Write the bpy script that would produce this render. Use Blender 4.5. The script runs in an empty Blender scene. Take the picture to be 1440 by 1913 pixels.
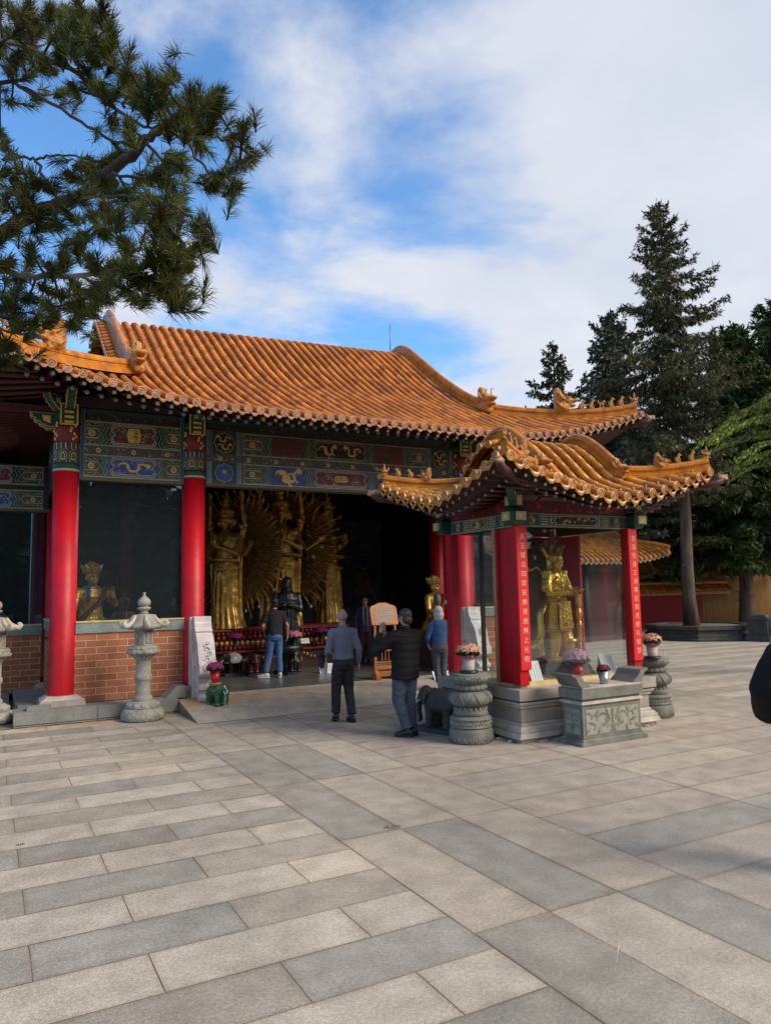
import bpy, bmesh, math, random
from math import radians as R_, sin, cos, pi, sqrt, atan2
from mathutils import Vector, Matrix, Euler, noise as mnoise
random.seed(7)
scn = bpy.context.scene
COL = scn.collection

# ------------------------------------------------------------------ camera
PITCH, ROLL, YAW = R_(5.93), R_(1.17), R_(28.3)
cam_data = bpy.data.cameras.new('camera')
cam = bpy.data.objects.new('camera', cam_data)
COL.objects.link(cam)
cam_data.sensor_fit = 'HORIZONTAL'
cam_data.sensor_width = 36
cam_data.lens = 36 * 1382 / 1440
cam_data.clip_start = 0.05
cam_data.clip_end = 3000
_fh = Vector((sin(YAW), cos(YAW), 0)); _r0 = Vector((cos(YAW), -sin(YAW), 0)); _z = Vector((0, 0, 1))
_f = _fh * cos(PITCH) + _z * sin(PITCH); _u0 = -_fh * sin(PITCH) + _z * cos(PITCH)
_Rv = _r0 * cos(ROLL) - _u0 * sin(ROLL); _Uv = _u0 * cos(ROLL) + _r0 * sin(ROLL)
m = Matrix((_Rv, _Uv, -_f)).transposed().to_4x4()
m.translation = Vector((0, 0, 2.0))
cam.matrix_world = m
scn.camera = cam

# ------------------------------------------------------------------ exposure, sun, sky
scn.view_settings.view_transform = 'Standard'
scn.view_settings.look = 'None'
scn.view_settings.gamma = 1
scn.view_settings.exposure = 0.52
SUN_EL, SUN_AZ = R_(36), atan2(0.62, -0.78)      # towards +X and -Y (right and behind the camera)
sun_dir = Vector((cos(SUN_EL) * sin(SUN_AZ), cos(SUN_EL) * cos(SUN_AZ), sin(SUN_EL)))
ld = bpy.data.lights.new('sun', 'SUN'); ld.energy = 2.9; ld.angle = R_(30); ld.color = (1.0, 0.88, 0.73)
lo = bpy.data.objects.new('sun', ld); COL.objects.link(lo)
lo.rotation_euler = sun_dir.to_track_quat('Z', 'Y').to_euler()

world = bpy.data.worlds.new('World'); scn.world = world; world.use_nodes = True
nt = world.node_tree; nt.nodes.clear()
def wn(t, **kw):
    n = nt.nodes.new(t)
    for k, v in kw.items(): setattr(n, k, v)
    return n
sky = wn('ShaderNodeTexSky', sky_type='NISHITA', sun_disc=False, sun_elevation=SUN_EL, sun_rotation=SUN_AZ)
sky.air_density = 1.0; sky.dust_density = 0.4; sky.ozone_density = 3.0
tc = wn('ShaderNodeTexCoord')
sep = wn('ShaderNodeSeparateXYZ'); nt.links.new(tc.outputs['Generated'], sep.inputs[0])
zmax = wn('ShaderNodeMath', operation='MAXIMUM'); nt.links.new(sep.outputs['Z'], zmax.inputs[0]); zmax.inputs[1].default_value = 0.0
zadd = wn('ShaderNodeMath', operation='ADD'); nt.links.new(zmax.outputs[0], zadd.inputs[0]); zadd.inputs[1].default_value = 0.22
dx = wn('ShaderNodeMath', operation='DIVIDE'); nt.links.new(sep.outputs['X'], dx.inputs[0]); nt.links.new(zadd.outputs[0], dx.inputs[1])
dy = wn('ShaderNodeMath', operation='DIVIDE'); nt.links.new(sep.outputs['Y'], dy.inputs[0]); nt.links.new(zadd.outputs[0], dy.inputs[1])
cmb = wn('ShaderNodeCombineXYZ'); nt.links.new(dx.outputs[0], cmb.inputs[0]); nt.links.new(dy.outputs[0], cmb.inputs[1])
def wnoise(scale, detail, rough, off, dist=0.0):
    mp = wn('ShaderNodeMapping'); mp.inputs['Location'].default_value = off
    nt.links.new(cmb.outputs[0], mp.inputs[0])
    n = wn('ShaderNodeTexNoise'); n.inputs['Scale'].default_value = scale; n.inputs['Detail'].default_value = detail
    n.inputs['Roughness'].default_value = rough; n.inputs['Distortion'].default_value = dist
    nt.links.new(mp.outputs[0], n.inputs[0]); return n
n1 = wnoise(1.45, 9, 0.55, (2.9, 0.4, 0), 0.25)
n2 = wnoise(3.2, 6, 0.55, (5.1, 3.7, 2), 0.3)
# more cloud to the right (+X side), clearer to the left, as in the photograph
bias = wn('ShaderNodeVectorMath', operation='DOT_PRODUCT'); nt.links.new(tc.outputs['Generated'], bias.inputs[0]); bias.inputs[1].default_value = (0.80, -0.42, 0.10)
b1 = wn('ShaderNodeMath', operation='MULTIPLY_ADD'); nt.links.new(bias.outputs['Value'], b1.inputs[0]); b1.inputs[1].default_value = 0.32; b1.inputs[2].default_value = 0.03
a1 = wn('ShaderNodeMath', operation='MULTIPLY_ADD'); nt.links.new(n2.outputs[0], a1.inputs[0]); a1.inputs[1].default_value = 0.30; nt.links.new(n1.outputs[0], a1.inputs[2])
a2 = wn('ShaderNodeMath', operation='ADD'); nt.links.new(a1.outputs[0], a2.inputs[0]); nt.links.new(b1.outputs[0], a2.inputs[1])
ramp = wn('ShaderNodeValToRGB'); nt.links.new(a2.outputs[0], ramp.inputs[0])
ramp.color_ramp.interpolation = 'EASE'
ramp.color_ramp.elements[0].position = 0.57; ramp.color_ramp.elements[0].color = (0, 0, 0, 1)
ramp.color_ramp.elements[1].position = 0.77; ramp.color_ramp.elements[1].color = (0.95, 0.95, 0.95, 1)
cl = wn('ShaderNodeMixRGB'); cl.inputs[1].default_value = (3.9, 4.3, 5.2, 1); cl.inputs[2].default_value = (6.6, 6.65, 6.9, 1)
nt.links.new(n2.outputs[0], cl.inputs[0])
skt = wn('ShaderNodeMixRGB', blend_type='MULTIPLY'); skt.inputs[0].default_value = 1
nt.links.new(sky.outputs[0], skt.inputs[1]); skt.inputs[2].default_value = (1.15, 1.62, 1.88, 1)
mix = wn('ShaderNodeMixRGB'); nt.links.new(ramp.outputs[0], mix.inputs[0]); nt.links.new(skt.outputs[0], mix.inputs[1]); nt.links.new(cl.outputs[0], mix.inputs[2])
bg = wn('ShaderNodeBackground'); bg.inputs[1].default_value = 0.1; nt.links.new(mix.outputs[0], bg.inputs[0])
wo = wn('ShaderNodeOutputWorld'); nt.links.new(bg.outputs[0], wo.inputs[0])

# ------------------------------------------------------------------ helpers
def mat(name, col, rough=0.6, metal=0.0, col2=None, nscale=8.0, amount=1.0, bump=0.0, bscale=None, spec=0.5,
        speck=None, coat=0.0, sheen=0.0, detail=4.0, stretch=None, rvar=0.0, rand=0.0):
    """procedural principled material: two-tone noise, optional fine speckle and bump"""
    M = bpy.data.materials.new(name); M.use_nodes = True
    t = M.node_tree; b = t.nodes['Principled BSDF']
    b.inputs['Roughness'].default_value = rough; b.inputs['Metallic'].default_value = metal
    b.inputs['Specular IOR Level'].default_value = spec
    if coat: b.inputs['Coat Weight'].default_value = coat; b.inputs['Coat Roughness'].default_value = 0.12
    if sheen: b.inputs['Sheen Weight'].default_value = sheen
    c = t.nodes.new('ShaderNodeTexCoord'); src = c.outputs['Object']
    if stretch:
        mp = t.nodes.new('ShaderNodeMapping'); mp.inputs['Scale'].default_value = stretch
        t.links.new(src, mp.inputs[0]); src = mp.outputs[0]
    if col2 is None: col2 = tuple(x * 0.72 for x in col)
    n = t.nodes.new('ShaderNodeTexNoise'); n.inputs['Scale'].default_value = nscale; n.inputs['Detail'].default_value = detail
    t.links.new(src, n.inputs[0])
    rp = t.nodes.new('ShaderNodeMapRange'); rp.inputs[1].default_value = 0.35; rp.inputs[2].default_value = 0.68
    t.links.new(n.outputs[0], rp.inputs[0])
    rp.inputs[4].default_value = amount
    mx = t.nodes.new('ShaderNodeMixRGB'); mx.inputs[1].default_value = (*col, 1); mx.inputs[2].default_value = (*col2, 1)
    t.links.new(rp.outputs[0], mx.inputs[0]); out = mx.outputs[0]
    if speck:
        n3 = t.nodes.new('ShaderNodeTexNoise'); n3.inputs['Scale'].default_value = speck[0]; n3.inputs['Detail'].default_value = 2
        t.links.new(c.outputs['Object'], n3.inputs[0])
        r3 = t.nodes.new('ShaderNodeMapRange'); r3.inputs[1].default_value = 0.38; r3.inputs[2].default_value = 0.64
        r3.inputs[3].default_value = 1 - speck[1]; r3.inputs[4].default_value = 1 + speck[1]
        t.links.new(n3.outputs[0], r3.inputs[0])
        m3 = t.nodes.new('ShaderNodeVectorMath'); m3.operation = 'SCALE'; t.links.new(out, m3.inputs[0]); t.links.new(r3.outputs[0], m3.inputs['Scale']); out = m3.outputs[0]
    if rand:
        g = t.nodes.new('ShaderNodeNewGeometry')
        r4 = t.nodes.new('ShaderNodeMapRange'); r4.inputs[3].default_value = 1 - rand; r4.inputs[4].default_value = 1 + rand
        t.links.new(g.outputs['Random Per Island'], r4.inputs[0])
        m4 = t.nodes.new('ShaderNodeVectorMath'); m4.operation = 'SCALE'; t.links.new(out, m4.inputs[0]); t.links.new(r4.outputs[0], m4.inputs['Scale']); out = m4.outputs[0]
    t.links.new(out, b.inputs['Base Color'])
    if rvar:
        r5 = t.nodes.new('ShaderNodeMapRange'); r5.inputs[3].default_value = rough - rvar; r5.inputs[4].default_value = rough + rvar
        t.links.new(n.outputs[0], r5.inputs[0]); t.links.new(r5.outputs[0], b.inputs['Roughness'])
    if bump:
        nb = t.nodes.new('ShaderNodeTexNoise'); nb.inputs['Scale'].default_value = bscale or nscale * 4; nb.inputs['Detail'].default_value = 5
        t.links.new(src, nb.inputs[0])
        bp = t.nodes.new('ShaderNodeBump'); bp.inputs['Strength'].default_value = min(1.0, bump); bp.inputs['Distance'].default_value = 0.02
        t.links.new(nb.outputs[0], bp.inputs['Height']); t.links.new(bp.outputs[0], b.inputs['Normal'])
    return M

class MB:
    """mesh builder collecting faces with material slots"""
    def __init__(s): s.v = []; s.f = []; s.mi = []; s.sm = []; s.mats = []; s.fc = []; s.T = None
    def mid(s, m):
        if m not in s.mats: s.mats.append(m)
        return s.mats.index(m)
    def add(s, vs, fs, m, smooth=False, col=None):
        o = len(s.v)
        if s.T is not None: vs = [s.T @ Vector(v) for v in vs]
        s.v += [tuple(v) for v in vs]; k = s.mid(m)
        for f in fs:
            s.f.append(tuple(i + o for i in f)); s.mi.append(k); s.sm.append(smooth); s.fc.append(col)
    def box(s, c, d, m, rz=0, rx=0, ry=0, top=None, smooth=False):
        """c centre, d full sizes, top = scale of the top face (sx, sy)"""
        tx, ty = top or (1, 1); vs = []
        rot = Euler((rx, ry, rz)).to_matrix()
        for z, a, b in ((-.5, 1, 1), (.5, tx, ty)):
            for x, y in ((-.5, -.5), (.5, -.5), (.5, .5), (-.5, .5)):
                vs.append(Vector(c) + rot @ Vector((x * d[0] * a, y * d[1] * b, z * d[2])))
        s.add(vs, [(0, 3, 2, 1), (4, 5, 6, 7), (0, 1, 5, 4), (1, 2, 6, 5), (2, 3, 7, 6), (3, 0, 4, 7)], m, smooth)
    def bb(s, x0, x1, y0, y1, z0, z1, m):
        s.box(((x0 + x1) / 2, (y0 + y1) / 2, (z0 + z1) / 2), (abs(x1 - x0), abs(y1 - y0), abs(z1 - z0)), m)
    def tube(s, pts, rad, m, n=8, caps=True, flat=1.0, up=None):
        pts = [Vector(p) for p in pts]
        if not hasattr(rad, '__len__'): rad = [rad] * len(pts)
        vs = []; prev = None
        for i, p in enumerate(pts):
            t = (pts[min(i + 1, len(pts) - 1)] - pts[max(i - 1, 0)])
            if t.length < 1e-9: t = Vector((0, 0, 1))
            t.normalize()
            if prev is None:
                a = Vector(up) if up else (Vector((0, 0, 1)) if abs(t.z) < 0.9 else Vector((1, 0, 0)))
            else: a = prev
            bN = t.cross(a)
            if bN.length < 1e-6: bN = t.orthogonal()
            bN.normalize(); a = bN.cross(t).normalized(); prev = a
            for k in range(n):
                an = 2 * pi * k / n
                vs.append(p + (bN * cos(an) + a * sin(an) * flat) * rad[i])
        fs = []
        for i in range(len(pts) - 1):
            for k in range(n):
                k2 = (k + 1) % n
                fs.append((i * n + k, i * n + k2, (i + 1) * n + k2, (i + 1) * n + k))
        if caps:
            fs.append(tuple(range(n - 1, -1, -1))); L = (len(pts) - 1) * n; fs.append(tuple(L + k for k in range(n)))
        s.add(vs, fs, m, True)
    def lathe(s, prof, c, m, n=24, lobes=0, lobe_amp=0.0, smooth=True, sx=1, sy=1, rot=0):
        vs = []
        for r, z in prof:
            for k in range(n):
                a = 2 * pi * k / n + rot; rr = r * (1 + lobe_amp * abs(cos(lobes * a / 2))) if lobes else r
                vs.append((c[0] + rr * cos(a) * sx, c[1] + rr * sin(a) * sy, c[2] + z))
        fs = []
        for i in range(len(prof) - 1):
            for k in range(n):
                k2 = (k + 1) % n; fs.append((i * n + k, i * n + k2, (i + 1) * n + k2, (i + 1) * n + k))
        fs.append(tuple(range(n - 1, -1, -1))); L = (len(prof) - 1) * n; fs.append(tuple(L + k for k in range(n)))
        s.add(vs, fs, m, smooth)
    def ell(s, c, r, m, nu=10, nv=7, rot=None):
        vs = []; rot = rot or Matrix.Identity(3)
        for j in range(1, nv):
            t = pi * j / nv
            for k in range(nu):
                a = 2 * pi * k / nu
                vs.append(Vector(c) + rot @ Vector((r[0] * sin(t) * cos(a), r[1] * sin(t) * sin(a), r[2] * cos(t))))
        T = len(vs); vs.append(Vector(c) + rot @ Vector((0, 0, r[2]))); vs.append(Vector(c) + rot @ Vector((0, 0, -r[2])))
        fs = []
        for j in range(nv - 2):
            for k in range(nu):
                k2 = (k + 1) % nu; fs.append((j * nu + k, (j + 1) * nu + k, (j + 1) * nu + k2, j * nu + k2))
        for k in range(nu):
            k2 = (k + 1) % nu; fs.append((T, k, k2)); fs.append((T + 1, (nv - 2) * nu + k2, (nv - 2) * nu + k))
        s.add(vs, fs, m, True)
    def loft(s, rings, m, n=14):
        """rings: (centre, rx, ry[, rz rotation]) horizontal ellipses, bottom to top"""
        vs = []
        for q in rings:
            c, rx, ry = q[0], q[1], q[2]; a0 = q[3] if len(q) > 3 else 0
            for k in range(n):
                a = 2 * pi * k / n; x, y = rx * cos(a), ry * sin(a)
                vs.append((c[0] + x * cos(a0) - y * sin(a0), c[1] + x * sin(a0) + y * cos(a0), c[2]))
        fs = []
        for i in range(len(rings) - 1):
            for k in range(n):
                k2 = (k + 1) % n; fs.append((i * n + k, i * n + k2, (i + 1) * n + k2, (i + 1) * n + k))
        fs.append(tuple(range(n - 1, -1, -1))); L = (len(rings) - 1) * n; fs.append(tuple(L + k for k in range(n)))
        s.add(vs, fs, m, True)
    def prism(s, poly, y0, y1, m, plane='xz', o=(0, 0, 0)):
        """extrude a 2-D outline; plane xz -> thickness along y, xy -> along z, yz -> along x"""
        a = 0
        for i in range(len(poly)):
            x0, z0 = poly[i]; x1, z1 = poly[(i + 1) % len(poly)]; a += x0 * z1 - x1 * z0
        if a < 0: poly = poly[::-1]
        def P(u, v, w):
            q = {'xz': (u, w, v), 'xy': (u, v, w), 'yz': (w, u, v)}[plane]
            return (q[0] + o[0], q[1] + o[1], q[2] + o[2])
        n = len(poly); vs = [P(u, v, y0) for u, v in poly] + [P(u, v, y1) for u, v in poly]
        fs = [tuple(range(n)), tuple(range(2 * n - 1, n - 1, -1))] + [(i, i + n, (i + 1) % n + n, (i + 1) % n) for i in range(n)]
        if plane != 'xz': fs = [f[::-1] for f in fs]
        s.add(vs, fs, m)
    def build(s, name, parent=None, loc=None, mats=None):
        me = bpy.data.meshes.new(name); me.from_pydata(s.v, [], s.f)
        for m_ in s.mats: me.materials.append(m_)
        me.polygons.foreach_set('material_index', s.mi); me.polygons.foreach_set('use_smooth', s.sm)
        if any(c is not None for c in s.fc):
            at = me.attributes.new('slab', 'FLOAT_COLOR', 'CORNER')
            flat = []
            for c, f in zip(s.fc, s.f):
                for q in range(len(f)): flat += list((c[q] if isinstance(c, list) else c) or (.5, .5, .5)) + [1]
            at.data.foreach_set('color', flat)
        me.update()
        o = bpy.data.objects.new(name, me); COL.objects.link(o)
        if parent: o.parent = parent
        if loc: o.location = loc
        return o

def tag(o, label=None, cat=None, group=None, kind=None):
    if label: o['label'] = label
    if cat: o['category'] = cat
    if group: o['group'] = group
    if kind: o['kind'] = kind
    return o
def thing(name, label, cat, loc=(0, 0, 0), rz=0, group=None):
    o = bpy.data.objects.new(name, None); COL.objects.link(o); o.empty_display_size = 0.2
    o.location = loc; o.rotation_euler = (0, 0, rz); return tag(o, label, cat, group)
def copy_tree(o, parent=None):
    c = o.copy(); COL.objects.link(c)
    if parent is not None: c.parent = parent
    for ch in [x for x in bpy.data.objects if x.parent == o]: copy_tree(ch, c)
    return c
_dg = bpy.context.evaluated_depsgraph_get
def remeshed(mb, name, voxel, m, parent=None, smooth=4, disp=None, fac=0.5, loc=None):
    """fuse the shapes of a builder into one continuous surface"""
    o = mb.build(name + '_tmp')
    r = o.modifiers.new('r', 'REMESH'); r.mode = 'VOXEL'; r.voxel_size = voxel
    if smooth: q = o.modifiers.new('s', 'SMOOTH'); q.factor = fac; q.iterations = smooth
    dg = _dg(); dg.update(); ev = o.evaluated_get(dg)
    me = bpy.data.meshes.new_from_object(ev); bpy.data.objects.remove(o)
    if disp:
        co = [v.co.copy() for v in me.vertices]; no = [v.normal.copy() for v in me.vertices]
        for v, c, n_ in zip(me.vertices, co, no): v.co = c + n_ * disp(c, n_)
    me.materials.clear(); me.materials.append(m)
    me.polygons.foreach_set('use_smooth', [True] * len(me.polygons)); me.polygons.foreach_set('material_index', [0] * len(me.polygons))
    me.name = name; me.update()
    o = bpy.data.objects.new(name, me); COL.objects.link(o)
    if parent: o.parent = parent
    if loc: o.location = loc
    return o
def lerp(a, b, t): return a + (b - a) * t
def interp(tab, x):
    if x <= tab[0][0]: return tab[0][1]
    for (x0, y0), (x1, y1) in zip(tab, tab[1:]):
        if x <= x1:
            return lerp(y0, y1, (x - x0) / (x1 - x0))
    return tab[-1][1]
def text_mesh(body, size, m, parent, name, loc, rot=(pi / 2, 0, 0), extrude=0.001, align='CENTER', squash=1.0, space=1.0, bold=0.0):
    c = bpy.data.curves.new(name, 'FONT'); c.body = body; c.size = size; c.extrude = extrude; c.align_x = align; c.align_y = 'CENTER'
    c.space_line = space; c.offset = bold
    t = bpy.data.objects.new(name + '_tmp', c); COL.objects.link(t)
    me = bpy.data.meshes.new_from_object(t); bpy.data.objects.remove(t)
    me.materials.clear(); me.materials.append(m); me.name = name
    if squash != 1.0:
        for v in me.vertices: v.co.y *= squash
    o = bpy.data.objects.new(name, me); COL.objects.link(o); o.parent = parent; o.location = loc; o.rotation_euler = rot
    return o

# ------------------------------------------------------------------ materials
M_tile = mat('glazed_orange_tile', (0.52, 0.190, 0.010), 0.30, spec=.35, col2=(0.28, 0.09, 0.012), nscale=5, bump=0.15, bscale=40, rand=0.25, speck=(60, 0.18), rvar=0.12)
M_roll = mat('glazed_roll_tile', (0.54, 0.205, 0.010), 0.30, spec=.35, col2=(0.34, 0.12, 0.015), nscale=3.2, bump=0.12, bscale=40, rand=0.30, speck=(50, 0.15), rvar=0.12)
M_rollr = mat('weathered_roll_tile', (0.50, 0.165, 0.020), 0.45, spec=.2, col2=(0.36, 0.125, 0.040), nscale=3.0, bump=0.2, bscale=40, rand=0.32, speck=(50, 0.2))
M_tiler = mat('weathered_pan_tile', (0.50, 0.180, 0.008), 0.42, spec=.2, col2=(0.20, 0.065, 0.010), nscale=4, bump=0.2, bscale=40, rand=0.25, speck=(60, 0.2))
M_disc = mat('eave_disc_tile', (0.42, 0.215, 0.125), 0.5, col2=(0.26, 0.12, 0.065), nscale=12, bump=0.2, rand=0.15)
M_discy = mat('eave_disc_gold_tile', (0.52, 0.25, 0.07), 0.3, col2=(0.32, 0.14, 0.05), nscale=12, bump=0.2, rand=0.15)
M_mort = mat('grey_mortar', (0.30, 0.27, 0.25), 0.9, nscale=10)
M_ridge = mat('glazed_ridge_tile', (0.54, 0.195, 0.010), 0.30, spec=.35, col2=(0.33, 0.10, 0.01), nscale=6, bump=0.15, bscale=30, speck=(40, 0.15), rvar=0.1)
M_beast = mat('glazed_ornament', (0.54, 0.23, 0.022), 0.33, col2=(0.30, 0.11, 0.03), nscale=14, bump=0.6, bscale=45)
M_redcol = mat('red_lacquer', (0.50, 0.003, 0.012), 0.44, col2=(0.36, 0.004, 0.012), nscale=2.6, bump=0.10, bscale=7, spec=0.35, rvar=.12, detail=9, speck=(45, .07))
M_redp = mat('red_painted_wood', (0.48, 0.003, 0.012), 0.45, col2=(0.34, 0.004, 0.012), nscale=3, bump=0.08, bscale=9, spec=0.35, rvar=.1, detail=9, speck=(50, .08))
M_plaque = mat('red_couplet_board', (0.68, 0.004, 0.012), 0.5, col2=(0.58, 0.004, 0.012), nscale=3)
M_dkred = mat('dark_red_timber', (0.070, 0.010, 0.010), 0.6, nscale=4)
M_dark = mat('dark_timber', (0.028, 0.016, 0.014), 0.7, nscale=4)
M_green = mat('painted_green', (0.055, 0.125, 0.075), 0.6, col2=(0.04, 0.09, 0.06), nscale=20)
M_dgreen = mat('painted_deep_green', (0.010, 0.058, 0.032), 0.55, nscale=15)
M_blue = mat('painted_blue', (0.035, 0.085, 0.30), 0.6, col2=(0.03, 0.06, 0.17), nscale=18)
M_bluel = mat('painted_pale_blue', (0.10, 0.18, 0.33), 0.6, nscale=20)
M_teal = mat('painted_teal', (0.080, 0.092, 0.068), 0.65, col2=(0.045, 0.062, 0.052), nscale=20)
M_pred = mat('painted_red', (0.20, 0.018, 0.02), 0.6, nscale=20)
M_pbrown = mat('painted_band', (0.115, 0.075, 0.07), 0.7, col2=(0.07, 0.06, 0.055), nscale=30, speck=(70, 0.5))
M_pale = mat('painted_outline', (0.42, 0.38, 0.21), 0.6, nscale=20)
M_gold = mat('gold_paint', (0.80, 0.50, 0.11), 0.45, metal=0.0, col2=(0.50, 0.29, 0.05), nscale=30)
M_goldt = mat('couplet_gold', (0.85, 0.55, 0.30), 0.4, metal=0.1, nscale=30)
M_wood_lin = mat('weathered_lintel_wood', (0.11, 0.085, 0.06), 0.75, nscale=5, stretch=(1, 8, 8))
M_granite = mat('granite_base', (0.34, 0.30, 0.255), 0.75, col2=(0.23, 0.20, 0.17), nscale=3, bump=0.2, bscale=80, speck=(150, 0.28))
M_granlt = mat('granite_moulding', (0.50, 0.45, 0.385), 0.75, col2=(0.31, 0.26, 0.21), nscale=4, bump=0.3, bscale=60, speck=(130, 0.2))
M_grstone = mat('green_grey_stone', (0.185, 0.185, 0.155), 0.7, col2=(0.105, 0.108, 0.09), nscale=5, bump=0.35, bscale=70, speck=(110, 0.2))
M_grstone2 = mat('green_grey_relief', (0.30, 0.295, 0.24), 0.7, col2=(0.22, 0.22, 0.18), nscale=7, bump=0.3, bscale=70, speck=(110, 0.15))
M_dkstone = mat('dark_stone', (0.060, 0.060, 0.057), 0.65, col2=(0.03, 0.034, 0.034), nscale=5, bump=0.4, bscale=50, speck=(90, 0.25))
M_lantern = mat('lantern_granite', (0.33, 0.315, 0.275), 0.8, col2=(0.20, 0.19, 0.165), nscale=5, bump=0.45, bscale=60, speck=(120, 0.28))
M_lantern_b = mat('lantern_stained_granite', (0.47, 0.36, 0.25), 0.8, col2=(0.42, 0.42, 0.39), nscale=4, bump=0.45, bscale=60, speck=(120, 0.28))
M_lanrough = mat('lantern_rough_base', (0.33, 0.32, 0.27), 0.85, col2=(0.20, 0.20, 0.16), nscale=9, bump=1.0, bscale=25, speck=(80, 0.3))
M_marble = mat('carved_white_stone', (0.66, 0.62, 0.60), 0.7, col2=(0.50, 0.44, 0.42), nscale=6, bump=0.35, bscale=40, speck=(80, 0.1))
M_sill = mat('carved_sill_stone', (0.20, 0.25, 0.235), 0.7, col2=(0.14, 0.18, 0.17), nscale=9, bump=0.7, bscale=45)
M_plat = mat('platform_stone', (0.23, 0.235, 0.215), 0.75, col2=(0.16, 0.165, 0.155), nscale=2.5, bump=0.2, speck=(90, 0.15))
M_dfloor = mat('polished_dark_floor', (0.105, 0.11, 0.105), 0.28, col2=(0.07, 0.075, 0.075), nscale=2, speck=(90, 0.15), rvar=0.08)
M_statue = mat('statue_gold', (0.66, 0.37, 0.07), 0.34, metal=0.55, col2=(0.36, 0.18, 0.03), nscale=5, bump=0.35, bscale=28, rvar=0.08)
M_statueb = mat('bright_gilding', (0.76, 0.45, 0.075), 0.27, metal=0.7, col2=(0.60, 0.36, 0.06), nscale=6, bump=0.3, bscale=30, rvar=0.06)
M_fan = mat('dull_fan_gold', (0.40, 0.19, 0.045), 0.5, metal=0.3, col2=(0.20, 0.09, 0.02), nscale=9, bump=0.5, bscale=60)
M_black = mat('black_bronze', (0.012, 0.013, 0.013), 0.35, nscale=8, bump=0.5, bscale=25)
M_lotusred = mat('red_lotus_lacquer', (0.24, 0.022, 0.016), 0.45, col2=(0.12, 0.015, 0.01), nscale=12, bump=0.3)
M_cabinet = mat('dark_plum_cabinet', (0.05, 0.016, 0.016), 0.5, nscale=4)
M_wood = mat('varnished_oak', (0.44, 0.16, 0.045), 0.42, col2=(0.28, 0.09, 0.025), nscale=3, stretch=(1, 1, 0.2), bump=0.08)
M_woodl = mat('carved_light_oak', (0.40, 0.20, 0.09), 0.5, col2=(0.26, 0.12, 0.05), nscale=20, bump=0.3)
M_paper = mat('white_paper', (0.72, 0.75, 0.74), 0.7, nscale=3, col2=(0.66, 0.70, 0.70))
M_paperink = mat('ink', (0.10, 0.10, 0.11), 0.7)
M_mural = mat('painted_mural', (0.13, 0.18, 0.19), 0.8, col2=(0.06, 0.09, 0.10), nscale=2.5, detail=8)
M_muralo = mat('mural_ochre', (0.42, 0.19, 0.07), 0.8, nscale=6, detail=8)
M_murals = mat('mural_skin', (0.45, 0.34, 0.22), 0.8, nscale=6)
M_tan = mat('bamboo_wall_paint', (0.43, 0.235, 0.075), 0.7, col2=(0.30, 0.16, 0.05), nscale=4, stretch=(6, 6, 0.6), rand=0.2)
M_wallred = mat('red_wall_plaster', (0.30, 0.003, 0.010), 0.75, col2=(0.25, 0.003, 0.01), nscale=1.2)
M_wire = mat('thin_wire', (0.22, 0.22, 0.21), 0.5, metal=0.6)
M_trim = mat('yellow_sill_trim', (0.60, 0.45, 0.22), 0.5)

def glass_mat(name, tint=(0.9, 0.95, 0.95), refl=1.0, dark=0.0):
    M = bpy.data.materials.new(name); M.use_nodes = True; t = M.node_tree; t.nodes.clear()
    o = t.nodes.new('ShaderNodeOutputMaterial'); tr = t.nodes.new('ShaderNodeBsdfTransparent'); tr.inputs[0].default_value = (*tint, 1)
    gl = t.nodes.new('ShaderNodeBsdfGlossy'); gl.inputs['Roughness'].default_value = 0.01; gl.inputs[0].default_value = (0.95, 0.98, 1, 1)
    lw = t.nodes.new('ShaderNodeLayerWeight'); lw.inputs[0].default_value = 0.5
    pw = t.nodes.new('ShaderNodeMath'); pw.operation = 'POWER'; pw.inputs[1].default_value = 5; t.links.new(lw.outputs['Facing'], pw.inputs[0])
    fr = t.nodes.new('ShaderNodeMath'); fr.operation = 'MULTIPLY_ADD'; fr.inputs[1].default_value = .9; fr.inputs[2].default_value = .045; t.links.new(pw.outputs[0], fr.inputs[0])
    ml = t.nodes.new('ShaderNodeMath'); ml.operation = 'MULTIPLY'; ml.inputs[1].default_value = refl; t.links.new(fr.outputs[0], ml.inputs[0])
    df = t.nodes.new('ShaderNodeBsdfDiffuse'); df.inputs[0].default_value = (0.30, 0.36, 0.42, 1); md = t.nodes.new('ShaderNodeMixShader'); md.inputs[0].default_value = dark; t.links.new(tr.outputs[0], md.inputs[1]); t.links.new(df.outputs[0], md.inputs[2])
    mx = t.nodes.new('ShaderNodeMixShader'); t.links.new(ml.outputs[0], mx.inputs[0]); t.links.new(md.outputs[0], mx.inputs[1]); t.links.new(gl.outputs[0], mx.inputs[2])
    t.links.new(mx.outputs[0], o.inputs[0]); return M
M_glass = glass_mat('window_glass', (0.80, 0.86, 0.90), 1.8, .030)
M_glassp = glass_mat('case_glass', (0.93, 0.96, 0.96), 1.1, .012)

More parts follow.
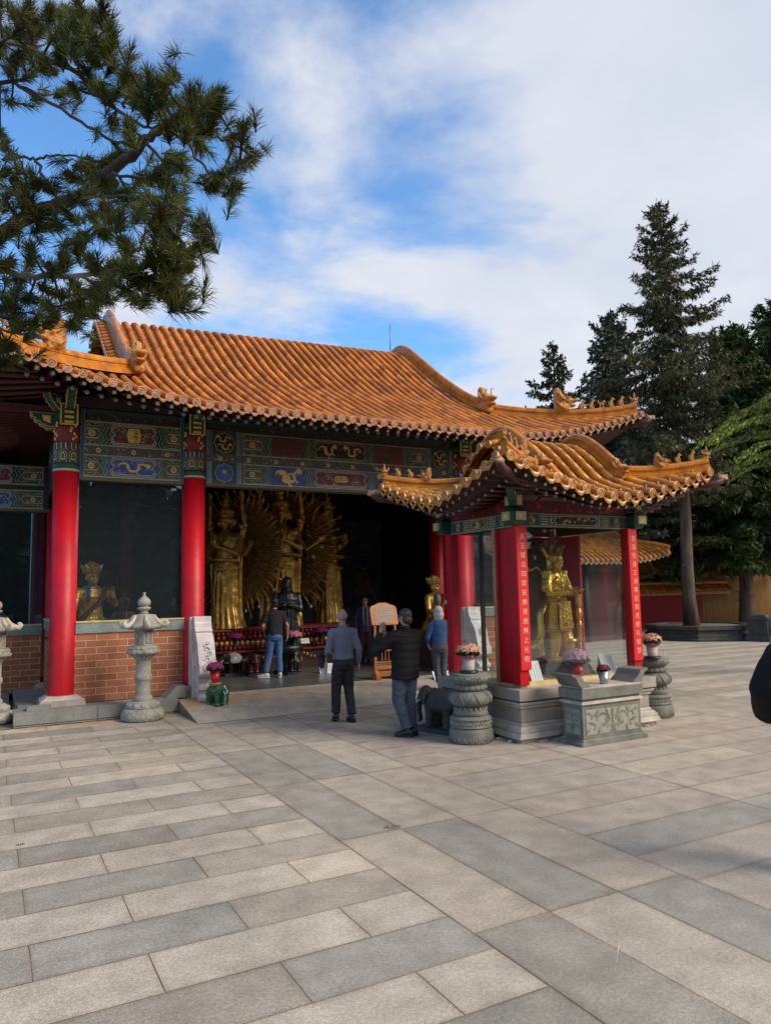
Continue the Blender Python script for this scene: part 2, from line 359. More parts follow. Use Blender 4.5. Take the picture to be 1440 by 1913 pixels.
def brick_mat():
    M = bpy.data.materials.new('brick_facing'); M.use_nodes = True; t = M.node_tree; b = t.nodes['Principled BSDF']
    c = t.nodes.new('ShaderNodeTexCoord'); sp = t.nodes.new('ShaderNodeSeparateXYZ'); t.links.new(c.outputs['Object'], sp.inputs[0])
    ad = t.nodes.new('ShaderNodeMath'); ad.operation = 'ADD'; t.links.new(sp.outputs[0], ad.inputs[0]); t.links.new(sp.outputs[1], ad.inputs[1])
    cb = t.nodes.new('ShaderNodeCombineXYZ'); t.links.new(ad.outputs[0], cb.inputs[0]); t.links.new(sp.outputs[2], cb.inputs[1])
    br = t.nodes.new('ShaderNodeTexBrick'); t.links.new(cb.outputs[0], br.inputs[0])
    br.inputs['Scale'].default_value = 1; br.inputs['Brick Width'].default_value = 0.335; br.inputs['Row Height'].default_value = 0.1125
    br.inputs['Mortar Size'].default_value = 0.0055; br.inputs['Mortar Smooth'].default_value = 0.15; br.inputs['Bias'].default_value = 0
    br.inputs['Color1'].default_value = (0.37, 0.125, 0.050, 1); br.inputs['Color2'].default_value = (0.26, 0.085, 0.040, 1); br.inputs['Mortar'].default_value = (0.46, 0.37, 0.28, 1)
    n = t.nodes.new('ShaderNodeTexNoise'); n.inputs['Scale'].default_value = 3.0; n.inputs['Detail'].default_value = 6; t.links.new(c.outputs['Object'], n.inputs[0])
    r = t.nodes.new('ShaderNodeMapRange'); r.inputs[1].default_value = .3; r.inputs[2].default_value = .7; r.inputs[3].default_value = 0.75; r.inputs[4].default_value = 1.2; t.links.new(n.outputs[0], r.inputs[0])
    s = t.nodes.new('ShaderNodeVectorMath'); s.operation = 'SCALE'; t.links.new(br.outputs[0], s.inputs[0]); t.links.new(r.outputs[0], s.inputs['Scale'])
    t.links.new(s.outputs[0], b.inputs['Base Color']); b.inputs['Roughness'].default_value = 0.75
    bp = t.nodes.new('ShaderNodeBump'); bp.inputs['Strength'].default_value = 0.6; bp.inputs['Distance'].default_value = 0.006; bp.invert = True
    t.links.new(br.outputs['Fac'], bp.inputs['Height']); t.links.new(bp.outputs[0], b.inputs['Normal']); return M
M_brick = brick_mat()

def slab_mat():
    M = bpy.data.materials.new('granite_paving'); M.use_nodes = True; t = M.node_tree; b = t.nodes['Principled BSDF']
    at = t.nodes.new('ShaderNodeAttribute'); at.attribute_name = 'slab'
    c = t.nodes.new('ShaderNodeTexCoord'); out = at.outputs['Color']
    def mul(out, scale, detail, lo, hi, a=.35, bb=.65, rough=0.5):
        n = t.nodes.new('ShaderNodeTexNoise'); n.inputs['Scale'].default_value = scale; n.inputs['Detail'].default_value = detail; n.inputs['Roughness'].default_value = rough
        t.links.new(c.outputs['Object'], n.inputs[0])
        r = t.nodes.new('ShaderNodeMapRange'); r.inputs[1].default_value = a; r.inputs[2].default_value = bb; r.inputs[3].default_value = lo; r.inputs[4].default_value = hi
        t.links.new(n.outputs[0], r.inputs[0])
        s = t.nodes.new('ShaderNodeVectorMath'); s.operation = 'SCALE'; t.links.new(out, s.inputs[0]); t.links.new(r.outputs[0], s.inputs['Scale']); return s.outputs[0], n
    out, _ = mul(out, 0.6, 5, 0.88, 1.08)
    out, _ = mul(out, 4, 8, 0.84, 1.10)
    out, _ = mul(out, 42, 3, 0.86, 1.13)
    out, nf = mul(out, 150, 2, 0.72, 1.24, .36, .64)
    # sparse dark flecks
    out, _ = mul(out, 75, 1, 0.72, 1.0, .28, .36)
    # rusty and damp stains with a shape of their own
    n = t.nodes.new('ShaderNodeTexNoise'); n.inputs['Scale'].default_value = 1.3; n.inputs['Detail'].default_value = 8; n.inputs['Roughness'].default_value = 0.65; t.links.new(c.outputs['Object'], n.inputs[0])
    r = t.nodes.new('ShaderNodeMapRange'); r.inputs[1].default_value = .60; r.inputs[2].default_value = .78; r.inputs[4].default_value = 0.55; t.links.new(n.outputs[0], r.inputs[0])
    mx = t.nodes.new('ShaderNodeMixRGB'); t.links.new(r.outputs[0], mx.inputs[0]); t.links.new(out, mx.inputs[1]); mx.inputs[2].default_value = (0.27, 0.20, 0.145, 1)
    # rust-coloured run-off along the threshold of the hall
    sp = t.nodes.new('ShaderNodeSeparateXYZ'); t.links.new(c.outputs['Object'], sp.inputs[0])
    def band(sock, a0, a1, b1, b0):
        r1_ = t.nodes.new('ShaderNodeMapRange'); r1_.inputs[1].default_value = a0; r1_.inputs[2].default_value = a1; t.links.new(sock, r1_.inputs[0])
        r2_ = t.nodes.new('ShaderNodeMapRange'); r2_.inputs[1].default_value = b0; r2_.inputs[2].default_value = b1; t.links.new(sock, r2_.inputs[0])
        mm = t.nodes.new('ShaderNodeMath'); mm.operation = 'MULTIPLY'; t.links.new(r1_.outputs[0], mm.inputs[0]); t.links.new(r2_.outputs[0], mm.inputs[1]); return mm.outputs[0]
    by = band(sp.outputs['Y'], 12.25, 12.75, 12.84, 13.0); bx = band(sp.outputs['X'], -1.0, 1.0, 3.4, 7.5)
    m5 = t.nodes.new('ShaderNodeMath'); m5.operation = 'MULTIPLY'; t.links.new(by, m5.inputs[0]); t.links.new(bx, m5.inputs[1])
    n6 = t.nodes.new('ShaderNodeTexNoise'); n6.inputs['Scale'].default_value = 3.5; n6.inputs['Detail'].default_value = 6; t.links.new(c.outputs['Object'], n6.inputs[0])
    r6 = t.nodes.new('ShaderNodeMapRange'); r6.inputs[1].default_value = .38; r6.inputs[2].default_value = .62; t.links.new(n6.outputs[0], r6.inputs[0])
    m7 = t.nodes.new('ShaderNodeMath'); m7.operation = 'MULTIPLY'; t.links.new(m5.outputs[0], m7.inputs[0]); t.links.new(r6.outputs[0], m7.inputs[1])
    mx2 = t.nodes.new('ShaderNodeMixRGB'); t.links.new(m7.outputs[0], mx2.inputs[0]); t.links.new(mx.outputs[0], mx2.inputs[1]); mx2.inputs[2].default_value = (0.36, 0.19, 0.07, 1); mx = mx2
    t.links.new(mx.outputs[0], b.inputs['Base Color'])
    n2 = t.nodes.new('ShaderNodeTexNoise'); n2.inputs['Scale'].default_value = 1.1; n2.inputs['Detail'].default_value = 4; t.links.new(c.outputs['Object'], n2.inputs[0])
    r2 = t.nodes.new('ShaderNodeMapRange'); r2.inputs[1].default_value = .3; r2.inputs[2].default_value = .7; r2.inputs[3].default_value = 0.62; r2.inputs[4].default_value = 0.85
    t.links.new(n2.outputs[0], r2.inputs[0]); t.links.new(r2.outputs[0], b.inputs['Roughness']); b.inputs['Specular IOR Level'].default_value = 0.35
    bp = t.nodes.new('ShaderNodeBump'); bp.inputs['Strength'].default_value = 0.35; bp.inputs['Distance'].default_value = 0.004
    t.links.new(nf.outputs[0], bp.inputs['Height']); t.links.new(bp.outputs[0], b.inputs['Normal']); return M
M_slab = slab_mat()
M_grout = mat('joint_grout', (0.10, 0.085, 0.07), 0.95, col2=(0.24, 0.19, 0.14), nscale=2.5, detail=8)
M_earth = mat('far_ground', (0.10, 0.10, 0.07), 0.95, nscale=0.2)

# ------------------------------------------------------------------ ground
rg = random.Random(11)
LIGHT, DARK, BLUE, BEIGE, PINK = (0.430, 0.378, 0.305), (0.345, 0.301, 0.242), (0.290, 0.264, 0.222), (0.392, 0.340, 0.270), (0.350, 0.300, 0.246)
def jit(c, a=0.08):
    k = 1 + rg.uniform(-a, a); w = rg.uniform(-0.02, 0.02)
    return (c[0] * k * (1 + w), c[1] * k, c[2] * k * (1 - w))
g = MB()
GAP = 0.0026
def slab(x0, x1, y0, y1, c, m=M_slab):
    if x1 - x0 < 0.02 or y1 - y0 < 0.02: return
    j = lambda: rg.uniform(-0.0012, 0.0012)
    z = rg.uniform(-0.0006, 0.0006)
    a = GAP + abs(j()); i_ = min(.045, (x1 - x0) * .3); jj = lambda: rg.uniform(-.012, .012)
    vs = [(x0 + a, y0 + a + j(), z), (x1 - a, y0 + a + j(), z), (x1 - a, y1 - a + j(), z), (x0 + a, y1 - a + j(), z)]
    vs += [(x0 + i_ + jj(), y0 + i_ + jj(), z), (x1 - i_ + jj(), y0 + i_ + jj(), z), (x1 - i_ + jj(), y1 - i_ + jj(), z), (x0 + i_ + jj(), y1 - i_ + jj(), z)]
    dk = []
    for q in range(4):
        w_ = rg.uniform(.74, 1.0); dk.append((c[0] * w_ * 1.03, c[1] * w_ * .99, c[2] * w_ * .93))
    g.add(vs, [(4, 5, 6, 7)], m, False, c)
    for q in range(4): r_ = (q + 1) % 4; g.add([vs[q], vs[r_], vs[4 + r_], vs[4 + q]], [(0, 1, 2, 3)], m, False, [dk[q], dk[r_], c, c])
YT = 12.84
k = 0; y = 3.10 - 0.462 * 14
while y < YT:
    light = ((k - 14) % 2 == 0); y1 = min(y + 0.462, YT)
    off = 2.02 if light else 1.44
    off += rg.choice((0, 0, 0, 0.02, -0.02)); xs = [2.545]; x = off
    while x > -14: xs.append(x); x -= 1.165
    for a, b in zip(xs[1:], xs):
        c = LIGHT if light else (BLUE if rg.random() < 0.3 else DARK)
        slab(a, b, y, y1, jit(c))
    y = y1; k += 1
def border(xa, seq, y_end):
    edges = [xa, xa + 0.565, xa + 1.145, xa + 1.72]
    y = 3.76 - 1.86 * 5; n = 0
    while y < y_end:
        y1 = min(y + 1.86, y_end)
        for q in range(3):
            row = {4: (BLUE, BEIGE, BLUE), 5: (BEIGE, BLUE, BEIGE), 6: (BLUE, BEIGE, BEIGE), 7: (BLUE, BLUE, BEIGE)}.get(n) if xa < 3 else None
            slab(edges[q], edges[q + 1], y, y1, jit(row[q] if row else seq[(n * 3 + q * 2 + n) % len(seq)], .05))
        y = y1; n += 1
border(2.55, [BLUE, BEIGE, BEIGE, BLUE, BEIGE, BLUE, BEIGE], 12.8)
x0 = 4.27
y = 3.63 - 0.535 * 14; k = 0
while y < 13.1:
    x = x0; off = 6.13 if y < 8.2 else 5.6; xs = [x0]; q = off
    while q < 9.7: xs.append(q); q += 1.86
    xs.append(9.75)
    for a, b in zip(xs, xs[1:]):
        c = BLUE if abs(y - 4.165) < .1 and a < 8 else (PINK if rg.random() < .8 else DARK)
        if rg.random() < 0.2: c = BEIGE
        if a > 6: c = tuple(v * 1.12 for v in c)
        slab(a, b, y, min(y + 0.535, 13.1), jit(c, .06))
    y += 0.535; k += 1
border(9.75, [BEIGE, BLUE, PINK, BEIGE, DARK], 60)
y = -6; k = 0
while y < 62:
    light = k % 2 == 0; x = 11.47 + (0 if light else 0.9)
    if x > 11.47: slab(11.47, x, y, y + 0.46, jit(DARK))
    while x < 44:
        slab(x, x + 2.34, y, y + 0.46, jit(LIGHT if light else DARK)); x += 2.34
    y += 0.46; k += 1
for (xa, ya, xb, yb, wd) in ((4.4, 6.30, 7.9, 6.33, .006), (4.35, 5.78, 8.6, 5.80, .005), (5.2, 5.72, 6.2, 5.70, .008), (4.9, 4.70, 9.2, 4.74, .005), (5.0, 7.00, 9.0, 7.02, .004), (2.95, 3.05, 3.35, 3.42, .007), (2.66, 5.2, 3.0, 4.75, .008), (6.9, 5.26, 9.7, 5.27, .005), (3.4, 4.5, 3.62, 4.2, .005)):
    xm, ym = (xa + xb) / 2, (ya + yb) / 2 + rg.uniform(-.01, .01)
    g.add([(xa, ya, .0016), (xm, ym - wd / 2, .0016), (xb, yb, .0016), (xm, ym + wd / 2, .0016)], [(0, 1, 2, 3)], M_slab, False, (.62, .58, .54))
plaza = g.build('plaza_paving'); tag(plaza, kind='structure')
g2 = MB(); g2.add([(-60, -30, -0.002), (120, -30, -0.002), (120, 160, -0.002), (-60, 160, -0.002)], [(0, 1, 2, 3)], M_grout); gj = g2.build('plaza_bed'); tag(gj, kind='structure')
g3 = MB(); g3.add([(-900, -900, -0.03), (900, -900, -0.03), (900, 900, -0.03), (-900, 900, -0.03)], [(0, 1, 2, 3)], M_earth); tag(g3.build('ground'), kind='structure')
# ramp and threshold in front of the hall
rp = MB(); XR0, XR1, YR0, YR1, ZP = 2.90, 9.6, 11.55, 12.86, 0.20
g = MB(); n = 4
xs = [XR0 + (XR1 - XR0) * i / 6 for i in range(7)]
for a, b in zip(xs, xs[1:]):
    for (ya, za, yb, zb) in ((YR0, 0.004, YR1, ZP), (YR1, ZP, 13.34, ZP)):
        c = jit(BEIGE if (int(a * 7) % 3) else PINK, .06)
        g.add([(a + .003, ya + .003, za + .002), (b - .003, ya + .003, za + .002), (b - .003, yb - .003, zb + .002), (a + .003, yb - .003, zb + .002)], [(0, 1, 2, 3)], M_slab, False, c)
g.prism([(YR0, 0), (YR1, ZP - .001), (13.34, ZP - .001), (13.34, 0)], XR0 + .001, XR1 - .001, M_grout, 'yz')
tag(g.build('ramp'), kind='structure')
# tufts of weed in the joints are ground cover
w = MB(); M_weed = mat('weed_green', (0.10, 0.13, 0.03), 0.8, rand=.4)
for (cx_, cy_, r_, n_) in ((3.07, 5.69, .05, 70), (0.305, 6.9, .02, 25)):
    for i in range(n_):
        a = rg.uniform(0, 6.28); d = r_ * sqrt(rg.random()); px_, py_ = cx_ + d * cos(a) * 1.6, cy_ + d * sin(a); h = rg.uniform(.008, .02); b_ = rg.uniform(0, 6.28)
        w.add([(px_, py_, 0), (px_ + .006 * cos(b_), py_ + .006 * sin(b_), 0), (px_ + .01 * cos(b_ + 1), py_ + .01 * sin(b_ + 1), h)], [(0, 1, 2)], M_weed)
tag(w.build('weeds'), kind='stuff')

# ------------------------------------------------------------------ tiled hip-and-gable roofs
def eave_disc(mb, p, out, r, m):
    """round eave-end tile: ring, recess and boss facing `out`"""
    out = out.normalized(); up = Vector((0, 0, 1)); s = out.cross(up).normalized(); u = s.cross(out)
    prof = [(r, -0.012), (r, 0.012), (r * .80, 0.014), (r * .74, 0.004), (r * .52, 0.004), (r * .46, .011), (r * .26, .011), (r * .2, .003), (r * .05, .012)]
    vs = []; n = 12
    for rr, d in prof:
        for k in range(n):
            a = 2 * pi * k / n; vs.append(p + s * (rr * cos(a)) + u * (rr * sin(a)) + out * d)
    fs = []
    for i in range(len(prof) - 1):
        for k in range(n):
            k2 = (k + 1) % n; fs.append((i * n + k, i * n + k2, (i + 1) * n + k2, (i + 1) * n + k))
    fs.append(tuple((len(prof) - 1) * n + k for k in range(n)))
    mb.add(vs, fs, m, False)
def drip(mb, p, out, w, m, h=0.085):
    """leaf-shaped drip tile hanging from the pan edge, concave"""
    out = out.normalized(); up = Vector((0, 0, 1)); s = out.cross(up).normalized()
    vs = []; n = 8
    for i in range(n + 1):
        t = -1 + 2 * i / n
        top = -0.028 * (1 - t * t); bot = -h * (1 - abs(t) ** 1.7) - 0.004
        for d, z in ((0, top), (0.012, top - .003), (0.020, bot * .55 + top * .2), (0.014, bot)):
            vs.append(p + s * (t * w / 2) + out * (d + .012 * (1 - t * t)) + up * z)
    fs = [(i * 4 + j, (i + 1) * 4 + j, (i + 1) * 4 + j + 1, i * 4 + j + 1) for i in range(n) for j in range(3)]
    mb.add(vs, fs, m, False)

class Roof:
    def __init__(s, cx, cy, ex, ey, gx, gy, zf, L, Rr, pw, pitch, tile, r, mroll, mpan, mdisc, slope_x=0.0):
        s.__dict__.update(locals()); s.k = (ey - gy) / (ex - gx)
    def lift(s, dx, dy):
        return s.L * max(0, 1 - sqrt(dx * dx + dy * dy) / s.Rr) ** s.pw
    def P(s, side, u, d):
        """world point: side 0 front(-y) 1 right(+x) 2 back 3 left; u along the eave, d inwards"""
        if side in (0, 2):
            dx = s.ex - abs(u); z = interp(s.zf, d) + s.lift(dx, d) + s.slope_x * (u if side == 0 else -u) * min(1, d / s.ey)
            return Vector((s.cx + u, s.cy - s.ey + d, z)) if side == 0 else Vector((s.cx - u, s.cy + s.ey - d, z))
        dy = s.ey - abs(u); z = interp(s.zf, d * s.k) + s.lift(d, dy)
        return Vector((s.cx + s.ex - d, s.cy + u, z)) if side == 1 else Vector((s.cx - s.ex + d, s.cy - u, z))
    def top(s, side, u):
        if side in (0, 2):
            return s.ey if abs(u) <= s.gx else (s.ex - abs(u)) * s.k
        return (s.ex - s.gx) if abs(u) <= s.gy else (s.ey - abs(u)) / s.k
    def tiles(s, side, mbr, mbp, mbe, over=0.0, rolls=True):
        half = s.ex if side in (0, 2) else s.ey
        n = int(round(2 * half / s.pitch)); pt = 2 * half / n
        out = [Vector((0, -1, 0)), Vector((1, 0, 0)), Vector((0, 1, 0)), Vector((-1, 0, 0))][side]
        side_v = [Vector((1, 0, 0)), Vector((0, 1, 0)), Vector((-1, 0, 0)), Vector((0, -1, 0))][side]
        for i in range(n):
            u = -half + pt * (i + .5); dt = s.top(side, u)
            if dt < 0.05: continue
            if rolls:
                N = max(1, int(round(dt * 1.18 / s.tile))); K = 7
                for j in range(N):
                    rings = []
                    for d, rr in ((dt * (1 - j / N), s.r * .93), (dt * (1 - (j + 1) / N), s.r * 1.02)):
                        p = s.P(side, u, d); q = s.P(side, u, max(0, d - .02)); q2 = s.P(side, u, min(dt, d + .02))
                        tn = (q - q2).normalized(); nn = side_v.cross(tn); nn = nn if nn.z > 0 else -nn
                        rings.append([p + side_v * (rr * cos(a)) + nn * (rr * 1.05 * sin(a) + .012) for a in [pi * q_ / (K - 1) * 1.16 - .25 for q_ in range(K)]])
                    vs = rings[0] + rings[1]
                    fs = [(q, q + 1, K + q + 1, K + q) for q in range(K - 1)] + [tuple(range(K, 2 * K))]
                    mbr.add(vs, fs, s.mroll, True)
            p = s.P(side, u, 0)
            eave_disc(mbe, p + out * .012 + Vector((0, 0, .012)), out, s.r * 1.15, s.mdisc)
            if s.r > .04 and side in (0, 3):   # little nail cap on the last roll
                c_ = s.P(side, u, s.tile * .45) + Vector((0, 0, s.r * 1.0 + .012))
                if s.ey < 3: mbe.ell(c_ + Vector((0, 0, .012)), (.018, .018, .026), s.mdisc, 8, 6)
        for i in range(n + 1):
            ua, ub = -half + pt * (i - .5), -half + pt * (i + .5)
            ua, ub = max(ua, -half), min(ub, half); um = (ua + ub) / 2
            dt = max(s.top(side, ua), s.top(side, ub)) if abs(um) < half * .98 else 0
            if dt < 0.08: continue
            N = max(1, int(dt / (s.tile * .42)))
            for j in range(N):
                da, db = dt * (1 - j / N), dt * (1 - (j + 1) / N)
                # keep the pans under the hips
                vs = []
                for d, h in ((da, -.004), (db, .014), (db, -.004)):
                    for u_, dip in ((ua, 0), (um, -.045), (ub, 0)):
                        dd = min(d, s.top(side, u_)); q = s.P(side, u_, dd); q.z += h + dip * (1 if s.pitch > .1 else .5); vs.append(q)
                mbp.add(vs, [(0, 1, 4, 3), (1, 2, 5, 4), (3, 4, 7, 6), (4, 5, 8, 7)], s.mpan, False)
            if 0 < i < n or True:
                drip(mbe, s.P(side, um, 0) + out * .02 + Vector((0, 0, -.022)), out, (ub - ua) * .80, s.mdisc, .075 if s.ey > 3 else .085)
    def sheet(s, side, m, mb, dz=-.05, n=24, nd=10):
        half = s.ex if side in (0, 2) else s.ey
        us = [-half + 2 * half * i / n for i in range(n + 1)]
        vs = []; fs = []
        for u in us:
            t = s.top(side, u)
            for j in range(nd + 1):
                q = s.P(side, u, t * j / nd); q.z += dz; vs.append(q)
        for i in range(n):
            for j in range(nd): a = i * (nd + 1) + j; fs.append((a, a + nd + 1, a + nd + 2, a + 1))
        mb.add(vs, fs, m)

def ridge_sweep(mb, path, w, h, m, seg=0.3, roll=0.5, mcap=None):
    """moulded ridge: stepped sides and a round capping, joints marked by narrow grooves"""
    prof = [(-.50, -.12), (-.50, .10), (-.42, .14), (-.42, .26), (-.30, .32), (-.30, .52), (-.38, .56), (-.40, .66), (-.34, .70)]
    top = [(-.34 * cos(a), .70 + .30 * sin(a)) for a in [pi * i / 8 for i in range(1, 8)]]
    prof = prof + top + [(-x, z) for x, z in prof[::-1]]
    path = [Vector(p) for p in path]
    # resample
    L = [0]
    for a, b in zip(path, path[1:]): L.append(L[-1] + (b - a).length)
    def at(s_):
        s_ = max(0, min(L[-1], s_))
        for i in range(len(L) - 1):
            if s_ <= L[i + 1] + 1e-9:
                t = (s_ - L[i]) / max(1e-9, L[i + 1] - L[i]); return path[i].lerp(path[i + 1], t)
        return path[-1]
    n = max(1, int(round(L[-1] / seg))); K = len(prof)
    for k in range(n):
        s0, s1 = L[-1] * k / n, L[-1] * (k + 1) / n
        st = [(s0, .955), (s0 + .008, 1), ((s0 + s1) / 2, 1), (s1 - .008, 1), (s1, .955)]
        vs = []
        for q, sc in st:
            p = at(q); t = (at(q + .03) - at(q - .03)).normalized(); sd = t.cross(Vector((0, 0, 1))).normalized(); up = sd.cross(t)
            for x, z in prof: vs.append(p + sd * (x * w * sc) + up * (z * h * (1 if sc == 1 else .985)))
        fs = [(i * K + j, i * K + j + 1, (i + 1) * K + j + 1, (i + 1) * K + j) for i in range(4) for j in range(K - 1)]
        fs += [tuple(range(K - 1, -1, -1)), tuple(4 * K + j for j in range(K))]
        mb.add(vs, fs, m, False)

def carved(amp, sc=14):
    return lambda c, n: amp * (mnoise.noise(c * sc) + .5 * mnoise.noise(c * sc * 2.3))
def dragon_head(parent, loc, rz, s, m=None, name='dragon_ornament'):
    """glazed ridge-end dragon: tall swept crest behind, open jaws in front, curled horns; looks towards local +x"""
    m = m or M_beast; b = MB()
    b.prism([(-.42, 0), (.34, 0), (.38, .16), (.30, .34), (.52, .30), (.66, .38), (.60, .46), (.40, .44), (.50, .52), (.72, .58), (.74, .68), (.60, .70), (.46, .74), (.34, .86), (.14, .84), (.00, .98), (-.08, 1.22), (-.26, 1.34), (-.42, 1.22), (-.40, .98), (-.46, .74), (-.40, .45)], -.10, .10, m)
    b.ell((-.02, 0, .32), (.34, .20, .34), m); b.ell((.22, 0, .62), (.24, .17, .18), m)
    for sy in (-1, 1):
        b.ell((.30, sy * .13, .76), (.09, .06, .07), m, 8, 6); b.ell((.64, sy * .07, .66), (.07, .05, .06), m, 8, 6)
        b.tube([(.10, sy * .12, .66), (-.08, sy * .17, .80), (-.20, sy * .16, 1.05)], [.06, .05, .03], m, 6)
        b.tube([(.05, sy * .16, .2), (-.2, sy * .2, .38), (-.3, sy * .17, .6)], [.06, .06, .03], m, 6)
        for q in range(3): b.tube([(-.30 + .12 * q, sy * .11, .15), (-.36 + .12 * q, sy * .13, .55 + .1 * q)], [.035, .02], m, 5)
    o = remeshed(b, name, .035, m, parent, 2, carved(.016, 9))
    h = MB()
    for sy in (-.6, .8):
        pts = [(.16 + .02 * q, sy * .07, .84 + .05 * q) for q in range(2)]
        pts = [(.12, sy * .09, .84), (.10, sy * .09, .98), (.17, sy * .09, 1.10), (.28, sy * .09, 1.10), (.33, sy * .09, 1.02)]
        if sy > 0: pts = [(p[0] + .16, p[1], p[2] + .03) for p in pts]
        h.tube(pts, [.022, .018, .014, .010, .005], m, 6)
    me = o.data; hb = h.build('t'); bmj = bmesh.new(); bmj.from_mesh(me); bmj.from_mesh(hb.data); bmj.to_mesh(me); bmj.free(); bpy.data.objects.remove(hb)
    me.polygons.foreach_set('material_index', [0] * len(me.polygons))
    o.scale = (s, s * 1.75, s); o.location = loc; o.rotation_euler = (0, 0, rz); return o
def small_beast(parent, loc, rz, s, kind=0, name='ridge_figurine'):
    m = M_beast; b = MB()
    if kind < 2:      # seated animal
        b.box((0, 0, .05), (.5, .28, .1), m); b.tube([(-.12, 0, .1), (-.08, 0, .45), (.06, 0, .75)], [.19, .17, .12], m, 8)
        b.ell((.13, 0, .86), (.17, .12, .14), m); b.ell((.28, 0, .80), (.10, .07, .07), m)
        for sy in (-1, 1):
            b.tube([(.10, sy * .09, .6), (.19, sy * .09, .1)], [.055, .05], m, 6); b.ell((-.12, sy * .13, .22), (.15, .07, .16), m); b.ell((.05, sy * .09, 1.0), (.04, .03, .08), m, 6, 5)
        b.tube([(-.22, 0, .15), (-.33, 0, .45), (-.22, 0, .65)], [.06, .05, .02], m, 6)
        if kind == 1: b.tube([(.05, 0, 1.0), (.0, 0, 1.16)], [.03, .015], m, 5)
    elif kind == 2:   # rider on a bird
        b.box((0, 0, .05), (.6, .26, .1), m); b.ell((0, 0, .34), (.30, .14, .20), m)
        b.tube([(-.20, 0, .35), (-.38, 0, .55), (-.42, 0, .78)], [.12, .09, .03], m, 7); b.tube([(.20, 0, .38), (.34, 0, .56), (.42, 0, .62)], [.09, .07, .03], m, 7)
        b.tube([(0, 0, .45), (0, 0, .84)], [.12, .09], m, 8); b.ell((0, 0, .95), (.08, .08, .10), m); b.tube([(0, 0, 1.0), (0, 0, 1.14)], [.04, .02], m, 6)
        for sy in (-1, 1): b.tube([(0, sy * .1, .78), (.12, sy * .14, .62), (.2, sy * .06, .6)], .035, m, 6); b.ell((0, sy * .15, .35), (.2, .05, .12), m)
        b.tube([(0, .05, 0), (0, .05, .3)], .05, m, 6); b.tube([(0, -.05, 0), (0, -.05, .3)], .05, m, 6)
    else:             # standing little lion
        b.box((0, 0, .05), (.56, .28, .1), m); b.ell((0, 0, .46), (.26, .14, .17), m); b.ell((.24, 0, .66), (.17, .14, .17), m)
        for sx in (-1, 1):
            for sy in (-1, 1): b.tube([(sx * .16, sy * .08, .4), (sx * .18, sy * .08, .08)], .055, m, 6)
        b.tube([(-.24, 0, .5), (-.36, 0, .75), (-.28, 0, .95)], [.07, .08, .03], m, 6); b.ell((.38, 0, .62), (.08, .07, .07), m, 7, 5)
    o = remeshed(b, name, .04, m, parent, 1, carved(.010, 10)); o.scale = (s, s, s); o.location = loc; o.rotation_euler = (0, 0, rz); return o

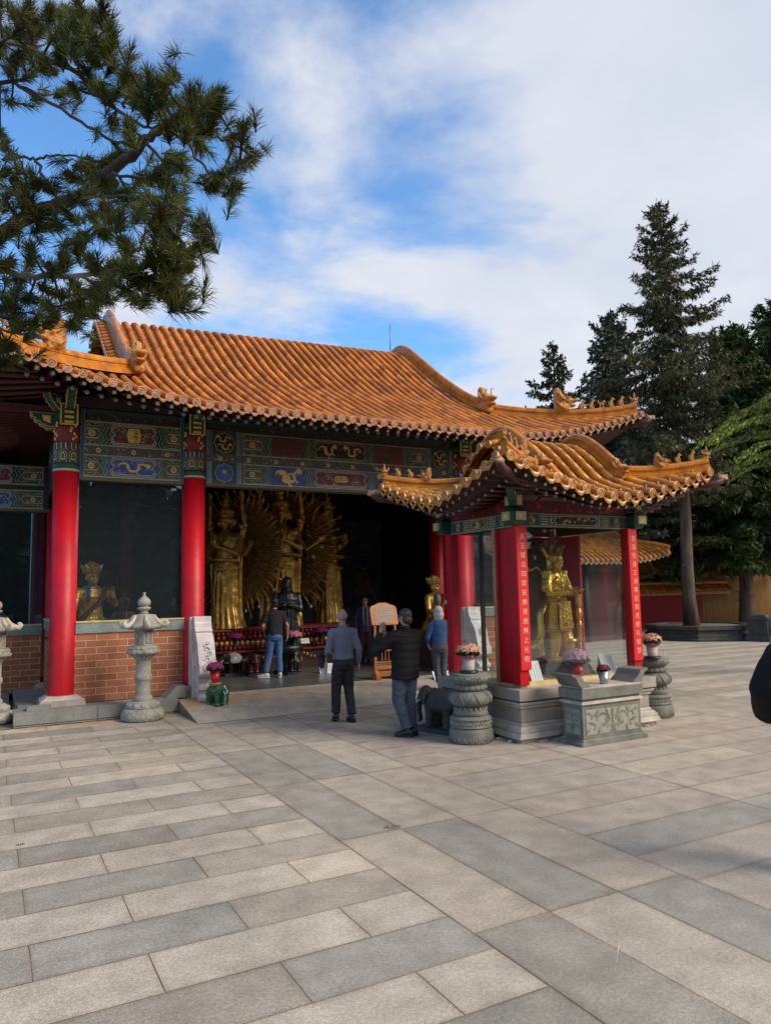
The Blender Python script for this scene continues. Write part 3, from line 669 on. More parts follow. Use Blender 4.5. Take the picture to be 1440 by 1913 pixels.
def dress_roof(root, rf, mr, rw, rh, hipfigs, beast_s, sides, gable=True, eave_t=0.06):
    """ridges, gables, dragons and figures common to both tiled roofs"""
    cx, cy = rf.cx, rf.cy; Zc = rf.zf[-1][1]
    for sx in (-1, 1):
        # descending ridge over the rounded crest
        path = []
        for i in range(25):
            d = (rf.ey - rf.gy) + rf.gy * i / 24 ; p = rf.P(0, sx * rf.gx, d); p.z += .02; path.append(p)
        cut = [p for p in path]
        back = [Vector((p.x, 2 * cy - p.y, p.z)) for p in cut[:-1]][::-1]
        full = cut + back
        # soften the crest
        for it in range(3):
            full = [full[0]] + [(full[i - 1] + full[i] * 2 + full[i + 1]) / 4 for i in range(1, len(full) - 1)] + [full[-1]]
        b = MB(); ridge_sweep(b, full, rw, rh, mr, seg=rf.tile * 1.1); b.build('gable_ridge', root)
        for sy in (-1, 1):
            p0 = Vector((cx + sx * rf.gx, cy + sy * rf.gy, 0)); dd = rf.ey - rf.gy; z0 = rf.P(0, rf.gx, dd).z
            dragon_head(root, (p0.x, p0.y + sy * beast_s * .22, z0 - .02), pi / 2 * sy, beast_s)
            # hip ridge
            hp = []
            tip = Vector((cx + sx * rf.ex, cy + sy * rf.ey, 0))
            for i in range(15):
                t = i / 14 * .955; dx_ = (rf.ex - rf.gx) * (1 - t); q = rf.P(0, rf.ex - dx_, dx_ * rf.k)
                hp.append(Vector((lerp(p0.x, tip.x, t), lerp(p0.y, tip.y, t), q.z + .02)))
            b = MB(); ridge_sweep(b, hp, rw * .9, rh * .85, mr, seg=rf.tile * 1.1); b.build('hip_ridge', root)
            ang = atan2(tip.y - p0.y, tip.x - p0.x)
            if sides(sx, sy):
                for (t, kind, sc, up) in hipfigs:
                    i = t * 14 / .955; i0 = min(13, int(i)); p = hp[i0].lerp(hp[i0 + 1], i - i0); p.z += rh * .83
                    if kind == 9: dragon_head(root, p - Vector((0, 0, rh * .3)), ang, sc)
                    else: small_beast(root, p, ang, sc, kind)
            # corner beam end with carved head
            b = MB(); e = tip + Vector((0, 0, hp[-1].z - .04)); dv = Vector((cos(ang), sin(ang), 0))
            b.tube([e - dv * .5 + Vector((0, 0, -.22)), e + Vector((0, 0, -.16)), e + dv * .10 + Vector((0, 0, -.10))], [rw * .42, rw * .38, rw * .34], M_dkred, 8); b.build('corner_beam', root)
            b = MB(); q = e + dv * .08 + Vector((0, 0, -.08)); b.ell(q, (rw * .42, rw * .36, rw * .36), M_beast); b.ell(q + dv * rw * .45 + Vector((0, 0, -.01)), (rw * .32, rw * .25, rw * .16), M_beast); b.ell(q + dv * rw * .42 + Vector((0, 0, rw * .22)), (rw * .30, rw * .22, rw * .12), M_beast); b.tube([q + Vector((0, 0, rw * .2)), q - dv * rw * .3 + Vector((0, 0, rw * .55))], [rw * .12, rw * .05], M_beast, 6)
            remeshed(b, 'corner_ornament', .012, M_disc, root, 1, carved(.008, 30))
        # gable wall and bargeboard
        b = MB(); xg = cx + sx * (rf.gx - .10); zb = rf.P(0, rf.gx, rf.ey - rf.gy).z - .05
        poly = [(cy - rf.gy + .05, zb)] + [(p.y, p.z - .06) for p in full[2:-2]] + [(cy + rf.gy - .05, zb)]
        b.prism(poly, xg - .03, xg + .03, M_dkred, 'yz'); b.build('gable_wall', root)
        if gable:
            b = MB()
            Ltot = sum((full[i + 1] - full[i]).length for i in range(len(full) - 1)); nn = int(Ltot / rf.pitch); acc = 0; j = 0
            pos = []
            for i in range(len(full) - 1):
                seg = (full[i + 1] - full[i]).length
                while j * Ltot / nn <= acc + seg and j < nn:
                    pos.append(full[i].lerp(full[i + 1], (j * Ltot / nn - acc) / seg)); j += 1
                acc += seg
            for p in pos[2:-1]:
                a = p + Vector((sx * rw * .3, 0, .0)); e = p + Vector((sx * (rw * .5 + .20), 0, -.07))
                b.tube([a, e], rf.r * .85, rf.mroll, 8); eave_disc(b, e + Vector((sx * .01, 0, 0)), Vector((sx, 0, 0)), rf.r, rf.mdisc)
            # pans below the short rolls
            vs = []
            for p in full: vs += [p + Vector((sx * rw * .3, 0, -.03)), p + Vector((sx * (rw * .5 + .18), 0, -.11))]
            b.add(vs, [(2 * i, 2 * i + 1, 2 * i + 3, 2 * i + 2) for i in range(len(full) - 1)], rf.mpan)
            b.build('gable_edge_tiles', root)

# ------------------------------------------------------------------ painted timber decoration
class Painter:
    """lays thin painted shapes, each layer 2.5 mm proud of the last, on a vertical plane (u right, v up)"""
    def __init__(s, origin, udir, out): s.o = Vector(origin); s.u = Vector(udir); s.n = Vector(out); s.b = MB(); s.k = 0
    def P(s, u, v, h): return s.o + s.u * u + Vector((0, 0, v)) + s.n * h
    def poly(s, pts, layer, m):
        a = sum(pts[i][0] * pts[(i + 1) % len(pts)][1] - pts[(i + 1) % len(pts)][0] * pts[i][1] for i in range(len(pts)))
        if (a < 0) == (s.u.cross(Vector((0, 0, 1))).dot(s.n) > 0): pts = pts[::-1]
        s.k += 1; e = (s.k % 230) * .00001
        s.b.add([s.P(u, v, layer * .0025 + .002 + e) for u, v in pts], [tuple(range(len(pts)))], m)
    def rect(s, u0, u1, v0, v1, layer, m): s.poly([(u0, v0), (u1, v0), (u1, v1), (u0, v1)], layer, m)
    def chev(s, u, v0, v1, w, d, layer, m):
        h = v1 - v0; c = [(0, v0), (d, v0 + h * .22), (0, v0 + h * .5), (d, v0 + h * .78), (0, v1)]
        for a, b_ in zip(c, c[1:]):
            s.poly([(u + a[0], a[1]), (u + a[0] + w, a[1]), (u + b_[0] + w, b_[1]), (u + b_[0], b_[1])], layer, m)
    def stroke(s, pts, w, layer, m):
        s.k += 1; e = layer * .0025 + .002 + (s.k % 230) * .00001; n = len(pts); vs = []
        ws = w if hasattr(w, '__len__') else [w] * n
        for i in range(n):
            a, b_ = pts[max(0, i - 1)], pts[min(n - 1, i + 1)]; dx, dy = b_[0] - a[0], b_[1] - a[1]; L = sqrt(dx * dx + dy * dy) or 1; nx, ny = -dy / L * ws[i] / 2, dx / L * ws[i] / 2
            vs += [s.P(pts[i][0] + nx, pts[i][1] + ny, e), s.P(pts[i][0] - nx, pts[i][1] - ny, e)]
        fl = s.u.cross(Vector((0, 0, 1))).dot(s.n) > 0
        s.b.add(vs, [(2 * i, 2 * i + 1, 2 * i + 3, 2 * i + 2) if fl else (2 * i + 2, 2 * i + 3, 2 * i + 1, 2 * i) for i in range(n - 1)], m)
    def disc(s, u, v, r, layer, m, n=14): s.poly([(u + r * cos(2 * pi * k / n), v + r * sin(2 * pi * k / n)) for k in range(n)], layer, m)
    def flower(s, u, v, r, layer):
        s.disc(u, v, r, layer, M_gold); s.disc(u, v, r * .55, layer + 1, M_pbrown); s.disc(u, v, r * .28, layer + 2, M_gold)
    def scrolls(s, u0, u1, v0, v1, layer, mats, rn, n=10, w=.008):
        for i in range(n):
            u = rn.uniform(u0, u1); v = rn.uniform(v0, v1); r = rn.uniform(.12, .3) * (v1 - v0); a0 = rn.uniform(0, 6.28); sg = rn.choice((-1, 1))
            pts = []
            for q in range(9):
                a = a0 + sg * q * .62; rr = r * (1 - q / 11); uu = min(max(u + rr * cos(a) * 1.3, u0), u1); vv = min(max(v + rr * sin(a), v0), v1); pts.append((uu, vv))
            s.stroke(pts, w, layer, rn.choice(mats))
    def dragon(s, u0, u1, v0, v1, layer, m, rn, flip=False):
        W = u1 - u0; H = v1 - v0; wst = H * .125; N = 60; vm = (v0 + v1) / 2; pts = []
        loops = max(1.25, W / H * .52)
        for i in range(N + 1):
            t = i / N; tt = 1 - t if flip else t
            ph = t * loops * 2 * pi; pts.append((u0 + W * (.08 + .80 * tt) - .13 * H * sin(2 * ph) * (-1 if flip else 1), vm + H * .31 * sin(ph)))
        s.stroke(pts, [wst * (.30 + 1.0 * sin(pi * min(1, (i + 3) / N * .85))) for i in range(N + 1)], layer, m)
        hx, hy = pts[-1]; s.disc(hx, hy + H * .05, H * .17, layer, m, 8)
        for q in range(4): a = q * 1.3 + .4; s.stroke([(hx, hy), (hx + H * .3 * cos(a), hy + H * .28 * sin(a))], wst * .3, layer, m)
        for i in (12, 22, 34, 46):
            x, y = pts[i]; sg = 1 if i % 2 else -1
            s.stroke([(x, y), (x + H * .12, y + sg * H * .22), (x + H * .26, y + sg * H * .26)], wst * .45, layer, m)
            s.stroke([(x + H * .12, y + sg * H * .22), (x + H * .10, y + sg * H * .36)], wst * .35, layer, m)
        s.disc(u0 + W * (.03 if flip else .95), vm + H * .25, H * .08, layer, m, 8)

def painted_beam(pt, u0, u1, v0, v1, style, seed, pal=(None, None)):
    """official-style beam painting: boxed ends, double chevrons, notched cartouche"""
    rn = random.Random(seed); H = v1 - v0; g1, g2 = pal[0] or M_green, pal[1] or M_blue
    pt.rect(u0, u1, v0, v1, 0, M_teal)
    pt.rect(u0, u1, v0 + .012, v0 + .030, 1, M_pale); pt.rect(u0, u1, v1 - .028, v1 - .012, 1, M_pale)
    a, b_ = v0 + .04, v1 - .04
    def endbox(x0, x1, dirn):
        vm = (a + b_) / 2
        for (p, q) in ((a + .0, a + (b_ - a) * .16), (a + (b_ - a) * .25, b_ - (b_ - a) * .25), (b_ - (b_ - a) * .16, b_)):
            tipx = .05
            if dirn > 0: o = [(x0, p), (x1, p), (x1 + tipx, (p + q) / 2), (x1, q), (x0, q)]
            else: o = [(x1, p), (x0, p), (x0 - tipx, (p + q) / 2), (x0, q), (x1, q)]
            pt.poly(o, 1, M_pale); i_ = [(lerp(sum(z[0] for z in o) / 5, z[0], .95), lerp((p + q) / 2, z[1], .80)) for z in o]; pt.poly(i_, 2, M_dgreen if q - p < .1 else M_pbrown)
            if q - p > .08: pt.flower((x0 + x1) / 2, (p + q) / 2, (q - p) * .32, 3); pt.scrolls(x0 + .03, x1 - .03, p + .02, q - .02, 3, [M_gold, M_pale], rn, 5, .006)
            else: pt.scrolls(x0 + .02, x1 - .02, p + .008, q - .008, 3, [M_gold], rn, 5, .006)
    W = u1 - u0; eb = min(.34, W * .12); cw = .045; d = .055
    x = u0 + .02; endbox(x, x + eb, 1)
    xx = x + eb + .06
    for i, mm in enumerate((g1, g2)):
        pt.chev(xx + i * .062, a - .01, b_ + .01, cw + .017, d, 1 + i, M_pale); pt.chev(xx + .006 + i * .062, a - .01, b_ + .01, cw + .004, d, 2 + i, mm)
    c0 = xx + .19
    y = u1 - .02; endbox(y - eb, y, -1); yy = y - eb - .06
    for i, mm in enumerate((g1, g2)):
        pt.chev(yy - i * .062 - cw - .017, a - .01, b_ + .01, cw + .017, -d, 1 + i, M_pale); pt.chev(yy + .006 - i * .062 - cw - .017, a - .01, b_ + .01, cw + .004, -d, 2 + i, mm)
    c1 = yy - .19
    def cart(c0, c1, ins, m, layer):
        h = (b_ - a); A, B = a + ins, b_ - ins
        pt.poly([(c0 + ins, A), (c1 - ins, A), (c1 + d * .9 - ins, A + (B - A) * .25), (c1 - d * .2 - ins, (A + B) / 2), (c1 + d * .9 - ins, A + (B - A) * .75), (c1 - ins, B),
                 (c0 + ins, B), (c0 - d * .9 + ins, A + (B - A) * .75), (c0 + d * .2 + ins, (A + B) / 2), (c0 - d * .9 + ins, A + (B - A) * .25)], layer, m)
    return a, b_, c0, c1, cart, rn
def cartouche(pt, r, kind):
    a, b_, c0, c1, cart, rn = r; H = b_ - a
    cart(c0, c1, .0, M_pale, 5); cart(c0, c1, .012, M_dgreen if kind == 'dragon2' else M_bluel, 6)
    inner = {'red': M_pred, 'dragon': M_blue, 'dragon2': M_dark, 'redflower': M_pred}[kind]
    cart(c0, c1, .034, M_gold, 7); cart(c0, c1, .042, inner, 8)
    A, B = a + .06, b_ - .06; m = (c0 + c1) / 2
    if kind in ('red', 'redflower'):
        pt.scrolls(c0 + .05, m - .1, A, B, 9, [M_dgreen, M_teal, M_bluel, M_pale], rn, 16, .012); pt.scrolls(m + .1, c1 - .05, A, B, 9, [M_dgreen, M_teal, M_bluel, M_pale], rn, 16, .012)
        if kind == 'red':
            pt.poly([(m - .09, A), (m + .09, A), (m + .12, (A + B) / 2), (m + .09, B), (m - .09, B), (m - .12, (A + B) / 2)], 10, M_gold)
            pt.scrolls(m - .06, m + .06, A + .02, B - .02, 11, [M_pbrown, M_pred], rn, 6, .01)
        else:
            for q in (-1, 0, 1): pt.flower(m + q * H * .24, (A + B) / 2, H * .20, 10 + 3 * (q == 0))
    elif kind == 'dragon':
        pt.scrolls(c0 + .03, c1 - .03, A, B, 9, [M_teal, M_pred, M_bluel, M_pale], rn, 30, .008); pt.dragon(c0 + .05, c1 - .05, A, B, 10, M_gold, rn)
    else:
        pt.scrolls(c0 + .03, c1 - .03, A, B, 9, [M_teal, M_pred, M_blue], rn, 22, .008)
        pt.dragon(c0 + .05, m - .08, A, B, 10, M_gold, rn); pt.dragon(m + .08, c1 - .05, A, B, 10, M_gold, rn, True); pt.disc(m, (A + B) / 2 + .04, H * .1, 11, M_blue)
def post_box(pt, u0, u1, v0, v1, kind, seed):
    """vertical divider strips with a roundel, between cartouches"""
    rn = random.Random(seed)
    pt.rect(u0, u1, v0, v1, 1, M_teal)
    for (a, b_) in ((u0, u0 + .09), (u1 - .09, u1)):
        pt.rect(a, b_, v0, v1, 2, M_pale); pt.rect(a + .012, a + .04, v0, v1, 3, M_blue); pt.rect(a + .052, b_ - .010, v0, v1, 3, M_bluel if kind else M_dgreen)
    m, r = (u0 + u1) / 2, (v1 - v0) * .42; vm = (v0 + v1) / 2
    pt.rect(u0 + .1, u1 - .1, v0 + .01, v1 - .01, 2, M_dgreen)
    pts = [(m + r * (1 + .05 * cos(8 * a)) * cos(a), vm + r * (1 + .05 * cos(8 * a)) * sin(a)) for a in [2 * pi * k / 40 for k in range(40)]]
    pt.poly(pts, 3, M_pale); pt.poly([(lerp(m, x, .94), lerp(vm, y, .94)) for x, y in pts], 4, M_blue if kind else M_dark)
    if kind:
        for k in range(12):
            a = 2 * pi * k / 12; pt.stroke([(m + r * .2 * cos(a), vm + r * .2 * sin(a)), (m + r * .8 * cos(a + .2), vm + r * .8 * sin(a + .2))], .012, 5, M_bluel if k % 2 else M_teal)
        pt.flower(m, vm + r * .1, r * .22, 6)
    else:
        pt.dragon(m - r * .8, m + r * .8, vm - r * .75, vm, 5, M_gold, rn); pt.dragon(m - r * .8, m + r * .8, vm, vm + r * .75, 5, M_gold, rn, True)

# ------------------------------------------------------------------ the temple hall
hall = thing('temple_hall', 'large temple hall with orange tiled roof, painted beams and red columns over brick dado walls', 'temple hall', (6.25, 13.5, 0))
HP = []
def H_(o):
    HP.append(o); return o
hallT = Vector((0, 0, 0))
CX = 6.25
COLX = [1.13, 3.28, 9.15, 11.33]
YF = 13.5
class HallMB(MB):
    def build(s, name, parent=None, loc=None):
        o = MB.build(s, name); o.parent = hall; o.matrix_parent_inverse = Matrix.Translation((-6.25, -13.5, 0)); return o
hroot = hall
def reparent(before):
    """parts made in world coordinates keep their place under the hall's empty"""
    for o in bpy.data.objects:
        if o.name not in before and o.parent == hall: o.matrix_parent_inverse = Matrix.Translation((-6.25, -13.5, 0))
names0 = {o.name for o in bpy.data.objects}

# platform
b = MB(); b.bb(0.42, 2.898, 12.86, 13.34, 0, .225, M_plat); b.bb(0.42, 2.898, 12.858, 12.866, 0.02, .03, M_dark)
b.bb(.5, 1.3, 13.34, 16.2, 0, .215, M_plat)
b.bb(-4, .42, 15.6, 16.9, 0, .14, M_plat); b.bb(-4, .42, 15.0, 15.6, 0, .07, M_plat)
for x in (1.62,): b.bb(x, x + .006, 12.855, 12.862, 0, .225, M_dark)
b.bb(0.60, 0.95, 12.92, 13.15, .226, .285, M_plat)
o = b.build('platform', hroot)
b = MB(); b.bb(9.602, 12.1, 12.86, 13.34, 0, .225, M_plat); b.bb(11.2, 12.1, 13.34, 16.2, 0, .22, M_plat); b.build('platform', hroot)
b = MB(); b.bb(1.301, 11.199, 13.345, 23.5, 0, .205, M_dfloor); b.build('floor', hroot)
# walls
WX0, WX1 = 1.13, 11.33
def dado(mb_b, mb_s, x0, x1, y0, y1, z0=.2, zs=1.36, zt=1.535):
    mb_b.bb(x0, x1, y0, y1, z0, zs, M_brick)
    g_ = .03
    if x1 - x0 > y1 - y0: mb_s.bb(x0, x1, y0 - g_, y1 + g_, zs + .001, zt, M_sill); mb_s.bb(x0, x1, y0 - g_ - .012, y0 - g_ + .05, zt + .001, zt + .028, M_trim)
    else: mb_s.bb(x0 - g_, x1 + g_, y0, y1, zs + .001, zt, M_sill); mb_s.bb(x0 - g_ - .01, x1 + g_, y0, y1, zt + .001, zt + .028, M_trim)
for (x0, x1, y0, y1, z0, zs, zt) in ((1.32, 3.11, 13.42, 13.62, .226, 1.36, 1.535), (9.32, 11.15, 13.42, 13.62, .226, 1.36, 1.535), (1.03, 1.23, 13.72, 16.1, .216, 1.36, 1.535), (11.23, 11.43, 13.72, 16.1, .216, 1.36, 1.535), (-4, .98, 16.3, 16.5, .14, 1.24, 1.42)):
    b1, b2 = MB(), MB(); dado(b1, b2, x0, x1, y0, y1, z0, zs, zt)
    b1.build('brick_dado', hroot); b2.build('sill', hroot)
def pane(x0, x1, y0, y1, z0, z1):
    b = MB(); b.bb(x0, x1, y0, y1, z0, z1, M_glass); o = b.build('window_glass', hroot); return o
pane(1.32, 3.11, 13.51, 13.518, 1.565, 4.0); pane(9.32, 11.15, 13.51, 13.518, 1.565, 4.0)
pane(1.12, 1.128, 13.72, 16.1, 1.565, 4.0); pane(11.33, 11.338, 13.72, 16.1, 1.565, 4.0); pane(-4, .98, 16.39, 16.398, 1.45, 3.7)
# columns with bases and painted capitals
def capital(x, y, r, z0=4.08, z1=5.12, nm='capital'):
    b = MB(); n = 24
    b.lathe([(r * 1.02, z0), (r * 1.06, z0 + .01), (r * 1.06, z0 + .035), (r * 1.02, z0 + .045)], (x, y, 0), M_pale, n)
    b.lathe([(r * 1.03, z0 + .046), (r * 1.07, z0 + .06), (r * 1.07, z0 + .12), (r * 1.03, z0 + .13)], (x, y, 0), M_dgreen, n)
    b.lathe([(r * 1.01, z0 + .131), (r * 1.01, z0 + .50)], (x, y, 0), M_teal, n)
    b.lathe([(r * 1.01, z0 + .501), (r * 1.01, z1 - .16)], (x, y, 0), M_pred, n)
    b.lathe([(r * 1.04, z1 - .159), (r * 1.04, z1)], (x, y, 0), M_dgreen, n)
    for k in range(8):
        a = 2 * pi * (k + .5) / 8
        def Q(u, v, h): return (x + (r * 1.012 + h) * cos(a + u / r), y + (r * 1.012 + h) * sin(a + u / r), z0 + v)
        for (sc, mm, h) in ((1.0, M_pale, .003), (.82, M_dgreen, .006), (.55, M_gold, .009), (.38, M_pbrown, .012)):
            o_ = [(-.062, .15), (.062, .15), (.062, .30), (0, .37), (-.062, .30)]; c_ = (0, .25)
            b.add([Q(u * sc, c_[1] + (v - c_[1]) * (sc * .5 + .5 if sc > .6 else sc + .1), h) for u, v in o_], [(0, 1, 2, 3, 4)], mm)
        for q in range(4):
            b.add([Q(-.07 + q * .036, .37, .004), Q(-.07 + q * .036 + .018, .37, .004), Q(-.07 + q * .036 + .012, .48, .004), Q(-.07 + q * .036 - .006, .48, .004)], [(0, 1, 2, 3)], (M_blue, M_pale, M_pred, M_gold)[q])
        if k % 2 == 0:
            for q in range(7):
                b.ell(Q(.05 * sin(q * 1.4), .55 + q * .045, 0), (.025, .025, .03), M_gold, 6, 4)
    return b.build(nm, hroot)
def column(x, y, r, zb, zt=4.08, base=True, cap=True):
    b = MB(); b.lathe([(r * 1.0, zb), (r, zb + .01), (r, zt)], (x, y, 0), M_redcol, 32); b.build('column', hroot)
    if base:
        b = MB(); w = .46
        b.box((x, y, zb - .10 - .02), (w * 1.55, w * 1.55, .12), M_granite, top=(.93, .93)); b.box((x, y, zb - .03), (w * 1.38, w * 1.38, .06), M_granlt, top=(.72, .72)); b.build('column_base', hroot)
    if cap: capital(x, y, r)
for x in (COLX[0], COLX[3]): column(x, YF, .205, .375)
for x in (COLX[1], COLX[2]): column(x, YF, .205, .375)
column(1.20, 16.35, .17, .30, 3.75, True, False); column(11.3, 16.4, .17, .30, 3.75, True, False)
# low plain step beside the bracket
b = MB(); b.prism([(2.70, .226), (3.06, .226), (3.06, .42), (2.90, .42)], 13.0, 13.40, M_plat, 'xz'); b.build('column_base', hroot)
# beams across the front
b = MB()
YB = 13.42
for (x0, x1) in ((1.33, 3.08), (3.48, 8.95), (9.35, 11.13)):
    b.bb(x0, x1, YB, 13.66, 4.0, 5.20, M_dark)
    b.bb(x0, x1, YB - .02, 13.68, 3.955, 3.999, M_wood_lin)
b.bb(.75, 11.7, 13.36, 13.72, 5.22, 5.40, M_dark)
b.bb(1.03, 1.23, 13.7, 16.3, 4.0, 5.2, M_dark); b.bb(11.23, 11.43, 13.7, 16.3, 4.0, 5.2, M_dark)
b.build('beam', hroot)
def front_paint(x0, x1, wide, seed):
    pt = Painter((x0, YB, 4.0), (1, 0, 0), (0, -1, 0)); W = x1 - x0
    pt.rect(0, W, .415, .545, 0, M_pbrown)
    nf = max(3, int(W / .5))
    for i in range(nf): pt.flower(W * (i + .5) / nf, .48, .042, 2)
    pt.rect(0, W, .545, 1.0, 0, M_teal); pt.rect(0, W, 1.0, 1.13, 0, M_dark); pt.rect(0, W, 1.13, 1.20, 0, M_dgreen)
    rn = random.Random(seed); pt.scrolls(.05, W - .05, .43, .53, 1, [M_pale, M_pred, M_dgreen, M_gold], rn, int(W * 16), .007)
    pt.scrolls(.1, W - .1, 1.02, 1.12, 1, [M_pred, M_pbrown], rn, int(W * 10), .02)
    if not wide:
        cartouche(pt, painted_beam(pt, .06, W - .06, 0, .415, 0, seed), 'dragon')
        cartouche(pt, painted_beam(pt, .06, W - .06, .55, 1.0, 0, seed + 1, (M_dgreen, M_dark)), 'red')
        for u in (0, W - .06): pt.rect(u, u + .06, 0, 1.2, 3, M_bluel); pt.rect(u + .015, u + .045, 0, 1.2, 4, M_dgreen)
    else:
        for (v0, v1, kd, ck) in ((0, .415, 1, 'redflower'), (.55, 1.0, 0, 'dragon2')):
            post_box(pt, .02, .68, v0, v1, kd, seed); post_box(pt, W - .68, W - .02, v0, v1, kd, seed + 2)
            r = painted_beam(pt, .70, W - .70, v0, v1, 0, seed + 3, (M_green, M_blue) if kd else (M_dgreen, M_green)); a, b2, c0, c1, cart, rn2 = r
            third = (c1 - c0)
            # side panels: gold dragon on blue (below), red medallion (above)
            sw = .62
            for (p, q, fl) in ((c0 - .02, c0 + sw, False), (c1 - sw, c1 + .02, True)):
                pt.rect(p, q, a, b2, 5, M_blue if kd else M_pred)
                if kd: pt.scrolls(p, q, a, b2, 6, [M_bluel, M_pred], rn2, 8, .01); pt.dragon(p + .03, q - .03, a + .005, b2 - .005, 7, M_gold, rn2, fl); pt.dragon(p + .14, q - .16, a + .01, b2 - .06, 8, M_gold, rn2, not fl)
                else: pt.scrolls(p, q, a, b2, 6, [M_teal, M_dgreen, M_pbrown], rn2, 26, .016)
            for s_, u in ((1, c0 + sw), (-1, c1 - sw)):
                for i, mm in enumerate((M_green, M_blue, M_green) if kd else (M_dgreen, M_green, M_dgreen)):
                    uu = u + s_ * (i * .06) - (0 if s_ > 0 else .06)
                    pt.chev(uu, a - .01, b2 + .01, .06, s_ * .055, 6 + i, M_pale); pt.chev(uu + .007, a - .01, b2 + .01, .045, s_ * .055, 7 + i, mm)
            rr = (a, b2, c0 + sw + .26, c1 - sw - .26, cart, rn2); cartouche(pt, rr, ck)
    pt.b.build('painted_panel', hroot)
front_paint(1.33, 3.08, False, 3); front_paint(3.48, 8.95, True, 9); front_paint(9.35, 11.13, False, 15)
# brackets over the columns: stepped green block with gilt edges, noses towards the front and side
def nose(x, y, z, d, s=1.0):
    """cloud-stepped beam nose pointing along d (unit vector)"""
    b = MB(); ang = atan2(d[1], d[0]); b.T = Matrix.Translation((x, y, z)) @ Matrix.Rotation(ang, 4, 'Z') @ Matrix.Scale(s, 4)
    st = [(0, 0), (.14, 0), (.18, .045), (.24, .06), (.27, .11), (.33, .13), (.35, .19), (.40, .21), (.42, .30), (0, .30)]
    b.prism(st, -.075, .075, M_dgreen, 'xz')
    b.prism([(x_ * .97 - .002, z_ * .86 + .03) for x_, z_ in st], -.078, .078, M_pale, 'xz'); b.prism([(x_ * .92, z_ * .78 + .045) for x_, z_ in st], -.081, .081, M_dgreen, 'xz')
    b.prism([(.08, .10), (.20, .14), (.22, .24), (.08, .24)], -.084, .084, M_gold, 'xz')
    for i in range(len(st) - 2):
        (a, b0), (a1, b1) = st[i], st[i + 1]; b.tube([(a, -.076, b0), (a1, -.076, b1)], .008, M_gold, 4); b.tube([(a, .076, b0), (a1, .076, b1)], .008, M_gold, 4)
    b.build('beam_nose', hroot)
def brblock(x, y, z, w=.26, h=.34):
    b = MB(); b.bb(x - w / 2, x + w / 2, y - w / 2, y + w / 2, z, z + h, M_dgreen)
    for i in range(4):
        zz = z + h * (i + .5) / 4; b.bb(x - w * .28, x + w * .28, y - w / 2 - .006, y - w / 2 + .01, zz - h * .07, zz + h * .05, M_gold)
    for s_ in (-1, 1): b.bb(x + s_ * w / 2 - .012, x + s_ * w / 2 + .012, y - w / 2 - .008, y - w / 2 + .01, z - .012, z + h + .012, M_gold)
    b.bb(x - w / 2, x + w / 2, y - w / 2 - .009, y - w / 2 + .01, z - .012, z + .010, M_gold); b.bb(x - w / 2, x + w / 2, y - w / 2 - .009, y - w / 2 + .01, z + h - .01, z + h + .012, M_gold)
    b.build('bracket_block', hroot)
for x in COLX: brblock(x, 13.36, 4.86); nose(x, 13.2, 5.12, (0, -1), .9)
nose(.93, 13.5, 4.80, (-1, 0), .92); nose(11.55, 13.5, 4.76, (1, 0), 1.15)
nose(1.0, 13.35, 5.10, (-.7, -.7), .8); nose(11.5, 13.35, 5.05, (.7, -.7), 1.1)
# wing beam
b = MB(); b.bb(-4, 1.05, 16.3, 16.55, 3.72, 4.62, M_dark); b.bb(-4, 1.05, 16.28, 16.57, 3.68, 3.719, M_wood_lin); b.build('beam', hroot)
for zz in (3.72,):
    pt = Painter((-4, 16.3, zz), (1, 0, 0), (0, -1, 0)); cartouche(pt, painted_beam(pt, 1.6, 4.95, 0, .40, 0, 31), 'dragon'); cartouche(pt, painted_beam(pt, 1.6, 4.95, .48, .88, 0, 33, (M_dgreen, M_dark)), 'red'); pt.b.build('painted_panel', hroot)
# ceilings and back structure
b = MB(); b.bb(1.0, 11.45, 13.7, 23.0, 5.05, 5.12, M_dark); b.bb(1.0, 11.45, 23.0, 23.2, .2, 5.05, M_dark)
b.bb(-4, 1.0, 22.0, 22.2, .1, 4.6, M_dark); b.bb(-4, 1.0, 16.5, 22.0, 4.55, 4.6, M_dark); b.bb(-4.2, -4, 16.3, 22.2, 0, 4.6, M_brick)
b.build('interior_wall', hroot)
b = MB(); b.bb(11.23, 11.43, 16.3, 23.2, .2, 5.2, M_dark); b.build('side_wall', hroot); b = MB(); b.bb(1.03, 1.2, 18.5, 23.2, .2, 5.2, M_dkred); b.build('side_wall', hroot)
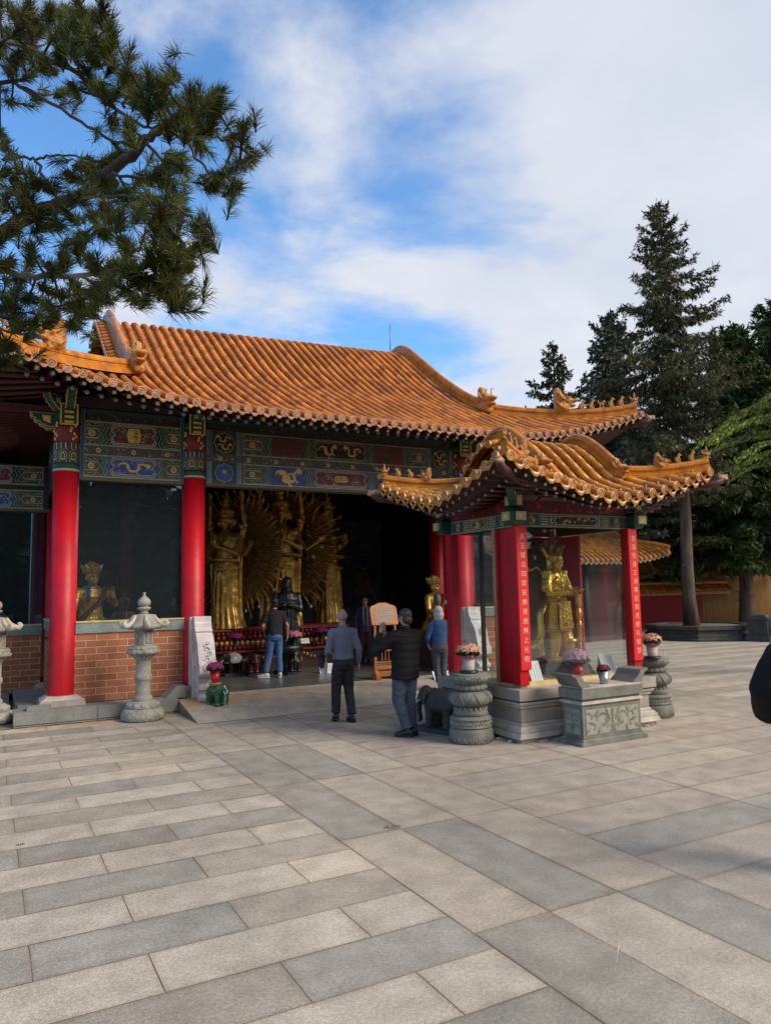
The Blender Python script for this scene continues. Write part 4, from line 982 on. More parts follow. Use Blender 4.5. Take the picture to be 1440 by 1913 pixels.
# mural wall behind the statues with carved stone dado
b = MB(); b.bb(6.0, 11.2, 21.0, 21.3, .2, 1.35, M_sill)
for i in range(12): b.bb(6.05 + i * .43, 6.40 + i * .43, 20.97, 20.999, .45, 1.0, M_grstone2)
b.bb(6.0, 11.2, 20.9, 21.3, 1.351, 1.45, M_sill); b.bb(6.0, 11.2, 20.92, 21.3, .205, .32, M_grstone); b.build('stone_dado', hroot)
pt = Painter((6.0, 21.1, 1.46), (1, 0, 0), (0, -1, 0)); pt.rect(0, 5.2, 0, 2.7, 0, M_mural); rn = random.Random(4)
for (u, v, s) in ((1.35, .35, .75), (3.15, .35, 1.0), (4.5, .35, .75)):
    pt.disc(u, v + 1.05 * s, .62 * s, 1, M_pbrown, 24); pt.disc(u, v + 1.05 * s, .55 * s, 2, M_mural, 24)
    pt.poly([(u - .62 * s, v), (u + .62 * s, v), (u + .50 * s, v + .28 * s), (u + .30 * s, v + .35 * s), (u + .30 * s, v + .85 * s), (u + .12 * s, v + 1.0 * s), (u - .12 * s, v + 1.0 * s), (u - .30 * s, v + .85 * s), (u - .30 * s, v + .35 * s), (u - .50 * s, v + .28 * s)], 3, M_muralo)
    pt.disc(u, v + 1.18 * s, .15 * s, 4, M_murals, 12); pt.disc(u, v + 1.30 * s, .13 * s, 5, M_dark, 10); pt.scrolls(u - .7 * s, u + .7 * s, v - .2, v, 4, [M_teal, M_muralo], rn, 20, .04); pt.scrolls(u - .3 * s, u + .3 * s, v + .1, v + .8 * s, 4, [M_murals, M_pred], rn, 8, .02)
pt.scrolls(.1, 5.1, .1, 2.6, 1, [M_teal, M_pbrown, M_muralo], rn, 60, .02)
pt.b.build('mural', hroot)
b = MB(); b.bb(5.9, 11.2, 21.0, 21.4, 4.16, 5.04, M_dark); b.build('beam', hroot)
for (x, y) in ((10.45, 16.6), (3.2, 20.3)):
    column(x, y, .19, .34, 5.0, True, False)
# eave: rafters, soffit and fascia
roof = Roof(CX, 18.0, 6.9, 6.2, 3.93, 4.05, [(0, 5.03), (.5, 5.20), (1.05, 5.44), (2.05, 5.94), (3.0, 6.42), (4.0, 7.06), (5.0, 7.80), (5.7, 8.32), (6.0, 8.48), (6.2, 8.54)], .85, 4.2, 1.8, .2165, .30, .062, M_rollr, M_tiler, M_disc, 0.034)
mr_, mp_, me_ = MB(), MB(), MB()
roof.tiles(0, mr_, mp_, me_); roof.tiles(3, mr_, mp_, me_)
me_.build('eave_end_tiles', hroot); mr_.build('roll_tiles', hroot); mp_.build('pan_tiles', hroot)
b = MB(); roof.sheet(1, M_tiler, b, 0); roof.sheet(2, M_tiler, b, 0); b.build('rear_roof_slope', hroot)
b = MB()
for sd in range(4): roof.sheet(sd, M_dkred, b, -.075)
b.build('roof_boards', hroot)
# crest cap rolls
b = MB()
for i in range(60):
    u = -roof.gx + .1 + i * .2165 * 7.65 / 7.65
    if u > roof.gx - .1: break
b = None
M_rafend = mat('blue_white_rafter_end', (0.24, 0.27, 0.36), 0.5, nscale=20)
M_flyend = mat('flying_rafter_end', (0.16, 0.17, 0.10), 0.6, nscale=20)
def rafters(rf, side, step, depth, zin, r, parent, sq=.045, d0=.06):
    half = rf.ex if side in (0, 2) else rf.ey; n = int(2 * half / step); b = MB()
    out = [Vector((0, -1, 0)), Vector((1, 0, 0)), Vector((0, 1, 0)), Vector((-1, 0, 0))][side]
    for i in range(n):
        u = -half + (i + .5) * 2 * half / n
        if half - abs(u) < .12: continue
        d1 = min(depth, (half - abs(u)) * (rf.k if side in (0, 2) else 1 / rf.k) + .15)
        e = rf.P(side, u, d0); e.z -= .13; i_ = rf.P(side, u, d1); i_.z -= .17
        t = (i_ - e).normalized(); sd = t.cross(Vector((0, 0, 1))).normalized(); up = sd.cross(t)
        vs = [e + sd * a * sq + up * c * sq for a, c in ((-1, -1), (1, -1), (1, 1), (-1, 1))] + [i_ + sd * a * sq + up * c * sq for a, c in ((-1, -1), (1, -1), (1, 1), (-1, 1))]
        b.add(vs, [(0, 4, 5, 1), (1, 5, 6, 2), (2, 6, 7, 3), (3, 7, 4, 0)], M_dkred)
        vs = [e - t * .002 + sd * a * sq + up * c * sq for a, c in ((-1, -1), (1, -1), (1, 1), (-1, 1))]
        b.add(vs, [(3, 2, 1, 0)], M_flyend if i % 2 else M_dgreen)
        vs = [e - t * .005 + sd * a * sq * .6 + up * c * sq * .6 for a, c in ((-1, -1), (1, -1), (1, 1), (-1, 1))]
        b.add(vs, [(3, 2, 1, 0)], M_gold if i % 3 else M_pale)
        # round lower rafter with painted end, set further back
        e2 = rf.P(side, u + half / n, d0 + depth * .34); e2.z -= .13 + sq * 2 + r * 1.4; i2 = rf.P(side, u + half / n, d1); i2.z -= .17 + sq * 2 + r
        if (i2 - e2).length > .15: b.tube([e2, i2], r, M_dkred, 8); b.ell(e2 - (i2 - e2).normalized() * .004, (r * .92, r * .4 if side in (0, 2) else r * .92, r * .92), M_rafend, 8, 6)
    b.build('rafters', parent)
rafters(roof, 0, .2165, 1.75, 0, .042, hroot, .036); rafters(roof, 3, .2165, 1.9, 0, .042, hroot, .036)
dress_roof(hroot, roof, M_ridge, .20, .30, [(.02, 9, .01, 0)] and [(.50, 9, .46, 0), (.62, 0, .22, 0), (.68, 1, .22, 0), (.74, 3, .22, 0), (.80, 0, .22, 0), (.86, 1, .22, 0), (.94, 2, .24, 0)], .50, lambda sx, sy: sy < 0)
# eave tie board at tile line and side eaves' soffit
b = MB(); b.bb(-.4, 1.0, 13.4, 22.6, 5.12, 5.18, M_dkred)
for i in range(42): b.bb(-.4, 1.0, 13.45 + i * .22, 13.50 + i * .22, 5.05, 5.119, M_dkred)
b.build('side_soffit', hroot)
# carved white bracket stones at the inner columns
def bracket_stone(x0, x1):
    b = MB(); m = M_marble
    prof = [(13.28, .21), (12.70, .21), (12.70, .27), (12.76, .29), (12.76, .38), (12.70, .40), (12.70, .46), (12.80, .50), (12.86, .60), (12.70, .62), (12.66, .66), (12.66, .80), (12.72, .84), (12.74, .90),
            (12.78, 1.02), (12.82, 1.16), (12.90, 1.28), (12.97, 1.34), (12.95, 1.37), (13.02, 1.44), (13.03, 1.50), (13.05, 1.53), (13.05, 1.62), (13.28, 1.62)]
    b.prism([(y_, z_ - .04) for y_, z_ in prof], x0, x1, m, 'yz')
    # narrow inner leaf, behind
    b.prism([(13.0, .18), (12.95, .75), (13.10, 1.1), (13.16, 1.57), (13.27, 1.57), (13.27, .18)], x0 - .045, x0 - .001, m, 'yz')
    o = b.build('bracket_stone', hroot); bv = o.modifiers.new('b', 'BEVEL'); bv.width = .008; bv.segments = 2; bv.limit_method = 'ANGLE'
    r = MB(); rn = random.Random(6)
    for q in range(9):      # relief scrolls on the curved front
        z_ = .70 + q * .055 + rn.uniform(-.01, .01); yy = interp([(.66, 12.655), (.80, 12.655), (.9, 12.735), (1.02, 12.775), (1.16, 12.815), (1.28, 12.89)], z_ + .04); pts = []
        xc = lerp(x0, x1, rn.choice((.35, .65, .5))); rr = rn.uniform(.03, .055)
        for k in range(9): a = k * .75 * rn.choice((1, 1)) + q; pts.append((xc + rr * (1 - k / 12) * cos(a), yy - .004, z_ + rr * (1 - k / 12) * sin(a)))
        r.tube(pts, .010, m, 6)
    for s_ in (x0 - .002, x1 + .002):
        for q in range(9):
            z_ = .3 + q * .11; pts = [(s_, 13.0 + .04 * cos(k * .8 + q), z_ + .045 * sin(k * .8 + q)) for k in range(7)]; r.tube(pts, .009, m, 5)
    r.build('relief', o)
bracket_stone(3.20, 3.50); bracket_stone(8.95, 9.25)
# lightning rod on the ridge
b = MB(); b.tube([(9.9, 17.9, 8.6), (9.9, 17.9, 9.5)], .012, M_wire, 6); b.build('lightning_rod', hroot)
reparent(names0)
for o in bpy.data.objects:   # parts of parts carry no offset
    if o.name not in names0 and o.parent and o.parent != hall: pass

# ------------------------------------------------------------------ the small glazed pavilion
pav = thing('shrine_pavilion', 'small glass-walled shrine pavilion with curved orange tiled roof and red posts', 'shrine pavilion', (7.28, 8.7, 0))
names1 = {o.name for o in bpy.data.objects}
PX0, PX1, PY0, PY1 = 6.25, 8.32, 7.92, 9.50
b = MB()
def course(x, z0, z1, m, top=None):
    cx_, cy_ = (PX0 + PX1) / 2, (PY0 + PY1) / 2; w, d = PX1 - PX0 + 2 * x, PY1 - PY0 + 2 * x
    b.box((cx_, cy_, (z0 + z1) / 2), (w, d, z1 - z0), m, top=top)
course(.18, 0.0, .05, M_granlt); course(.235, .05, .12, M_granlt, (.975, .975)); course(.20, .12, .16, M_granlt); course(.19, .16, .20, M_granlt, (.97, .97)); course(.145, .20, .235, M_granlt, (.985, .985))
course(.12, .235, .42, M_granite); course(.145, .42, .46, M_granlt); course(.165, .46, .50, M_granlt, (1.02, 1.02)); course(.15, .50, .52, M_dkstone); course(.20, .52, .665, M_granite)
o = b.build('stone_base', pav); bv = o.modifiers.new('b', 'BEVEL'); bv.width = .009; bv.segments = 2
b = MB()
for q in range(26):      # broken mortar at the foot
    rn = random.Random(q); t = rn.random(); p = (PX0 - .24 + 2.4 * t, PY0 - .25) if q % 2 else (PX0 - .25, PY0 - .24 + 1.9 * t)
    b.ell((p[0], p[1], .01), (rn.uniform(.02, .07), rn.uniform(.01, .03), rn.uniform(.006, .02)), M_granlt, 7, 5)
o = b.build('mortar_rubble', pav); o['kind'] = 'stuff'
b = MB(); b.bb(PX0 - .04, PX1 + .04, PY0 - .04, PY1 + .04, .666, .70, M_trim); b.build('case_floor', pav)
pw = .075
for x in (PX0, PX1):
    for y in (PY0, PY1):
        b = MB(); b.bb(x - pw, x + pw, y - pw, y + pw, .70, 2.80, M_redp); o = b.build('post', pav); bv = o.modifiers.new('b', 'BEVEL'); bv.width = .006; bv.segments = 2
# solid red boards beside some posts and glass between
for (x0, x1, y0, y1, m) in ((PX0 - .02, PX0 + .02, PY0 + pw + .001, PY0 + .50, M_redp), (PX1 - .02, PX1 + .02, PY1 - .56, PY1 - pw - .001, M_redp), (PX0 + 1.42, PX1 - pw - .001, PY1 - .02, PY1 + .02, M_dkred)):
    b = MB(); b.bb(x0, x1, y0, y1, .701, 2.78, m); b.build('side_board', pav)
def pglass(x0, x1, y0, y1):
    b = MB(); b.bb(x0, x1, y0, y1, .702, 2.77, M_glassp); b.build('glass_pane', pav)
pglass(PX0 + pw + .002, PX1 - pw - .002, PY0 - .004, PY0 + .004); pglass(PX0 - .004, PX0 + .004, PY0 + .505, PY1 - pw - .002)
pglass(PX0 + pw + .002, PX0 + 1.415, PY1 - .004, PY1 + .004); pglass(PX1 - .004, PX1 + .004, PY0 + pw + .002, PY1 - .565)
b = MB()
b.bb(PX0 - pw - .02, PX0 - pw - .001, PY0 + .36, PY0 + .42, .70, 2.80, M_woodl); b.bb(PX0 + .02, PX1 - .02, PY0 - .012, PY0 + .012, .70, .735, M_trim); b.bb(PX0 - .012, PX0 + .012, PY0 + .02, PY1 - .02, .70, .735, M_trim)
b.bb(PX0 - .03, PX0 + .03, PY0 + .80, PY0 + .83, .70, 2.78, M_dark); b.build('glazing_bar', pav)
# couplet boards
for (x, body) in ((PX0 + .005, '天王護法四眾安樂普施無上光明'), (PX1 - .02, '菩薩化身三洲尊忍同見慈孔智慧')):
    b = MB(); b.bb(x - .085, x + .085, PY0 - pw - .035, PY0 - pw - .001, .90, 2.805, M_plaque); o = b.build('couplet_board', pav); bv = o.modifiers.new('b', 'BEVEL'); bv.width = .004; bv.segments = 1
    t = text_mesh('\n'.join(body), .088, M_goldt, o, 'couplet_lettering', (x + .008, PY0 - pw - .037, 1.845), space=1.44, squash=.98)
# beams
for (o_, u, n_, L, seed) in (((PX0, PY0 - .03, 2.80), (1, 0, 0), (0, -1, 0), PX1 - PX0, 5), ((PX0 - .03, PY1, 2.80), (0, -1, 0), (-1, 0, 0), PY1 - PY0, 6)):
    b = MB(); U = Vector(u); N = Vector(n_); a = Vector(o_); e = a + U * L
    x0, x1 = sorted((a.x, e.x)); y0, y1 = sorted((a.y, e.y))
    inn = -N * .10; xs = sorted((x0, x1, x0 + inn.x, x1 + inn.x)); ys = sorted((y0, y1, y0 + inn.y, y1 + inn.y))
    b.bb(xs[0], xs[-1], ys[0], ys[-1], 2.80, 2.99, M_dgreen); b.bb(xs[0], xs[-1], ys[0], ys[-1], 2.992, 3.16, M_dkred); b.build('beam', pav)
    pt = Painter(a, u, n_); rn = random.Random(seed)
    pt.rect(0, L, 0, .19, 0, M_teal); pt.rect(0, L, .004, .014, 1, M_pale); pt.rect(0, L, .172, .182, 1, M_pale)
    for s_ in (0, 1):
        f = (lambda q: L - q) if s_ else (lambda q: q)
        pt.rect(min(f(.16), f(.34)), max(f(.16), f(.34)), .02, .168, 2, M_dgreen); pt.disc(f(.25), .094, .062, 3, M_pale); pt.disc(f(.25), .094, .054, 4, M_pbrown); pt.scrolls(min(f(.2), f(.3)), max(f(.2), f(.3)), .05, .14, 5, [M_gold], rn, 5, .008)
        for q in (.13, .36): pt.rect(min(f(q), f(q + .02)), max(f(q), f(q + .02)), .01, .18, 3, M_blue)
        for q in range(4): pt.rect(min(f(.40), f(.54)), max(f(.40), f(.54)), .03 + q * .036, .045 + q * .036, 3, M_pale)
        for q in range(3):
            pt.chev(f(.56 + q * .035) - (0 if not s_ else .028), .02, .168, .028, .035 * (1 if not s_ else -1), 3 + q, (M_pale, M_blue, M_pale)[q])
    pt.poly([(.68, .03), (L - .68, .03), (L - .64, .094), (L - .68, .16), (.68, .16), (.64, .094)], 6, M_pale); pt.poly([(.69, .04), (L - .69, .04), (L - .65, .094), (L - .69, .15), (.69, .15), (.65, .094)], 7, M_dark)
    pt.scrolls(.70, L - .70, .05, .14, 8, [M_gold, M_teal, M_gold], rn, 26, .010)
    pt.rect(0, L, .20, .35, 1, M_dkred); pt.scrolls(.1, L - .1, .22, .34, 2, [M_pred, M_plaque, M_pred], rn, 50, .014)
    pt.b.build('painted_panel', pav)
for (x0, x1, y0, y1) in ((PX1 - .05, PX1 + .05, PY0, PY1), (PX0, PX1, PY1 - .05, PY1 + .05)):
    b = MB(); b.bb(x0, x1, y0 + .07, y1 - .07, 2.80, 3.15, M_dkred) if x1 - x0 < 1 else b.bb(x0 + .07, x1 - .07, y0, y1, 2.80, 3.15, M_dkred); b.build('beam', pav)
# corner brackets: green lantern-shaped caps with gold fronts
def pav_bracket(x, y, dxs):
    b = MB()
    for (z0, z1, w0, w1) in ((2.81, 2.86, .15, .20), (2.86, 2.99, .24, .26), (2.99, 3.04, .22, .16), (3.06, 3.24, .16, .19)):
        for dx_, dy_ in dxs:
            c = (x + dx_ * .075, y + dy_ * .075, (z0 + z1) / 2); b.box(c, (w0, w0, z1 - z0), M_dgreen, top=(w1 / w0, w1 / w0))
    for dx_, dy_ in dxs:
        for z0, z1 in ((2.875, 2.975), (3.08, 3.20)):
            hx = .14 if z0 < 3 else .10
            for ax in ((dx_ * 1.0, 0), (0, dy_ * 1.0)):
                c = Vector((x + dx_ * .075 + ax[0] * hx, y + dy_ * .075 + ax[1] * hx, (z0 + z1) / 2)); w = .07 if z0 < 3 else .045
                dm = (.012, w * 2, z1 - z0) if ax[0] else (w * 2, .012, z1 - z0)
                b.box(c, tuple(q + .014 for q in dm), M_pale); b.box(c + Vector((ax[0], ax[1], 0)) * .004, dm, M_dgreen); b.box(c + Vector((ax[0], ax[1], 0)) * .009, (dm[0] * (1 if ax[0] else .45), dm[1] * (1 if ax[1] else .45), dm[2] * .55), M_gold)
    b.build('bracket_block', pav)
pav_bracket(PX0, PY0, ((-1, -1),)); pav_bracket(PX1, PY0, ((1, -1),)); pav_bracket(PX0, PY1, ((-1, 1),))
for (x, y, dx_, dy_) in ((PX0, PY0, -1, -1), (PX1, PY0, 1, -1), (PX0, PY1, -1, 1)):
    b = MB(); ang = atan2(dy_, dx_); b.T = Matrix.Translation((x, y, 3.06)) @ Matrix.Rotation(ang, 4, 'Z')
    b.prism([(0, 0), (.22, 0), (.28, .05), (.36, .06), (.46, .14), (.52, .20), (.52, .26), (0, .26)], -.05, .05, M_dgreen, 'xz'); b.prism([(.1, .03), (.24, .03), (.30, .08), (.44, .17), (.1, .18)], -.053, .053, M_teal, 'xz'); b.prism([(.3, .10), (.42, .16), (.40, .19), (.3, .17)], -.056, .056, M_pale, 'xz'); b.build('beam_nose', pav)
proof = Roof(7.33, 8.68, 1.91, 1.60, .72, .86, [(0, 3.13), (.25, 3.22), (.5, 3.33), (.74, 3.46), (.88, 3.60), (1.05, 3.77), (1.22, 3.93), (1.38, 4.05), (1.50, 4.11), (1.60, 4.13)], .48, 1.9, 1.5, .234, .21, .058, M_roll, M_tile, M_discy)
a_, b_, c_ = MB(), MB(), MB()
for sd in range(4): proof.tiles(sd, a_, b_, c_)
c_.build('eave_end_tiles', pav); a_.build('roll_tiles', pav); b_.build('pan_tiles', pav)
b = MB()
for sd in range(4): proof.sheet(sd, M_dkred, b, -.06)
b.build('roof_boards', pav)
for sd in (0, 3, 1): rafters(proof, sd, .15, .75, 0, .024, pav, .022, .04)
dress_roof(pav, proof, M_ridge, .15, .22, [(.46, 9, .19, 0), (.64, 0, .145, 0), (.78, 1, .145, 0), (.93, 2, .17, 0)], .26, lambda sx, sy: True)
# wire netting hung under the front and left eaves
def netting(rf, side, u0, u1, parent, cell=.035, drop=.20, inset=.35, dr0=0.02):
    nx = int((u1 - u0) / cell); ny = 8; b = MB(); half = rf.ex if side in (0, 2) else rf.ey
    def Pn(i, j):
        u = u0 + (u1 - u0) * (i + (.5 if j % 2 else 0)) / nx; t = j / ny; p = rf.P(side, max(-half, min(half, u)), inset * t)
        p.z -= dr0 + drop * sin(t * pi * .62) * (.8 + .3 * sin(u * 3)); return p
    for j in range(ny):
        for i in range(nx):
            p = Pn(i, j)
            for q in (Pn(i, j + 1), Pn(i + (1 if j % 2 else -1), j + 1)):
                d = (q - p); s_ = d.cross(Vector((.3, .5, .8))).normalized() * .0011; b.add([p - s_, p + s_, q + s_, q - s_], [(0, 1, 2, 3)], M_wire)
    o = b.build('bird_netting', parent)
netting(proof, 0, -1.88, 1.88, pav); netting(proof, 3, -1.55, 1.55, pav)
for o in bpy.data.objects:
    if o.name not in names1 and o.parent == pav: o.matrix_parent_inverse = Matrix.Translation((-7.28, -8.7, 0))

# ------------------------------------------------------------------ stone furniture
def ring_lobes(mb, c, r, z, n, sz, m, tilt=0, off=0):
    for k in range(n):
        a = 2 * pi * (k + off) / n; mb.ell((c[0] + r * cos(a), c[1] + r * sin(a), c[2] + z), (sz[0], sz[1], sz[2]), m, 8, 6, Euler((0, tilt, a)).to_matrix())
def stone_lantern(loc, label, rz=0, partial=False):
    t = thing('stone_lantern', label, 'stone lantern', loc, rz, 'stone lanterns before the hall')
    b = MB(); b.lathe([(.30, 0), (.33, .03), (.335, .10), (.30, .17), (.27, .19)], (0, 0, 0), M_lanrough, 28); b.build('rough_base', t)
    b = MB(); b.lathe([(.25, .185), (.255, .21), (.24, .25), (.19, .30)], (0, 0, 0), M_lantern, 28); ring_lobes(b, (0, 0, 0), .215, .235, 12, (.05, .055, .045), M_lantern, .5); b.build('lotus_foot', t)
    b = MB(); b.lathe([(.145, .29), (.15, .30), (.15, .35), (.135, .37), (.118, .39), (.118, .60), (.128, .62), (.14, .64), (.14, .69), (.128, .71), (.118, .73), (.118, .93), (.13, .95), (.155, .99), (.17, 1.01)], (0, 0, 0), M_lantern, 28); b.build('shaft', t)
    b = MB(); b.lathe([(.16, 1.0), (.20, 1.02), (.265, 1.06), (.27, 1.09), (.25, 1.10), (.235, 1.14), (.225, 1.17), (.17, 1.175)], (0, 0, 0), M_lantern, 8, smooth=False, rot=pi / 8)
    ring_lobes(b, (0, 0, 0), .235, 1.065, 16, (.025, .045, .03), M_lantern, .6); ring_lobes(b, (0, 0, 0), .215, 1.135, 16, (.025, .038, .03), M_lantern, -.4, .5); b.build('platform', t)
    b = MB(); b.lathe([(.165, 1.175), (.165, 1.44)], (0, 0, 0), M_lantern, 6, smooth=False, rot=0)
    o = b.build('light_chamber', t)
    w = MB()
    for k in range(6):
        a = 2 * pi * (k + .5) / 6; r = .165 * cos(pi / 6); ca, sa = cos(a), sin(a)
        def q(u, v, h): return (ca * (r + h) - sa * u, sa * (r + h) + ca * u, v)
        if k % 2 == 0:
            for (u0, u1, v0, v1) in ((-.05, -.04, 1.205, 1.40), (.04, .05, 1.205, 1.40), (-.05, .05, 1.39, 1.40), (-.05, .05, 1.205, 1.215)):
                w.add([q(u0, v0, .004), q(u1, v0, .004), q(u1, v1, .004), q(u0, v1, .004)], [(0, 1, 2, 3)], M_dkstone)
        else:
            rn = random.Random(k)
            for i in range(7): uu, vv = rn.uniform(-.04, .04), 1.22 + i * .027; w.tube([q(uu - .02, vv, .001), q(uu, vv + .012, .006), q(uu + .022, vv, .001)], .007, M_lantern, 5)
    w.build('carving', o)
    b = MB(); prof = [(.15, 1.44), (.26, 1.435), (.30, 1.47), (.285, 1.505), (.23, 1.53), (.195, 1.58), (.17, 1.64), (.145, 1.665), (.06, 1.675)]
    b.lathe(prof, (0, 0, 0), M_lantern, 36)
    for k in range(6):
        a = 2 * pi * k / 6 + pi / 6 * .3
        b.tube([(.16 * cos(a), .16 * sin(a), 1.65), (.22 * cos(a), .22 * sin(a), 1.56), (.29 * cos(a), .29 * sin(a), 1.50), (.36 * cos(a), .36 * sin(a), 1.49), (.385 * cos(a), .385 * sin(a), 1.53), (.36 * cos(a), .36 * sin(a), 1.56)], [.028, .035, .045, .05, .042, .03], M_lantern_b, 8)
        b.ell((.36 * cos(a), .36 * sin(a), 1.545), (.035, .035, .035), M_lantern_b, 8, 6)
    b.build('canopy', t)
    b = MB(); b.lathe([(.06, 1.67), (.075, 1.685), (.06, 1.71), (.05, 1.715), (.085, 1.74), (.10, 1.765), (.098, 1.785), (.06, 1.79), (.075, 1.80), (.10, 1.83), (.105, 1.865), (.088, 1.905), (.045, 1.945), (.022, 1.97), (.022, 2.0), (.028, 2.02), (.0, 2.022)], (0, 0, 0), M_lantern, 24)
    ring_lobes(b, (0, 0, 0), .088, 1.765, 12, (.018, .02, .022), M_lantern); b.build('finial', t)
    return t
stone_lantern((2.255, 12.50, 0), 'grey stone lantern with jar finial standing before the brick dado between two red columns', .35)
stone_lantern((.13, 13.55, 0), 'second grey stone lantern cut by the left edge of the photo', 0)

def drum_pedestal(loc, label):
    t = thing('drum_pedestal', label, 'stone pedestal', loc, 0, 'round carved pedestals at the pavilion corners')
    b = MB(); b.lathe([(.27, 0), (.285, .02), (.285, .15), (.27, .18), (.26, .19)], (0, 0, 0), M_grstone, 32)
    rn = random.Random(3)
    for k in range(22):
        a = 2 * pi * k / 22; b.tube([(.285 * cos(a + q * .06), .285 * sin(a + q * .06), .05 + .03 * sin(q * 1.5 + k)) for q in range(5)], .010, M_grstone, 5)
    b.build('foot', t)
    b = MB(); b.lathe([(.255, .19), (.275, .20), (.275, .215), (.265, .22), (.265, .29), (.275, .295), (.275, .31), (.25, .33), (.22, .345)], (0, 0, 0), M_grstone, 32)
    for k in range(26):
        a = 2 * pi * k / 26; b.tube([(.267 * cos(a + q * .055), .267 * sin(a + q * .055), .255 + .022 * sin(q * 1.6 + k * 2)) for q in range(5)], .008, M_grstone2, 5)
    b.build('lower_drum', t)
    b = MB(); b.lathe([(.21, .34), (.235, .36), (.215, .41), (.19, .45), (.185, .47)], (0, 0, 0), M_grstone, 32); ring_lobes(b, (0, 0, 0), .20, .41, 20, (.022, .028, .05), M_grstone, .25); b.build('lotus_neck', t)
    b = MB(); b.lathe([(.19, .465), (.235, .48), (.275, .53), (.28, .58), (.25, .63), (.20, .655), (.18, .66)], (0, 0, 0), M_grstone, 36)
    for k in range(8):
        a0 = 2 * pi * k / 8
        for sg in (-1, 1):
            pts = []
            for q in range(8):
                tt = q / 7; z = .478 + .165 * tt; r = interp([(.465, .19), (.48, .235), (.53, .275), (.58, .28), (.63, .25), (.655, .20)], z) + .004; pts.append((r * cos(a0 + sg * .39 * (tt ** .8)), r * sin(a0 + sg * .39 * (tt ** .8)), z))
            b.tube(pts, .009, M_grstone, 5)
    b.build('lotus_bowl', t)
    b = MB(); b.lathe([(.18, .655), (.215, .67), (.225, .70), (.20, .735), (.19, .745)], (0, 0, 0), M_grstone, 32); ring_lobes(b, (0, 0, 0), .21, .70, 18, (.02, .032, .028), M_grstone); b.build('upper_neck', t)
    b = MB(); b.lathe([(.19, .742), (.225, .755), (.225, .775), (.255, .785), (.26, .80), (.26, .865), (.25, .88), (.0, .881)], (0, 0, 0), M_grstone, 36)
    for k in range(26):
        a = 2 * pi * k / 26; b.tube([(.262 * cos(a + q * .055), .262 * sin(a + q * .055), .825 + .022 * sin(q * 1.6 + k * 2)) for q in range(5)], .008, M_grstone2, 5)
    b.build('top_drum', t); return t
drum_pedestal((5.63, 8.22, 0), 'round green-grey carved pedestal at the pavilion\'s left corner beside the stone elephant')
drum_pedestal((8.98, 8.22, 0), 'round green-grey carved pedestal partly hidden at the pavilion\'s right corner')

# altar table
t = thing('altar_table', 'green-grey carved stone altar table with upturned ends before the pavilion', 'altar table', (7.10, 7.36, 0))
def abox(b, w, d, z0, z1, m, top=None): b.box((0, 0, (z0 + z1) / 2), (w, d, z1 - z0), m, top=top)
b = MB(); abox(b, 1.14, .46, 0, .045, M_grstone); abox(b, 1.08, .42, .045, .075, M_grstone, (.975, .95)); o = b.build('plinth', t); bv = o.modifiers.new('b', 'BEVEL'); bv.width = .005
b = MB(); abox(b, 1.00, .36, .075, .50, M_grstone)
pf = Painter((-.5, -.18, .075), (1, 0, 0), (0, -1, 0)); pf.b = b; pf.rect(.05, .95, .05, .36, 1, M_grstone2)
for s_ in (-1, 1):
    def S(u): return .5 + s_ * u
    for (cu, cv, r, a0, tr, w) in ((.16, .20, .115, .3, 5.2, .030), (.16, .19, .05, 2, 4, .02), (.33, .24, .07, 3.6, -4, .022), (.33, .13, .05, 1, 3.5, .018), (.05, .11, .05, 0, 3, .018)):
        pts = [(S(cu + r * (1 - q / 18) * cos(a0 + tr * q / 12)), cv + r * (1 - q / 18) * sin(a0 + tr * q / 12)) for q in range(13)]; pf.stroke(pts, w, 2, M_grstone)
    for (cu, cv, a, L_) in ((.40, .31, .4, .05), (.42, .10, -.8, .05), (.26, .32, 2.2, .05), (.24, .09, -1.2, .05), (.36, .19, .2, .07), (.10, .32, 1.2, .05), (.07, .26, 1.0, .06)):
        ca, sa = cos(a), sin(a); pf.poly([(S(cu - ca * L_), cv - sa * L_), (S(cu - sa * .018), cv + ca * .018), (S(cu + ca * L_), cv + sa * L_), (S(cu + sa * .018), cv - ca * .018)], 3, M_grstone)
pf.poly([(.5, .24), (.53, .30), (.5, .36), (.47, .30)], 3, M_grstone); pf.stroke([(.5, .07), (.5, .25)], .02, 3, M_grstone)
pf.poly([(.44, .06), (.5, .13), (.56, .06)], 3, M_grstone)
pl = Painter((-.5, .18, .075), (0, -1, 0), (-1, 0, 0)); pl.b = b; pl.rect(.05, .31, .05, .36, 1, M_grstone2)
for s_ in (-1, 1):
    for (cu, cv, r, a0, tr) in ((.05, .13, .05, 0, 4), (.06, .25, .05, 1, -4), (.08, .31, .04, 3, 4)): pl.stroke([(.18 + s_ * (cu + r * (1 - q / 16) * cos(a0 + tr * q / 10)), cv + r * (1 - q / 16) * sin(a0 + tr * q / 10)) for q in range(11)], .02, 2, M_grstone)
pl.stroke([(.18, .06), (.18, .33)], .018, 3, M_grstone)
b.build('carved_body', t)
b = MB(); abox(b, 1.06, .42, .50, .54, M_granlt, (.97, .95)); abox(b, .98, .37, .54, .57, M_grstone); abox(b, 1.06, .44, .57, .69, M_grstone); abox(b, 1.0, .40, .69, .715, M_granlt)
o = b.build('table_top', t); bv = o.modifiers.new('b', 'BEVEL'); bv.width = .004
for s_ in (-1, 1):
    b = MB(); b.prism([(s_ * .36, .716), (s_ * .50, .716), (s_ * .53, .73), (s_ * .60, .84), (s_ * .66, .87), (s_ * .66, .89), (s_ * .52, .87), (s_ * .47, .80)], -.20, .20, M_grstone, 'xz'); b.build('upturned_end', t)

